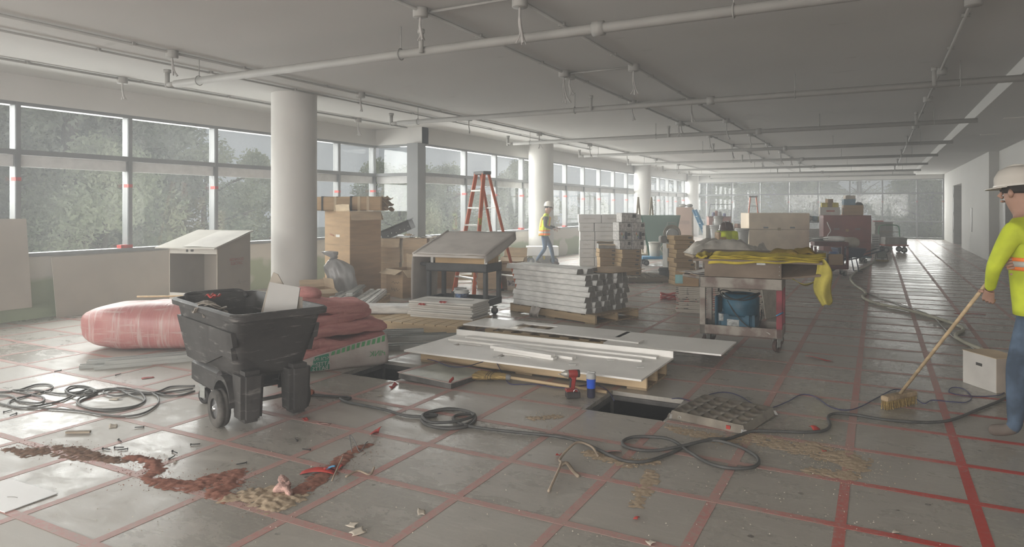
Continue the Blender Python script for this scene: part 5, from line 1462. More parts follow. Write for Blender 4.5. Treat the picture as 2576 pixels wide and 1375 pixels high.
# panel stack, green-handled platform truck
rj = random.Random(3)
p = at(2215, 628, 25.2)
proto_s = None
for k in range(24):
    if proto_s is None: proto_s = MB().bx(-.31, .31, -.31, .31, 0, .040).build('floor_panel_spare', M_GREYSTK, bevel=.004); o = proto_s
    else: o = proto_s.copy(); COL.objects.link(o)
    place(o, (p.x+rj.uniform(-.015, .015), p.y+.3+rj.uniform(-.015, .015), .043*k), R(20)+rj.uniform(-.02, .02)); tag(o, 'spare grey floor panel in the tall stack by the platform truck', 'floor panel', 'tall stack of spare floor panels')
o = MB().box((0, 0, .02), (.36, .05, .04)).build('red_level', M_RED); place(o, (p.x-.08, p.y+.3, .043*24+.002), R(20)); tag(o, 'red spirit level lying on the tall panel stack', 'level')
def platform_truck():
    p = at(2246, 638, 23.6)
    t = thing('platform_truck', 'platform truck with a green tube handle loaded with grey panels', 'trolley', (p.x, p.y+.35, 0), R(14))
    M_GT = plain('green_tube', (.05, .22, .09), .45, .15, 8)
    MB().bx(-.38, .38, -.45, .45, .24, .29).build('deck', plain('red_deck', (.40, .10, .07), .5, .15, 6), t, bevel=.005)
    MB().tube(spline([(-.33, .42, .29), (-.33, .44, .78), (-.26, .44, .92), (0, .44, .94), (.26, .44, .92), (.33, .44, .78), (.33, .42, .29)], 6), .02, 8).build('push_handle', M_GT, t)
    for z in (.48, .70): MB().tube([(-.33, .44, z), (.33, .44, z)], .012, 6).build('cross_bar', plain('rust_bar', (.30, .22, .14), .6, .2, 9), t)
    for x in (-1, 1):
        wheel(.10, .04, M_BLACK, M_ALUB, t, (x*.28, -.30, .10)); wheel(.10, .04, M_BLACK, M_ALUB, t, (x*.28, .30, .10))
        for y in (-.30, .30): MB().bx(x*.28-.035, x*.28+.035, y-.05, y+.05, .19, .24).build('wheel_fork', M_STEEL, t)
    proto = None
    for k in range(6):
        o = MB().bx(-.34, .34, -.34, .34, 0, .038).build('floor_panel_spare', M_GREYSTK, bevel=.004) if proto is None else proto.copy()
        if proto is not None: COL.objects.link(o)
        else: proto = o
        P = t.matrix_basis @ Vector((rj.uniform(-.01, .01), -.06, .2905+.041*k)); place(o, P, R(14)+rj.uniform(-.02, .02)); tag(o, 'spare grey floor panel lying on the platform truck', 'floor panel', 'spare floor panels on the platform truck')
platform_truck()
t = thing('step_stool', 'low blue and white plastic step by the hose end', 'stool', (*at(2192, 655, 20.6).xy, 0), R(20))
MB().bx(-.30, .30, -.18, .18, .24, .27).build('seat', plain('pale_top', (.5, .52, .52), .5, .05, 6), t)
for x in (-.26, .26): MB().bx(x-.04, x+.04, -.16, .16, 0, .24).build('leg', M_GREYP, t)
MB().bx(-.30, -.05, -.185, -.18, .06, .24).build('blue_panel', plain('light_blue', (.22, .42, .52), .5, .08, 6), t)
t = thing('work_light', 'small floor work light with coiled yellow cord near the hose end', 'lamp', (*at(2217, 658, 19.8).xy, 0), R(200))
MB().box((0, 0, .20), (.26, .08, .20)).build('housing', M_GREYP, t, bevel=.01)
MB().box((0, .042, .20), (.22, .006, .16)).build('lens', plain('lamp_glass', (.30, .33, .30), .2, .05, 6), t)
MB().tube([(-.15, 0, .22), (-.17, 0, .02), (.17, 0, .02), (.15, 0, .22)], .012, 6).build('stand', M_BLACK, t)
MB().tube([(.16*math.cos(q*1.0)*(1+.1*math.sin(q*3)), .15*math.sin(q)+.05, .014+.002*q) for q in [k*.45 for k in range(36)]], .009, 5).build('yellow_cord', plain('cord_yellow', (.40, .28, .08), .6, .1, 6), t)
# ------------------------------------------------------------------ white wrapped boxes and cartons on the mid pallet
p0 = at(1458, 680, 15.9)
M_WBX = plain('film_wrapped_white_box', (.74, .73, .71), .4, .07, 2.5, bump=.2, spec=.5)
M_WBX2 = plain('film_wrapped_grey_box', (.62, .605, .57), .5, .08, 2.5, bump=.2, spec=.4)
rzw = CAM_YAW - R(4)
ux = Vector((math.cos(rzw), math.sin(rzw))); uy = Vector((-math.sin(rzw), math.cos(rzw)))
rowh = .20
r_ = random.Random(2)
names = ['bottom', 'second', 'third', 'fourth', 'fifth', 'sixth', 'top']
for row in range(7):
    colsx = [(.0, .34), (.35, .86), (.87, 1.42)] if row < 6 else [(-.02, .50), (.51, 1.02), (1.03, 1.22), (1.23, 1.42)]
    for k, (x0, x1) in enumerate(colsx):
        t = thing('wrapped_box', '', 'box', (*(p0.xy+ux*((x0+x1)/2+r_.uniform(-.012, .012))+uy*(.32+r_.uniform(-.01, .01))), rowh*row), rzw+r_.uniform(-.012, .012), 'white wrapped boxes in the big stack')
        MB().box((0, 0, rowh/2), (x1-x0, .62, rowh-.004)).build('body', M_WBX if (k < 2) else M_WBX2, t, bevel=.006)
        MB().bx(-(x1-x0)*.25, (x1-x0)*.25, -.3125, -.310, rowh*.42, rowh*.58).build('hand_slot_mark', M_WBX2 if k < 2 else M_GREYSTK, t)
        pos = ('window-side', 'middle', 'carton-side')[min(k, 2)] if row < 6 else ('window-side', 'second', 'third', 'carton-side')[k]
        t['label'] = 'white film-wrapped box in the %s row, %s place of the big stack' % (names[row], pos)
q = at(1572, 715, 14.3)
pallet(1.2, 1.0, .12, 'dark pallet under the two towers of golden cartons', (q.x+.05, q.y+.42), CAM_YAW+R(6), M_WOODG, 7)
rj = random.Random(14)
for tw, (pxx, n, zc) in enumerate(((1524, 6, 15.05), (1578, 6, 14.75))):
    c = at(pxx, 600, zc)
    for k in range(n):
        flat_carton((c.x+rj.uniform(-.015, .015), c.y+rj.uniform(-.015, .015), .122+.0905*k), CAM_YAW+R(14 if tw else 4)+rj.uniform(-.03, .03), ordn[k]+' golden carton up in the %s tower on the dark pallet' % ('corner-on' if tw else 'shorter window-side'), 'golden cartons on the dark pallet', .34 if tw == 0 else .44, .44 if tw else .36)
c = at(1524, 600, 15.05); carton(.36, .36, .10, 'torn open carton on the shorter golden tower', (c.x, c.y), CAM_YAW, M_GREYSTK, z=.122+.0905*6+.002, flaps=(('f', 200, .08), ('b', 30, .08)))
M_PRT = plain('printed_white_box', (.50, .475, .45), .6, .22, 26); M_PRD = plain('printed_dark_box', (.07, .07, .085), .5, .2, 10)
c = at(1580, 600, 14.75)
zz = .122+.0905*6+.002
def printed(dx_, dz, w, h, lab, patch=False, rzz=0.0):
    q = c.xy + Vector((_c, _s))*dx_
    t = thing('printed_box', lab, 'box', (q.x, q.y, zz+dz), CAM_YAW+R(12)+rzz, 'printed boxes on the golden carton tower')
    MB().box((0, 0, h/2), (w, .36, h-.003)).build('body', M_PRT, t, bevel=.003)
    MB().bx(w*.20, w*.42, -.1825, -.180, h*.5, h*.85).build('printed_mark', M_INK, t)
    if patch:
        MB().bx(-w*.02, w*.18, -.1825, -.180, h*.1, h*.95).build('dark_print', M_PRD, t)
        for j, cc_ in enumerate(((.55, .08, .06), (.55, .35, .04), (.1, .35, .1), (.08, .15, .45))): MB().bx(-w*.30+j*w*.055, -w*.255+j*w*.055, -.1825, -.180, h*(.65-.14*j), h*(.9-.14*j)).build('colour_stripe', plain('stripe_%d' % j, cc_, .5, .05, 5), t)
printed(-.12, 0, .26, .19, 'lowest printed white box, window side'); printed(.15, 0, .26, .19, 'lowest printed white box, tool-cart side')
printed(-.13, .192, .28, .19, 'printed box with a coloured stripe picture', True); printed(.16, .192, .28, .19, 'printed box with a dark panel next to the stripe picture', True, .1)
printed(-.13, .384, .28, .19, 'printed white box above the stripe picture'); printed(.16, .384, .28, .19, 'printed white box above the dark panel')
printed(-.03, .576, .34, .20, 'single printed box at the top of the golden tower', rzz=-.05)
# timber lengths behind
for k, (x, y, lab) in enumerate(((-3.80, 16.3, 'long dark timber behind the golden cartons'), (-3.66, 16.05, 'second long timber behind the golden cartons'), (-3.50, 15.8, 'nearest long timber behind the golden cartons'))):
    o = MB().box((0, 0, .05), (1.5, .12, .10 if k else .18)).build('timber', plain('dark_timber', (.26, .16, .10), .7, .2, 3, stretch=(.4, 5, 5)) if k < 2 else M_WOOD); place(o, (x, y, 0), R(52)); tag(o, lab, 'timber', 'timber lengths on the floor')

# ------------------------------------------------------------------ glass rack, dolly, hose reel
def glass_rack():
    c = at(1622, 600, 21.0)
    t = thing('a_frame_rack', 'tan wooden A-frame rack with two pointed trestles', 'rack', (c.x, c.y, 0), CAM_YAW)
    M_AF = plain('tan_timber', (.40, .335, .245), .75, .12, 3)
    for x in (-.20, .20):
        for s_ in (-1, 1): MB().bar((x+s_*.20, s_*.25, .02), (x, 0, 1.88), .06, .05).build('trestle_leg', M_AF, t)
        MB().bar((x-.10, -.12, .9), (x+.10, .12, .9), .05, .04).build('cross_bar', M_AF, t)
    MB().bx(-.55, .75, -.32, .32, .10, .16).build('base_board', M_AF, t)
glass_rack()
def mat_green_glass():
    t = NT('green_edge_glass')
    a_ = t.n('BsdfTransparent', Color=(.62, .78, .70)); b_ = t.bsdf((.30, .42, .36), .25, .5)
    return t.done(t.n('MixShader', i0=.72, i1=a_, i2=b_))
M_GG = mat_green_glass()
M_GGE = plain('glass_edge_green', (.03, .15, .09), .3, .1, 6)
c = at(1625, 600, 19.9)
gg = ['front', 'second', 'rear']
for k in range(3):
    t = thing('glass_sheet', gg[k]+' green glass sheet leaning on the tan rack', 'glass', (c.x+.02*k+.10, c.y+.06*k, .17), rot=(R(-4), R(0), CAM_YAW), group='green glass sheets')
    MB().add([(0, 0, 0), (.60, 0, 0), (.86, 0, 1.17), (-.22, 0, 1.17), (0, .008, 0), (.60, .008, 0), (.86, .008, 1.17), (-.22, .008, 1.17)], [(0, 1, 2, 3), (7, 6, 5, 4), (1, 5, 6, 2), (2, 6, 7, 3), (0, 4, 5, 1)]).build('pane', M_GG, t, fix=False)
    MB().bar((0, .004, 0), (-.22, .004, 1.17), .012, .045, up=(1, 0, 0)).build('polished_edge', M_GGE, t)
c = at(1656, 650, 18.6)
t = thing('dolly', 'flat dolly with a blue deck edge under the white tub', 'trolley', (c.x, c.y, 0), CAM_YAW)
MB().bx(-.48, .48, -.30, .30, .18, .235).build('deck', M_BLUE, t)
for x in (-.36, .36):
    for y in (-.2, .2): wheel(.075, .035, M_BLACK, M_GREYP, t, (x, y, .075)); 
for x in (-.36, .36):
    for y in (-.2, .2): MB().bx(x-.03, x+.03, y-.03, y+.03, .145, .18).build('wheel_fork', M_STEEL, t)
b = bucket(.155, .37, 'cream tub standing on the blue dolly', (c.x-.10, c.y), z=.236, mat=plain('cream_plastic', (.58, .55, .49), .5, .06, 6), lid=True)
t = thing('small_drum', 'grey pump body with loose hose on the blue dolly', 'pump', (c.x+.28, c.y+.05, .236), CAM_YAW)
MB().lathe([(0, 0), (.10, 0), (.10, .24), (.06, .28), (0, .28)], 18).build('body', M_GREYSTK, t)
MB().tube(spline([(0, 0, .28), (-.1, -.1, .36), (-.25, -.15, .22), (-.1, -.2, .05), (.12, -.18, .12), (.2, -.1, .3)], 8), .018, 6).build('hose', plain('beige_hose', (.44, .40, .33), .6, .08, 8), t)
c = at(1690, 600, 16.4)
t = thing('hose_reel', 'wound beige hose reel with a grey motor on a stand', 'hose reel', (c.x, c.y, 0), CAM_YAW+.2)
MB().box((0, 0, .35), (.34, .30, .70)).build('stand', M_GREYP, t, taper=None) if False else MB().box((0, 0, .35), (.34, .30, .70)).build('stand', M_GREYSTK, t, bevel=.01)
TM = Matrix.Translation((0, 0, .92)) @ Matrix.Rotation(R(90), 4, 'X')
for k in range(4): MB().tube([tuple(TM @ Vector(((.15+.022*k)*math.cos(q), (.15+.022*k)*math.sin(q), .03*(k % 2)-.02))) for q in [2*math.pi*j/26 for j in range(26)]], .015, 6, closed=True).build('hose_coil', plain('beige_hose', (.44, .40, .33)), t)
MB().lathe([(0, -.07), (.13, -.07), (.13, .07), (0, .07)], 20, M=TM).build('drum', M_WPLAST, t)
MB().tube([(-.12, 0, 1.12), (-.10, 0, 1.2), (.10, 0, 1.2), (.12, 0, 1.12)], .012, 6).build('handle', M_ALUB, t)
MB().box((-.24, -.02, .80), (.16, .18, .17)).build('motor', M_GREYSTK, t, bevel=.03)
c2 = at(1716, 590, 16.6); b = bucket(.075, .17, 'small steel can beside the hose reel', (c2.x, c2.y), z=.742, mat=M_ALUB, ring=False) if False else None

# ------------------------------------------------------------------ far background goods
c = at(1722, 600, 25.5)
t = thing('filing_cabinet', 'tall pinkish-brown cabinet near the far column', 'cabinet', (c.x, c.y, 0), CAM_YAW-R(20))
M_CB = plain('brown_pink_board', (.40, .27, .205), .7, .06, 3)
MB().bx(-.28, .28, -.25, .25, 0, 1.57).build('body', M_CB, t, bevel=.005)
MB().bx(-.22, .20, -.254, -.249, .95, 1.08).build('recess_panel', plain('brown_pink_dark', (.30, .20, .155), .7, .06, 3), t)
MB().bx(.282, .30, -.25, .25, 0, 1.55).build('side_board', M_WOOD, t)
for k, (x, s_) in enumerate(((-.05, .2), (.16, .18))):
    o = blob_box(.26, .2, .12, 2.3, k+3, .15, 16, 10).build('wire_tangle', M_GREYSTK); q = t.matrix_basis @ Vector((x, 0, 1.572)); place(o, q, k); tag(o, ('pale bundle on the window side of the tall cabinet top', 'grey bundle on the other side of the tall cabinet top')[k], 'bundle')
# blue ladder leaning
t = thing('leaning_ladder', 'blue ladder leaning against the tall cabinet', 'ladder', (0, 0, 0))
a0, a1 = at(1782, 590, 24.6), at(1750, 528, 24.6); a0.z, a1.z = .55, 1.48
a0 = at(1797, 600, 24.6); a0.z = .02
n_ = Vector((-_s, _c, 0))*.36
for s_ in (0, 1): MB().bar(a0+n_*s_, a1+n_*s_, .05, .08).build('rail', M_BLUE, t)
for k in range(1, 6): MB().bar(a0.lerp(a1, k/6), a0.lerp(a1, k/6)+n_, .05, .025).build('rung', M_ALUB, t)
q = a0.lerp(a1, .38)-n_*.06; MB().box(q, (.10, .02, .16), CAM_YAW).build('yellow_label', plain('yellow_label', (.5, .4, .05)), t)
c = at(1808, 600, 27.0)
t = thing('site_cabinet', 'reddish site cabinet with an open wire frame above', 'cabinet', (c.x, c.y, 0), CAM_YAW-R(8))
MB().bx(-.42, .42, -.3, .3, .1, 1.18).build('body', plain('dull_red', (.33, .16, .125), .6, .1, 3), t, bevel=.006)
MB().bx(-.44, .44, -.32, .32, 1.18, 1.215).build('top', plain('dull_red_dark', (.20, .10, .085), .6, .1, 3), t)
MB().tube([(-.42, -.3, 1.21), (-.36, -.28, 1.68), (.44, -.28, 1.68), (.40, -.3, 1.21)], .014, 6).build('wire_frame', M_GREYP, t)
MB().bx(-.28, .24, -.306, -.30, .75, 1.02).build('white_panel', M_WPLAST, t)
for x in (-1, 1):
    for y in (-1, 1): MB().bx(x*.36-.04, x*.36+.04, y*.24-.04, y*.24+.04, 0, .1).build('foot', M_BLACK, t)
for k, (x, col, h, lab) in enumerate(((-.20, (.22, .22, .36), .14, 'blue-grey can on the site cabinet'), (-.09, (.45, .18, .14), .20, 'red can on the site cabinet'), (.05, (.42, .43, .42), .17, 'grey can on the site cabinet'), (.22, (.22, .22, .42), .10, 'blue box on the site cabinet'))):
    q = t.matrix_basis @ Vector((x, 0, 1.216)); o = MB().lathe([(0, 0), (.06, 0), (.06, h), (.05, h+.015), (0, h+.015)], 14).build('paint_can', plain('can_%d' % k, col, .5, .1, 6)); place(o, q); tag(o, lab, 'can', 'cans on the site cabinet')
c = at(1793, 590, 22.5)
t = thing('grey_cabinet', 'pale grey crate behind the white buckets', 'box', (c.x, c.y, 0), CAM_YAW); MB().bx(-.28, .28, -.2, .2, 0, .98).build('body', M_GREYSTK, t, bevel=.01); MB().bx(-.20, .20, -.204, -.20, .45, .9).build('dark_front', M_GREYP, t)
fl = [(-6.25, 25.0), (-5.77, 24.75), (-5.85, 25.65), (-5.37, 25.4)]
c = at(1893, 600, 24.5)
step_ladder('far orange step ladder rising behind the tan site box', [(c.x-.20, c.y-.45), (c.x+.35, c.y-.25), (c.x-.28, c.y+.55), (c.x+.25, c.y+.75)], (c.x, c.y+.1), (.94, .34), 1.98, .10, M_ORANGE, 6)
# clutter on a low table left of the tan box
c = at(1862, 600, 22.9)
t = thing('low_table', 'low table with coloured containers by the tan site box', 'table', (c.x-.1, c.y, 0), CAM_YAW)
MB().bx(-.6, .6, -.3, .3, .84, .88).build('table_top', M_WOOD, t)
for x in (-.55, .55):
    for y in (-.25, .25): MB().bx(x-.03, x+.03, y-.03, y+.03, 0, .84).build('leg', M_WOODG, t)
cols = [((.52, .14, .08), .12, 'orange case on the low table'), ((.50, .46, .10), .16, 'yellow tub on the low table'), ((.44, .25, .18), .14, 'brownish tub on the low table'), ((.46, .46, .43), .22, 'pale jug on the low table'), ((.5, .12, .10), .10, 'red case on the low table')]
for k, (col, h, lab) in enumerate(cols):
    q = t.matrix_basis @ Vector((-.45+.22*k, -.05+.06*(k % 2), .881)); o = MB().box((0, 0, h/2), (.17, .16, h), taper=(.85, .85)).build('container', plain('container_%d' % k, col, .5, .1, 7), bevel=.012); place(o, q, .3*k+CAM_YAW); tag(o, lab, 'container', 'containers on the low table')
# shelf with bags between the site boxes
c = at(2046, 600, 22.0)
t = thing('rack_shelf', 'small shelf with bags between the two site boxes', 'shelf', (c.x, c.y, 0), CAM_YAW)
for z in (.45, 1.08): MB().bx(-.30, .30, -.2, .2, z, z+.035).build('shelf_board', M_GREYP, t)
for x in (-.27, .27):
    for y in (-.17, .17): MB().bx(x-.015, x+.015, y-.015, y+.015, 0, 1.1).build('upright', M_STEEL, t)
for k, (x, col, s_, lab) in enumerate(((-.17, (.52, .50, .47), .24, 'white bag on the small shelf'), (.05, (.25, .36, .42), .20, 'blue bag on the small shelf'), (.18, (.50, .43, .12), .2, 'yellow bag on the small shelf'))):
    q = t.matrix_basis @ Vector((x, 0, 1.116)); o = blob_box(s_, .22, .20-.02*k, 2.4, k, .12, 16, 10).build('bag', plain('bag_%d' % k, col, .5, .15, 6)); place(o, q, CAM_YAW+k); tag(o, lab, 'bag', 'bags on the small shelf')
q = t.matrix_basis @ Vector((0, 0, .486)); o = MB().box((0, 0, .2), (.5, .3, .4)).build('white_crate', M_WPLAST, bevel=.01); place(o, q, CAM_YAW); tag(o, 'white crate on the lower board of the small shelf', 'crate')
# clutter beyond the red site box
c = at(2180, 630, 24.0)
o = blob_box(.5, .4, .34, 2.2, 5, .18, 20, 12).build('tarp_heap', plain('grey_tarp', (.38, .36, .34), .8, .25, 7)); place(o, (c.x, c.y, 0), .4); tag(o, 'grey tarp heap between the red site box and panel stack', 'tarp')
t = thing('white_vent_box', 'white slatted vent box by the panel stack', 'box', (c.x+.22, c.y+.45, 0), CAM_YAW); MB().bx(-.14, .14, -.12, .12, 0, .62).build('body', M_WPLAST, t)
for k in range(6): MB().bx(-.11, .11, -.126, -.12, .10+.08*k, .13+.08*k).build('slat', M_GREYP, t)
# white-boxed dolly behind the walking worker
c = at(1364, 645, 18.9)
t = thing('board_dolly', 'long white box riding on a low dolly behind the walker', 'trolley', (c.x, c.y, 0), CAM_YAW+R(3))
MB().bx(-.43, .43, -.25, .25, .235, .245).build('deck', M_BLUE if False else M_WOODG, t)
for x in (-.32, .33): wheel(.095, .035, plain('grey_wheel', (.25, .26, .29), .6, .15, 8), M_ALUB, t, (x, -.15, .095)); wheel(.095, .035, M_BLACK, M_ALUB, t, (x, .15, .095)); MB().bx(x-.035, x+.035, -.2, .2, .19, .235).build('wheel_fork', plain('yellow_green', (.30, .33, .08), .5, .1, 8), t)
MB().bx(.0, .05, -.25, -.22, .15, .235).build('tow_tab', plain('yellow_label', (.5, .4, .05)), t)
t2 = thing('white_long_box', 'long plain white box lying on the low dolly', 'box', (c.x, c.y, .2455), CAM_YAW+R(3)); MB().bx(-.43, .43, -.24, .24, 0, .25).build('body', M_WBX, t2, bevel=.005); MB().bx(.13, .135, -.242, -.24, .0, .25).build('seam', M_GREYSTK, t2)
# ------------------------------------------------------------------ people
M_SKIN = plain('skin', (.42, .25, .185), .6, .06, 8)
M_JEAN = plain('blue_denim', (.085, .125, .185), .85, .22, 9)
M_BOOT = plain('work_boot', (.16, .13, .11), .7, .12, 9)
M_SLEEVE = plain('dark_grey_sleeve', (.085, .08, .078), .85, .12, 9)
M_HAIR = plain('dark_hair', (.035, .028, .024), .7, .2, 20)
M_HATW = plain('white_hard_hat', (.62, .58, .52), .35, .04, 6, spec=.5)
def finger(m, a, dirs, r, L):
    pts = [Vector(a)]; 
    for d, l in zip(dirs, L): pts.append(pts[-1]+Vector(d).normalized()*l)
    m.tube(pts, [r, r*1.02, r*.92, r*.6][:len(pts)], 7)
def hand(m, wrist, palm_dir, side, palm_n, curl=.7, scale=1.0):
    """palm with four unequal bent fingers and a thumb leaving its side"""
    f = Vector(palm_dir).normalized(); n = Vector(palm_n); n = (n-f*n.dot(f)).normalized(); s = f.cross(n)*side
    w = Vector(wrist); k = scale
    m.sheet(lambda u, v: tuple(w+f*(.095*k*u-.01)+s*(.040*k*(.75+.25*u)*math.cos(2*math.pi*v))+n*(.015*k*math.sin(2*math.pi*v))), 4, 12)
    m.sheet(lambda u, v: tuple(w+f*(.085*k+.006*k*math.cos(u*1.5))+s*(.040*k*math.sin(u*1.57)*math.cos(2*math.pi*v))+n*(.015*k*math.sin(u*1.57)*math.sin(2*math.pi*v))), 3, 12)
    for j, (o, L) in enumerate(((-.029, .072), (-.010, .082), (.010, .076), (.028, .060))):
        d0 = f*1.0+n*.25*curl; d1 = f*(1-curl)+n*curl*1.1; d2 = f*(.3-curl)+n*curl
        finger(m, w+f*.082*k+s*o*k, (d0, d1, d2), .0088*k, (L*.45*k, L*.33*k, L*.26*k))
    finger(m, w+f*.022*k-s*.034*k, (f*.6-s*.7+n*.3, f*.8-s*.15+n*.6, f*.7+n*.7+s*.2), .0105*k, (.038*k, .032*k, .024*k))
def person(label, loc, rz, J, mats, hat=None, vest=None, hair=True, grip=None, curl=.7):
    t = thing('person', label, 'person', loc, rz)
    bones = [('pelvis', 'spine', 'torso'), ('spine', 'chest', 'torso'), ('chest', 'neck', 'torso'), ('neck', 'head0', 'skin'), ('head0', 'head1', 'skin'), ('head1', 'head2', 'skin')]
    for S in 'LR':
        bones += [('chest', 'sho'+S, 'torso'), ('sho'+S, 'elb'+S, 'sleeve'), ('elb'+S, 'wri'+S, 'fore'), ('pelvis', 'hip'+S, 'legs'), ('hip'+S, 'kne'+S, 'legs'), ('kne'+S, 'ank'+S, 'legs'), ('ank'+S, 'toe'+S, 'boot')]
    rad = dict(pelvis=(.155, .115), spine=(.145, .105), chest=(.165, .115), neck=(.058, .058), head0=(.075, .085), head1=(.082, .098), head2=(.055, .07), sho=(.075, .075), elb=(.047, .047), wri=(.032, .032), hip=(.095, .10), kne=(.063, .065), ank=(.046, .05), toe=(.042, .032))
    names = list(J.keys()); idx = {n: i for i, n in enumerate(names)}
    me = bpy.data.meshes.new('body'); me.from_pydata([J[n] for n in names], [(idx[a], idx[b]) for a, b, _ in bones], [])
    ob = bpy.data.objects.new('body_rig', me); COL.objects.link(ob)
    sk = ob.modifiers.new('skin', 'SKIN'); ss = ob.modifiers.new('sub', 'SUBSURF'); ss.levels = ss.render_levels = 2
    sv = me.skin_vertices[0].data
    for n in names:
        k = n if n in rad else n[:-1]
        sv[idx[n]].radius = rad[k]; sv[idx[n]].use_root = (n == 'pelvis')
    dg = bpy.context.evaluated_depsgraph_get(); dg.update()
    bm_me = bpy.data.meshes.new_from_object(ob.evaluated_get(dg))
    bpy.data.objects.remove(ob)
    order = ['torso', 'skin', 'sleeve', 'fore', 'legs', 'boot']
    segs = [(Vector(J[a]), Vector(J[b]), order.index(k)) for a, b, k in bones]
    m = MB()
    hm = MB()
    for S, sd in (('L', 1), ('R', -1)):
        wr, el = Vector(J['wri'+S]), Vector(J['elb'+S])
        d = (wr-el).normalized()
        hand(hm, wr+d*.012, d, sd, (grip or {}).get(S, (0, 0, -1)), curl)
    # nose, brow and ears
    h1 = Vector(J['head1']); fw = (grip or {}).get('face', Vector((0, 1, 0))); fw = Vector(fw).normalized(); sdv = Vector((0, 0, 1)).cross(fw)
    hm.tube([h1+fw*.088+Vector((0, 0, .012)), h1+fw*.112+Vector((0, 0, -.018)), h1+fw*.09+Vector((0, 0, -.03))], [.010, .015, .012], 8)
    for s_ in (-1, 1): hm.tube([h1+sdv*s_*.083+Vector((0, 0, .02)), h1+sdv*s_*.095-fw*.006, h1+sdv*s_*.083+Vector((0, 0, -.028))], [.012, .017, .010], 8)
    hm.tube([h1+fw*.088-sdv*.025+Vector((0, 0, -.055)), h1+fw*.094+Vector((0, 0, -.055)), h1+fw*.088+sdv*.025+Vector((0, 0, -.055))], [.006, .009, .006], 6)
    vs = [v.co.copy() for v in bm_me.vertices]; fs = [tuple(p.vertices) for p in bm_me.polygons]
    m.add(vs, fs, True); nb = len(fs)
    m.add(hm.v, hm.f, True)
    body = m.build('body', [mats['torso'], M_SKIN, mats['sleeve'], mats['fore'], M_JEAN, M_BOOT], t, fix=False)
    for i, p in enumerate(body.data.polygons):
        if i >= nb: p.material_index = 1; continue
        c = Vector(p.center); best, bi = 9, 0
        for a, b, k in segs:
            ab = b-a; f = max(0, min(1, (c-a).dot(ab)/max(ab.length_squared, 1e-9))); dd = (c-(a+ab*f)).length
            if dd < best: best, bi = dd, k
        if bi == 0 and c.z < J['pelvis'][2]-.02: bi = 4
        p.material_index = bi
    bpy.data.meshes.remove(bm_me)
    for s_ in (-1, 1):
        e = h1+fw*.087+sdv*s_*.032+Vector((0, 0, .018)); MB().lathe([(0, -.009), (.007, -.005), (.009, 0), (.007, .005), (0, .009)], 8, c=tuple(e)).build('eye', M_HAIR, t)
    if hair:
        MB().sheet(lambda u, v: tuple(h1+Vector((math.cos(2*math.pi*u)*.094*math.cos(v*1.4-.25), math.sin(2*math.pi*u)*.108*math.cos(v*1.4-.25), .02+.105*math.sin(v*1.5-.2)))-fw*.018), 18, 8, .006).build('hair', M_HAIR, t)
    if hat:
        o = thing('hat_pivot', '', '') if False else None
        hh = MB().lathe([(.125, .0), (.128, .006), (.120, .02), (.115, .07), (.09, .115), (.045, .138), (0, .142)], 24); b_ = hh.build('hard_hat', hat, t)
        b_.location = h1+Vector((0, 0, .045)); b_.rotation_euler = (R(-6), 0, math.atan2(fw.y, fw.x)-R(90)); b_.scale = (1, 1.12, 1)
        MB().sheet(lambda u, v: ((.118+.012*v)*math.cos(u*math.pi)*1.0, .105*math.sin(u*math.pi)+.07*v*math.sin(u*math.pi), .006-.012*v), 12, 3, .005).build('brim', hat, b_)
        MB().tube([(0, -.12*math.cos(q), .145*math.sin(q)) for q in [math.pi*k/10 for k in range(11)]], .009, 6).build('hat_ridge', hat, b_)
    if vest:
        P, Sx, C, Nk = (Vector(J[n]) for n in ('pelvis', 'spine', 'chest', 'neck'))
        def axis(f):   # f: 0 hip .. 1 shoulder
            pts = [P-Vector((0, 0, .10)), Sx, C, C.lerp(Nk, .55)]
            k = f*3; i = min(int(k), 2); return pts[i].lerp(pts[i+1], k-i)
        yaw = math.atan2((Vector(J['shoR'])-Vector(J['shoL'])).y, (Vector(J['shoR'])-Vector(J['shoL'])).x)
        rr_ = lambda f: (.188+.012*math.sin(f*5) - .085*max(0, f-.80)/.2, .142+.015*(1-f)-.055*max(0, f-.80)/.2)
        def pt(u, f, off=0.0):
            a = 2*math.pi*u; rx, ry = rr_(f); c = axis(f)
            w = 1+.018*math.sin(a*5+f*8)
            x, y = (rx+off)*w*math.cos(a), (ry+off)*w*math.sin(a)
            return (c.x+x*math.cos(yaw)-y*math.sin(yaw), c.y+x*math.sin(yaw)+y*math.cos(yaw), c.z)
        v_ = MB().sheet(lambda u, v: pt(u, v), 32, 20, .006).build('vest', vest[0], t)
        for f0, f1, mm in vest[1]: MB().sheet(lambda u, v: pt(u, f0+(f1-f0)*v, .006), 32, 2, .003).build('hi_vis_band', mm, v_)
        for u0 in (.14, .36, .64, .86) if vest[2] else (): MB().sheet(lambda u, v: pt(u0-.022+.044*u, .30+.66*v, .006), 3, 14, .003).build('hi_vis_band', vest[2], v_)
    return t
def joints(h=1.0, **kw):
    J = dict(pelvis=(0, 0, .95), spine=(0, -.01, 1.12), chest=(0, 0, 1.33), neck=(0, .01, 1.50), head0=(0, .025, 1.585), head1=(0, .035, 1.67), head2=(0, .03, 1.75))
    for S, s in (('L', -1), ('R', 1)):
        J.update({'sho'+S: (s*.19, 0, 1.41), 'elb'+S: (s*.24, -.03, 1.13), 'wri'+S: (s*.25, .06, .89), 'hip'+S: (s*.095, 0, .90), 'kne'+S: (s*.10, .02, .50), 'ank'+S: (s*.10, -.02, .09), 'toe'+S: (s*.12, .14, .045)})
    J.update(kw); return J
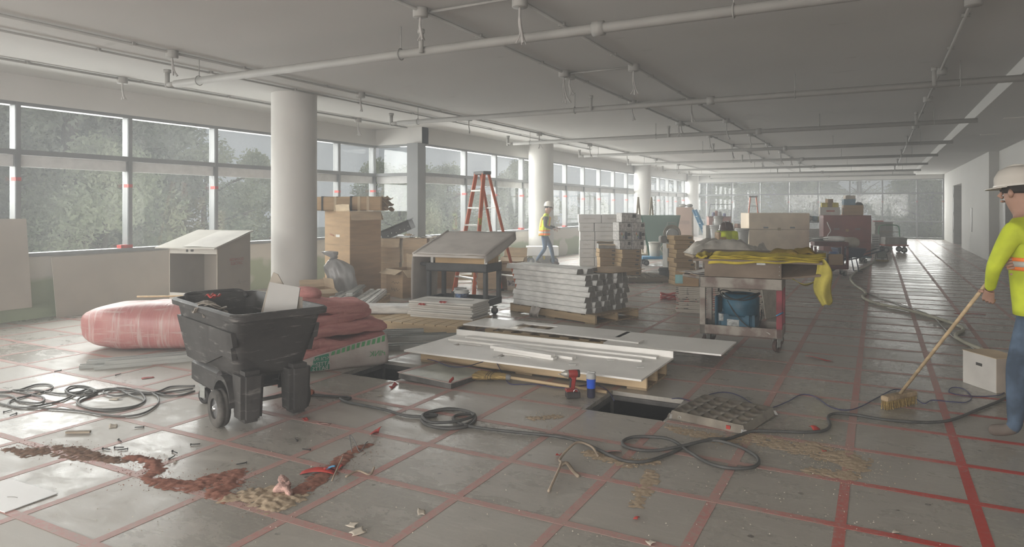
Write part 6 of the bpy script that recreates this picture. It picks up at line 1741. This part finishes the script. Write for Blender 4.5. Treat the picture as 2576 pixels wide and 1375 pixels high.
# worker crossing behind the channel stack (walks to the far end, seen from the side)
fwd = R(28) # heading of camera-right in world
wj = joints(spine=(0, .02, 1.12), chest=(0, .05, 1.32), neck=(0, .09, 1.47), head0=(0, .115, 1.55), head1=(0, .135, 1.63), head2=(0, .13, 1.71),
    shoL=(-.18, .06, 1.39), shoR=(.18, .04, 1.39), elbR=(.22, .02, 1.12), wriR=(.19, .24, 1.05), elbL=(-.22, .10, 1.12), wriL=(-.17, .33, 1.08),
    kneL=(-.10, .20, .52), ankL=(-.10, .28, .10), toeL=(-.11, .44, .05), kneR=(.10, .02, .49), ankR=(.10, -.22, .16), toeR=(.11, -.10, .05))
vb = [(.02, .09, M_HIVISO), (.09, .15, M_REFLECT), (.15, .20, M_HIVISO)]
sc = .95
w = person('worker in a white hard hat and yellow vest walking past the round column', (-7.86, 16.55, 0), R(28.08-90), wj, dict(torso=M_HIVIS, sleeve=M_SLEEVE, fore=M_SLEEVE), M_HATW, (M_HIVIS, vb, M_HIVISO), grip=dict(L=(0, 0, -1), R=(0, 0, -1)))
w.scale = (sc, sc, sc)
# worker at the frame edge, sweeping
bf = G(2262, 1022)     # where the broom touches the floor
bp = Vector((.955, 5.60, 0))
face = Vector((bf.x-bp.x, bf.y-bp.y, 0)).normalized()
hrz = math.atan2(face.y, face.x)-R(90)
Mi = (Matrix.Translation(bp) @ Matrix.Rotation(hrz, 4, 'Z')).inverted()
h_lo = Vector((.62, 5.60, .90)); h_lo = Vector((bf.x, bf.y, .05)).lerp(Vector((.74, 5.60, 1.18)), .80)
h_hi = Vector((bf.x, bf.y, .05)).lerp(Vector((.74, 5.60, 1.18)), 1.02)
lo, hi = Mi @ h_lo, Mi @ h_hi
sj = joints(spine=(0, .02, 1.14), chest=(0, .06, 1.34), neck=(0, .10, 1.49), head0=(0, .125, 1.57), head1=(0, .15, 1.65), head2=(0, .145, 1.73),
    shoL=(-.19, .08, 1.40), shoR=(.19, .06, 1.40), elbL=(-.27, .16, 1.16), wriL=tuple(lo+Vector((-.05, -.09, .04))), elbR=(.26, .08, 1.16), wriR=tuple(hi+Vector((.05, -.08, -.02))),
    kneL=(-.12, .10, .50), ankL=(-.13, .10, .09), toeL=(-.15, .26, .045), kneR=(.12, -.02, .50), ankR=(.12, -.14, .09), toeR=(.14, .02, .045))
person('worker in yellow hi-vis and jeans sweeping at the edge of the picture', tuple(bp), hrz, sj, dict(torso=M_HIVIS, sleeve=M_HIVIS, fore=M_HIVIS), M_HATW, (M_HIVIS, [(.34, .38, M_HIVISO), (.38, .44, M_REFLECT), (.44, .48, M_HIVISO)], None), grip=dict(L=tuple(lo-Vector((0, 0, 0))*0+Vector((.3, 0, -1))) if False else (1, .2, 0), R=(-1, .2, 0)), curl=1.0)
t = thing('push_broom', 'long-handled broom held by the worker at the picture edge', 'broom', (bf.x, bf.y, 0), math.atan2(face.y, face.x))
top_ = Vector((bf.x, bf.y, .05)).lerp(Vector((.74, 5.60, 1.18)), 1.14)
Mi2 = (Matrix.Translation((bf.x, bf.y, 0)) @ Matrix.Rotation(math.atan2(face.y, face.x), 4, 'Z')).inverted()
MB().tube([Mi2 @ Vector((bf.x, bf.y, .09)), Mi2 @ top_], .0125, 10).build('handle', M_WOODL, t)
MB().box((0, 0, .085), (.06, .38, .04)).build('head_block', M_WOOD, t, bevel=.008)
r_ = random.Random(1); m = MB()
for i in range(6):
    for j in range(34):
        x, y = -.022+.009*i, -.18+.0109*j; m.bar((x, y, .068), (x+r_.uniform(-.012, .012), y+r_.uniform(-.008, .008), .002), .004, .004)
tag(m.build('bristles', plain('broom_straw', (.40, .28, .11)), t, fix=False), kind='stuff')
# worker bending behind the red site box
q = at(2126, 530, 21.3)
oj = joints(spine=(0, .08, 1.10), chest=(0, .26, 1.26), neck=(0, .42, 1.33), head0=(0, .50, 1.37), head1=(0, .55, 1.42), head2=(0, .60, 1.47),
    shoL=(-.18, .30, 1.30), shoR=(.18, .30, 1.30), elbL=(-.22, .42, 1.02), wriL=(-.16, .58, .86), elbR=(.22, .42, 1.02), wriR=(.16, .58, .86))
M_OSH = plain('orange_shirt', (.62, .16, .06), .8, .1, 7)
o = person('worker in an orange shirt bending behind the red site box', (q.x-.15, q.y+.1, 0), R(28-90), oj, dict(torso=M_OSH, sleeve=M_OSH, fore=M_SKIN), None, None)
o.scale = (1.12, 1.12, 1.12)
# ------------------------------------------------------------------ ceiling services
M_PIPE = plain('painted_pipe', (.31, .30, .28), .6, .04, 3)
M_WIRE = plain('hanging_wire', (.42, .40, .38), .6, .1, 9)
pos = ['nearest the camera', 'second from the camera', 'third from the camera', 'fourth from the camera', 'fifth from the camera', 'sixth from the camera', 'seventh from the camera', 'nearest the end wall']
for k in range(8):
    Y = 5.58+4.51*k
    t = thing('sprinkler_pipe', 'white sprinkler pipe across the ceiling, %s' % pos[k], 'pipe', (0, Y, 3.10), 0, 'sprinkler pipes under the ceiling')
    r_ = .045 if k == 0 else .042
    MB().cyl((-7.75, 0, 0), (1.56, 0, 0), r_, 14).build('pipe_run', M_PIPE, t)
    MB().cyl((-7.75, 0, 0), (-7.90, 0, 0), .03, 10).cyl((-7.90, 0, -.04), (-7.90, 0, .16), .03, 10).cyl((-7.90, 0, .15), (-7.90, 0, .19), .045, 10).build('end_elbow', M_PIPE, t)
    for x in (-2.13, ): MB().cyl((x-.05, 0, 0), (x+.05, 0, 0), r_+.02, 12).build('coupling', M_PIPE, t)
    for x in (-7.3, -4.25, -1.0, .9): MB().cyl((x, 0, 0), (x, 0, .28), .006, 6).tube([(x, (r_+.012)*math.cos(q), (r_+.012)*math.sin(q)) for q in [2*math.pi*j/14 for j in range(14)]], .006, 5, closed=True).build('hanger', M_PIPE, t)
    for x in (-3.95, .62): MB().cyl((x, .0, 0), (x, -.07, 0), .022, 8).cyl((x, -.07, -.03), (x, -.07, .17), .024, 10).cyl((x, -.07, .16), (x, -.07, .20), .034, 10).build('sprinkler_riser', M_PIPE, t)
zc_ = ZC-.024
def conduit(X, y0, y1, lab, boxes, r=.016, wires=True, step=1.5):
    t = thing('conduit', lab, 'conduit', (X, 0, zc_), 0, 'ceiling conduits')
    MB().cyl((0, y0, 0), (0, y1, 0), r, 10).build('tube', M_PIPE, t)
    y = y0+.7
    while y < min(y1, 26): MB().box((0, y, .004), (.07, .03, .030)).build('clamp', M_PIPE, t); y += step
    rj = random.Random(int(abs(X)*100))
    for k, by in enumerate(boxes):
        b = MB().lathe([(0, -.062), (.066, -.062), (.07, -.055), (.07, .022)], 16).build('junction_box', M_PIPE, t); b.location = (0, by, 0)
        if wires and by < 31:
            m = MB(); L = rj.uniform(.20, .36)
            for q in range(4):
                a_ = rj.uniform(0, 6.28); s_ = rj.uniform(.02, .07)
                m.tube(spline([(0, 0, -.06), (.01*math.cos(a_), .01*math.sin(a_), -.06-L*.4), (.02+s_*.3*math.cos(a_), s_*.3*math.sin(a_), -.06-L*.75), (.03+s_*math.cos(a_), s_*math.sin(a_), -.06-L)], 4), .007 if q else .012, 5)
            m.build('wire_tail', M_WIRE, b)
conduit(-2.75, 2.5, 38, 'ceiling conduit with hanging wires over the middle of the floor', [5.3, 8.45, 11.5, 14.5, 17.5, 20.5, 23.5, 26.5, 29.5, 32.5])
conduit(-3.70, 2.5, 38, 'ceiling conduit beside the wired one over the middle of the floor', [5.15, 8.4, 8.6, 11.3, 14.4, 14.6, 17.4, 20.4, 23.4, 26.4])
conduit(.73, 2.5, 38, 'plain ceiling conduit along the soffit', [7.1, 10.6, 13.2, 17.5], wires=False)
conduit(-7.25, -2, 36, 'ceiling conduit with short tails in line with the columns', [5.18, 8.48, 11.75, 15.0, 18.3, 21.6, 24.9, 28.2])
conduit(-7.88, -2, 20, 'dark thin conduit next to the columns line', [], r=.013)
conduit(-9.36, -2, YJ-.2, 'ceiling conduit nearest the window header', [5.92, 10.87])
for k, Y in enumerate((5.22, 8.5, 11.4, 14.5, 20.4)):
    o = MB().cyl((-3.64, Y, zc_), (-2.81, Y, zc_), .013, 8).build('conduit_link', M_PIPE); tag(o, ('nearest', 'second', 'third', 'fourth', 'farthest')[k]+' short cross conduit linking the two middle runs', 'conduit', 'cross conduits')
# lamps cut-outs in the soffit
for k, Y in enumerate((9.2, 11.0, 12.9, 15.3, 18.5)):
    o = MB().box((2.2, Y, 3.186), (.34, .13, .008)).build('soffit_slot', M_PAPERW); tag(o, ('nearest', 'second', 'third', 'fourth', 'farthest')[k]+' pale slot cover in the soffit', 'cover', 'slot covers in the soffit')

# ------------------------------------------------------------------ cables on the floor
def cable(pts, r, mat, name, lab, cat='cable', z=None, per=8, n=7):
    P = []
    for k, q in enumerate(pts):
        g_ = G(q[0], q[1]); P.append((g_.x, g_.y, (q[2] if len(q) > 2 else 0)+r+.0025))
    o = MB().tube(spline(P, per), r, n).build(name, mat); return tag(o, lab, cat)
M_CABLE = plain('dark_grey_cable', (.085, .085, .082), .5, .15, 9)
t = cable([(770, 996), (820, 999), (866, 1002), (882, 1004), (870, 1008), (856, 1006), (866, 1012), (885, 1017), (930, 1026), (975, 1036), (1015, 1048), (1060, 1052), (1090, 1050), (1098, 1047), (1075, 1046), (1060, 1058), (1078, 1074), (1130, 1082), (1180, 1074), (1196, 1052), (1170, 1036), (1115, 1034), (1068, 1047), (1064, 1064), (1095, 1078), (1150, 1077), (1190, 1060), (1180, 1040), (1130, 1031), (1078, 1040), (1062, 1056, .012), (1085, 1070, .012), (1140, 1069, .012), (1186, 1056, .01), (1190, 1044), (1150, 1048), (1140, 1058), (1160, 1070), (1200, 1079), (1290, 1090), (1390, 1100), (1450, 1112), (1500, 1133), (1540, 1152), (1580, 1165), (1630, 1164), (1690, 1143), (1740, 1120), (1800, 1116, .01), (1860, 1128), (1905, 1155), (1900, 1177), (1850, 1183), (1790, 1172), (1740, 1145), (1690, 1115, .01), (1640, 1103), (1590, 1104), (1566, 1116), (1580, 1130), (1640, 1138), (1720, 1130, .012), (1790, 1116, .02), (1830, 1108), (1870, 1095), (1900, 1088), (1960, 1089), (2030, 1091), (2075, 1086), (2088, 1072), (2083, 1053), (2100, 1044), (2150, 1047), (2210, 1057), (2280, 1064), (2350, 1066), (2400, 1058), (2450, 1038), (2500, 1018), (2550, 996), (2600, 985)], .0105, M_CABLE, 'floor_cable', 'long dark cable winding from the plug through a coil to the worker')
t2 = MB().lathe([(0, 0), (.016, 0), (.022, .01), (.022, .055), (.018, .06), (.018, .10), (.026, .11), (.028, .15), (.02, .175), (.011, .18)], 14, M=Matrix.Rotation(R(90), 4, 'Y')).build('plug', [plain('plug_orange', (.50, .16, .09), .5, .12, 8)])
q = G(742, 992); q2 = G(773, 995); place(t2, (q.x, q.y, .03), angle(q, q2)); tag(t2, 'orange and black cable connector beside the tilt truck', 'plug')
M_BWIRE = plain('navy_wire', (.05, .05, .13), .5, .1, 9)
cable([(1690, 1004), (1712, 1003), (1735, 1010), (1745, 1016)], .0035, M_BWIRE, 'thin_wire', 'short navy wire leaving the second floor opening', n=5)
cable([(1757, 1008), (1790, 992), (1825, 988), (1860, 997), (1900, 1020), (1935, 1028), (1980, 1012), (2015, 994), (2050, 999), (2090, 1025), (2130, 1033), (2165, 1024), (2210, 1000), (2250, 981), (2285, 989), (2322, 1016), (2345, 1008), (2395, 1012), (2430, 1013), (2444, 1000), (2425, 980), (2395, 976), (2389, 988), (2430, 997), (2490, 998), (2525, 990), (2537, 960)], .004, M_BWIRE, 'thin_wire', 'thin navy wire looping across the floor towards the white carton', n=5)
cable([(1075, 928, .09), (1100, 930, .075), (1130, 940, .065), (1170, 941, .065), (1210, 931, .07), (1240, 928, .09), (1262, 945, .03), (1280, 965), (1310, 968), (1350, 968), (1400, 976), (1440, 975), (1480, 969), (1510, 972), (1530, 985), (1545, 1003, -.02)], .004, M_BWIRE, 'thin_wire', 'thin navy wire running over the lifted panel past the broom', n=5)
M_CABLE2 = plain('grey_cable', (.12, .118, .112), .5, .12, 9)
cable([(-20, 990), (40, 985), (90, 970), (125, 970), (130, 980), (100, 990), (60, 1000), (28, 1010), (24, 1022), (60, 1028), (120, 1018), (160, 1008), (200, 990), (235, 990), (225, 980), (190, 990), (165, 985), (180, 974), (215, 974), (240, 985), (225, 1000, .01), (190, 1000, .01), (168, 990, .01), (200, 980, .012), (245, 990), (200, 1012), (215, 1028), (270, 1036), (330, 1028), (365, 1008), (345, 985), (300, 978), (260, 990, .01), (290, 998), (340, 992), (390, 992), (485, 980)], .0075, M_CABLE2, 'floor_cable', 'dark cable tangled in loops beside the tilt truck')
cable([(-20, 996), (30, 1000), (50, 1012), (100, 1016), (110, 1003), (80, 995), (30, 985), (90, 984), (160, 993), (240, 985), (290, 980), (330, 997), (362, 1010), (330, 1026), (250, 1032), (200, 1022), (198, 1008, .008), (240, 992, .01), (280, 984, .008), (380, 990), (430, 975), (490, 973)], .0075, M_CABLE2, 'floor_cable', 'second dark cable of the tangle beside the tilt truck')
cable([(-20, 1012), (40, 1026), (120, 1030), (200, 1036), (260, 1046), (310, 1050), (360, 1042), (395, 1020), (398, 1002), (383, 990), (420, 997), (455, 996), (490, 986)], .0075, M_CABLE2, 'floor_cable', 'outermost dark cable curving in front of the tangle')
M_HOSE = plain('cream_hose', (.43, .41, .32), .55, .12, 5)
cable([(2210, 640, .12), (2205, 652, .05), (2196, 662), (2180, 672), (2160, 682), (2143, 694), (2140, 705), (2152, 720), (2170, 732), (2178, 742), (2170, 748), (2180, 757), (2220, 770), (2270, 780), (2330, 796), (2390, 815), (2420, 828), (2422, 836), (2404, 848), (2420, 862), (2450, 876), (2470, 884)], .022, M_HOSE, 'floor_hose', 'cream hose snaking along the open floor to the white carton', 'hose', n=9)
cable([(2178, 738), (2230, 755), (2290, 775), (2345, 797), (2370, 822), (2400, 850), (2440, 872), (2455, 884)], .008, plain('pale_cord', (.46, .45, .42), .5, .1, 8), 'thin_cable', 'pale thin cord beside the cream hose', 'cord')

# ------------------------------------------------------------------ dust, sweepings and litter
def mound(fn_h, x0, x1, y0, y1, nx, ny, mat, name, lab, seed):
    vs, fs, keep = [], [], {}
    def h(i, j):
        x, y = x0+(x1-x0)*i/nx, y0+(y1-y0)*j/ny
        return x, y, fn_h(x, y)
    H_ = [[h(i, j) for j in range(ny+1)] for i in range(nx+1)]
    m = MB()
    def vid(i, j):
        if (i, j) not in keep: keep[(i, j)] = len(vs); x, y, z = H_[i][j]; vs.append((x, y, max(z, -.001)+.0022))
        return keep[(i, j)]
    for i in range(nx):
        for j in range(ny):
            if max(H_[a][b][2] for a in (i, i+1) for b in (j, j+1)) > 0: fs.append((vid(i, j), vid(i+1, j), vid(i+1, j+1), vid(i, j+1)))
    m.add(vs, fs, True)
    return tag(m.build(name, mat, fix=False), lab, 'debris', kind='stuff')
def mat_dust(name, a, b, sc_=60):
    t = NT(name); v = t.n('NewGeometry')
    f = t.noise(v, sc_, 4.0, .7)
    return t.done(t.bsdf(t.mix(t.ramp(f, .3, .7), a, b), .95, .05))
M_RDUST = mat_dust('red_sweeping_dust', (.21, .09, .065), (.36, .175, .13))
M_SDUST = mat_dust('tan_saw_dust', (.33, .25, .17), (.52, .42, .31))
M_BDUST = mat_dust('brown_dust', (.17, .105, .075), (.27, .18, .135))
def ridge(path, widths, hgt, seed, patch=.35, grain=.6):
    P = [G(*q) for q in path]
    def fn(x, y):
        best = 9
        for k in range(len(P)-1):
            a, b = P[k].xy, P[k+1].xy; p = Vector((x, y)); ab = b-a
            f = max(0, min(1, (p-a).dot(ab)/ab.length_squared)); w_ = widths[k]*(1-f)+widths[k+1]*f
            best = min(best, (p-(a+ab*f)).length/w_)
        n1 = mnoise.noise(Vector((x*7, y*7, seed))); n2 = mnoise.noise(Vector((x*45, y*45, seed+4))); n3 = mnoise.noise(Vector((x*22, y*22, seed+9)))
        e = 1-best+patch*n1
        if e <= 0: return -1
        v_ = e*(.6+.5*n3)+grain*(n2-.15)*min(1, e*3)
        return hgt*v_ if v_ > .12 else -1
    xs, ys = [p.x for p in P], [p.y for p in P]; w_ = max(widths)*1.2
    return fn, min(xs)-w_, max(xs)+w_, min(ys)-w_, max(ys)+w_
def dust(path, widths, hgt, seed, mat, lab, res=.011, **kw):
    fn, a, b, c, d = ridge(path, widths, hgt, seed, **kw)
    mound(fn, a, b, c, d, int((b-a)/res), int((d-c)/res), mat, 'sweepings', lab, seed)
dust([(330, 1150), (385, 1160), (395, 1185), (360, 1200), (420, 1215), (490, 1225), (540, 1200), (600, 1185), (580, 1215), (540, 1235), (570, 1255)], [.05, .05, .06, .05, .07, .09, .06, .06, .08, .08, .07], .014, 1, M_RDUST, 'clotted red-brown sweepings winding across the floor in front of the tilt truck', patch=.5)
dust([(20, 1130), (80, 1140), (150, 1130), (230, 1150), (310, 1160)], [.05, .08, .10, .08, .05], .010, 2, M_BDUST, 'thin brown sweepings trailing off at the left edge', grain=1.1, patch=.6)
dust([(575, 1255), (640, 1250), (690, 1270), (730, 1255), (690, 1230)], [.07, .12, .12, .10, .08], .022, 3, M_SDUST, 'tan plaster dust heap at the end of the red sweepings', patch=.6)
dust([(740, 1240), (790, 1215), (830, 1180), (870, 1150), (905, 1125), (930, 1118)], [.08, .08, .06, .055, .04, .03], .016, 4, M_RDUST, 'brown sweepings ridge leading up to the bent wires', patch=.5)
dust([(1880, 1100), (1960, 1120), (2040, 1130), (2110, 1145), (2150, 1160), (2130, 1200), (2050, 1190)], [.12, .12, .14, .15, .12, .10, .08], .006, 5, M_SDUST, 'wide thin patch of sawdust before the upturned panel', grain=1.0, patch=.8)
dust([(1690, 1075), (1760, 1095), (1850, 1110)], [.06, .10, .08], .004, 6, M_SDUST, 'sprinkled sawdust under the edge of the upturned panel', grain=1.4, patch=.7)
dust([(1480, 1140), (1560, 1165), (1640, 1160)], [.06, .08, .05], .005, 7, M_SDUST, 'light sawdust along the cable by the wood strips', grain=1.3, patch=.7)
dust([(1340, 1052), (1400, 1048)], [.05, .06], .008, 8, M_SDUST, 'small crumbs heap beside the cable coil', grain=1.5, patch=.5)
dust([(1640, 1190), (1620, 1230), (1600, 1270)], [.05, .06, .04], .003, 9, M_SDUST, 'faint dusty shoe scuff on the middle panels', grain=1.3, patch=.7)
def crumbs(path, spread, n, mat, lab, seed, size=(.002, .0055)):
    r_ = random.Random(seed); P = [G(*q) for q in path]; m = MB()
    for i in range(n):
        k = r_.randrange(len(P)-1); f = r_.random(); p = P[k].lerp(P[k+1], f)
        x, y = p.x+r_.gauss(0, spread), p.y+r_.gauss(0, spread); s_ = r_.uniform(*size)
        a = r_.uniform(0, 6.28); c1, s1 = math.cos(a)*s_, math.sin(a)*s_
        m.add([(x+c1, y+s1, .0025), (x-s1, y+c1, .0025), (x-c1*.8, y-s1*.8, .0025), (x+s1*.2, y-c1*.2, .0025+s_*r_.uniform(.5, 1))], [(0, 1, 3), (1, 2, 3), (2, 0, 3)])
    tag(m.build('crumbs', mat, fix=False), lab, 'debris', kind='stuff')
crumbs([(20, 1125), (150, 1125), (260, 1150), (390, 1165), (360, 1200), (480, 1225), (600, 1190), (570, 1250)], .075, 900, M_RDUST, 'loose red crumbs sprinkled around the sweepings', 21)
crumbs([(575, 1255), (700, 1265), (800, 1210), (930, 1120)], .07, 500, M_BDUST, 'loose brown crumbs around the tan heap and ridge', 22)
crumbs([(1700, 1080), (1850, 1105), (2040, 1120), (2140, 1160), (2120, 1205)], .12, 900, M_SDUST, 'loose sawdust crumbs around the upturned panel', 23)
crumbs([(1480, 1145), (1640, 1160), (1330, 1050), (1410, 1046)], .05, 350, M_SDUST, 'loose pale crumbs by the cable loops', 24)
crumbs([(300, 1300), (900, 1350), (1500, 1340), (2200, 1340), (1900, 1200), (1250, 1120), (700, 1100)], .35, 500, plain('plaster_flake', (.56, .50, .42), .9, .1, 9), 'tiny plaster crumbs strewn over the near panels', 25, (.002, .006))
def litter(px, py, fn, nu, nv, mat, name, lab, cat, rz=0, th=.002, grp=None):
    q = G(px, py); o = MB().sheet(fn, nu, nv, th).build(name, mat); place(o, (q.x, q.y, .003), rz); return tag(o, lab, cat, grp)
def curl(L, W, hh, k): return lambda u, v: (L*(u-.5), W*(v-.5), .002+hh*abs(math.sin(u*3.1+k))*(.5+.5*math.sin(v*2.5+k)))
rs = 'red tape scraps on the floor'
for k, (px, py, L, W, h_, lab) in enumerate(((800, 1190, .20, .05, .03, 'long crumpled red tape strip half buried in the brown ridge'), (835, 1183, .12, .05, .03, 'smaller red tape strip next to the blue tie on the ridge'), (945, 1088, .10, .05, .03, 'bright red rolled tape scrap near the tape crossing'), (768, 1055, .08, .03, .015, 'small red tape curl on the crossing by the truck'), (815, 1067, .10, .04, .02, 'pinkish torn tape pieces in line with the floor tape'), (1405, 1147, .035, .02, .02, 'tiny red scrap beside the wood strips'), (1601, 1305, .035, .022, .012, 'tiny red scrap alone on a middle panel'), (2052, 1083, .07, .06, .03, 'red paper wad on the sawdust patch'), (2073, 1136, .03, .02, .012, 'tiny red scrap on the sawdust patch'), (1540, 1137, .12, .04, .02, 'curled brown-red strip beside the cable loop'), (372, 951, .10, .04, .012, 'red tape scrap behind the cable tangle'), (990, 972, .16, .03, .02, 'torn red tape tail leading to the lifted panel'), (2060, 903, .28, .05, .015, 'loose red tape peeling within the tape rectangle'), (2440, 790, .40, .05, .01, 'red tape scrap on the open floor by the wall side'))):
    litter(px, py, curl(L, W, h_, k), 8, 4, M_TAPE if k not in (4, 9) else M_FTAPE, 'red_tape_scrap', lab, 'tape', .5+.7*k, grp=rs)
for k, (px, py, s_, lab) in enumerate(((886, 1322, .06, 'cream plaster flake with a rounded edge'), (900, 1340, .075, 'cream plaster flake with a folded corner'), (1060, 1290, .06, 'dusty plaster flake beside a tape joint'), (955, 996, .05, 'white plaster chip near the cable'), (2256, 1340, .05, 'white torn paper bit on the dark panels'), (1636, 1366, .05, 'white chip at the bottom edge of the picture'), (290, 1004, .09, 'flat tan chip inside the cable tangle'), (95, 993, .05, 'flat tan chip under the window-side cables'), (285, 1073, .08, 'crumpled beige chip on the taped panels'), (440, 1162, .03, 'small white bit above the red sweepings'))):
    litter(px, py, lambda u, v: (s_*(u-.5)*(1-.3*math.sin(v*3.1)), s_*.7*(v-.5)*(1-.4*abs(u-.5)), .002+.012*u*v), 6, 5, plain('plaster_flake', (.56, .50, .42), .9, .1, 9), 'plaster_flake', lab, 'flake', k*1.1, grp='plaster flakes on the floor')
r_ = random.Random(77)
proto = None
for k, (px, py) in enumerate(((20, 1035), (33, 1044), (145, 934), (298, 943), (350, 1076), (302, 1110), (268, 1131), (300, 1127), (308, 1132), (492, 1119), (440, 1139), (433, 1152), (770, 1132), (745, 1107), (607, 1168))):
    if proto is None:
        o = MB().cyl((-.028, 0, .004), (.028, 0, .004), .0035, 6).cyl((.028, 0, .004), (.032, 0, .004), .007, 8).build('screw', M_BLACK); proto = o
    else: o = proto.copy(); COL.objects.link(o)
    q = G(px, py); place(o, (q.x, q.y, .003), r_.uniform(0, 6)); tag(o, 'small dark screw dropped on the panels around the sweepings', 'screw', 'dropped screws')
# strips, wires, sticks
o = MB().box((0, 0, .008), (.16, .022, .014)).build('wood_strip', M_WOODG); q = G(197, 1090); place(o, (q.x, q.y, .003), R(32)); tag(o, 'short grey wood offcut above the red sweepings', 'offcut')
def sticks(pts, w_, h_, mat, lab, name='wood_strip', cat='strip'):
    P = [(G(a, b).x, G(a, b).y, z+.005) for a, b, z in pts]; o = MB().tube(spline(P, 5), w_, 5).build(name, mat); return tag(o, lab, cat)
M_STRIP = plain('edge_banding', (.36, .29, .22), .7, .15, 8)
sticks([(1380, 1238, 0), (1395, 1215, .02), (1412, 1180, .03), (1408, 1165, .02), (1430, 1150, .05), (1455, 1137, .06), (1490, 1138, .03), (1505, 1150, .0)], .008, 0, M_STRIP, 'bent wood edging strip arching over the floor')
sticks([(1408, 1172, 0), (1425, 1170, .01), (1440, 1185, 0), (1455, 1200, 0)], .012, 0, M_STRIP, 'short broken edging strip under the arching one')
sticks([(870, 1205, .01), (900, 1190, .01), (930, 1195, 0), (942, 1185, .02)], .006, 0, M_STRIP, 'thin twig-like strip beside the brown ridge')
sticks([(835, 1215, .01), (850, 1190, .03), (862, 1160, .02)], .005, 0, M_STRIP, 'thin light stick stuck in the brown ridge')
sticks([(885, 1138, 0), (880, 1115, .05), (892, 1122, .03), (905, 1137, 0), (920, 1120, .01), (925, 1112, 0)], .0028, 0, M_GREYP, 'bent steel wires at the head of the brown ridge', 'bent_wire', 'wire')
o = MB().tube([(0, 0, 0), (.02, .03, .01), (.05, .02, .02)], .006, 6).build('blue_tie', M_BLUE); q = G(820, 1190); place(o, (q.x, q.y, .025)); tag(o, 'small bright blue tie on the red strip', 'tie')
o = blob_box(.11, .06, .05, 2.0, 3, .9, 22, 16).build('pink_tuft', plain('pale_pink_wool', (.60, .38, .33), .95, .2, 30, bump=.8)); q = G(722, 1240); place(o, (q.x, q.y, .012)); tag(o, 'pale pink wool tuft on the tan dust heap', 'insulation')
t = thing('white_sheet', 'white board with a taped edge lying flat at the left picture edge', 'board', (*G(45, 1254).xy, .0025), R(2))
o = MB().box((-.10, 0, .002), (.46, .26, .004)).build('face', plain('clean_white_sheet', (.85, .85, .85), .5, .01, 3), t)
MB().tube([(-.06, -.02, .0046), (-.03, -.005, .0046), (.0, -.002, .0046)], .0012, 4).build('pencil_mark', M_PENCIL, t)
# coil of string down in the second opening
o = MB().tube([(-1.62+.07*math.cos(q)*(1+.1*math.sin(q*2.3)), 5.10+.06*math.sin(q), -.352+.002*q) for q in [k*.4 for k in range(40)]], .006, 5).build('string_coil', M_FOAME); tag(o, 'coil of pale string at the bottom of the second floor opening', 'string')
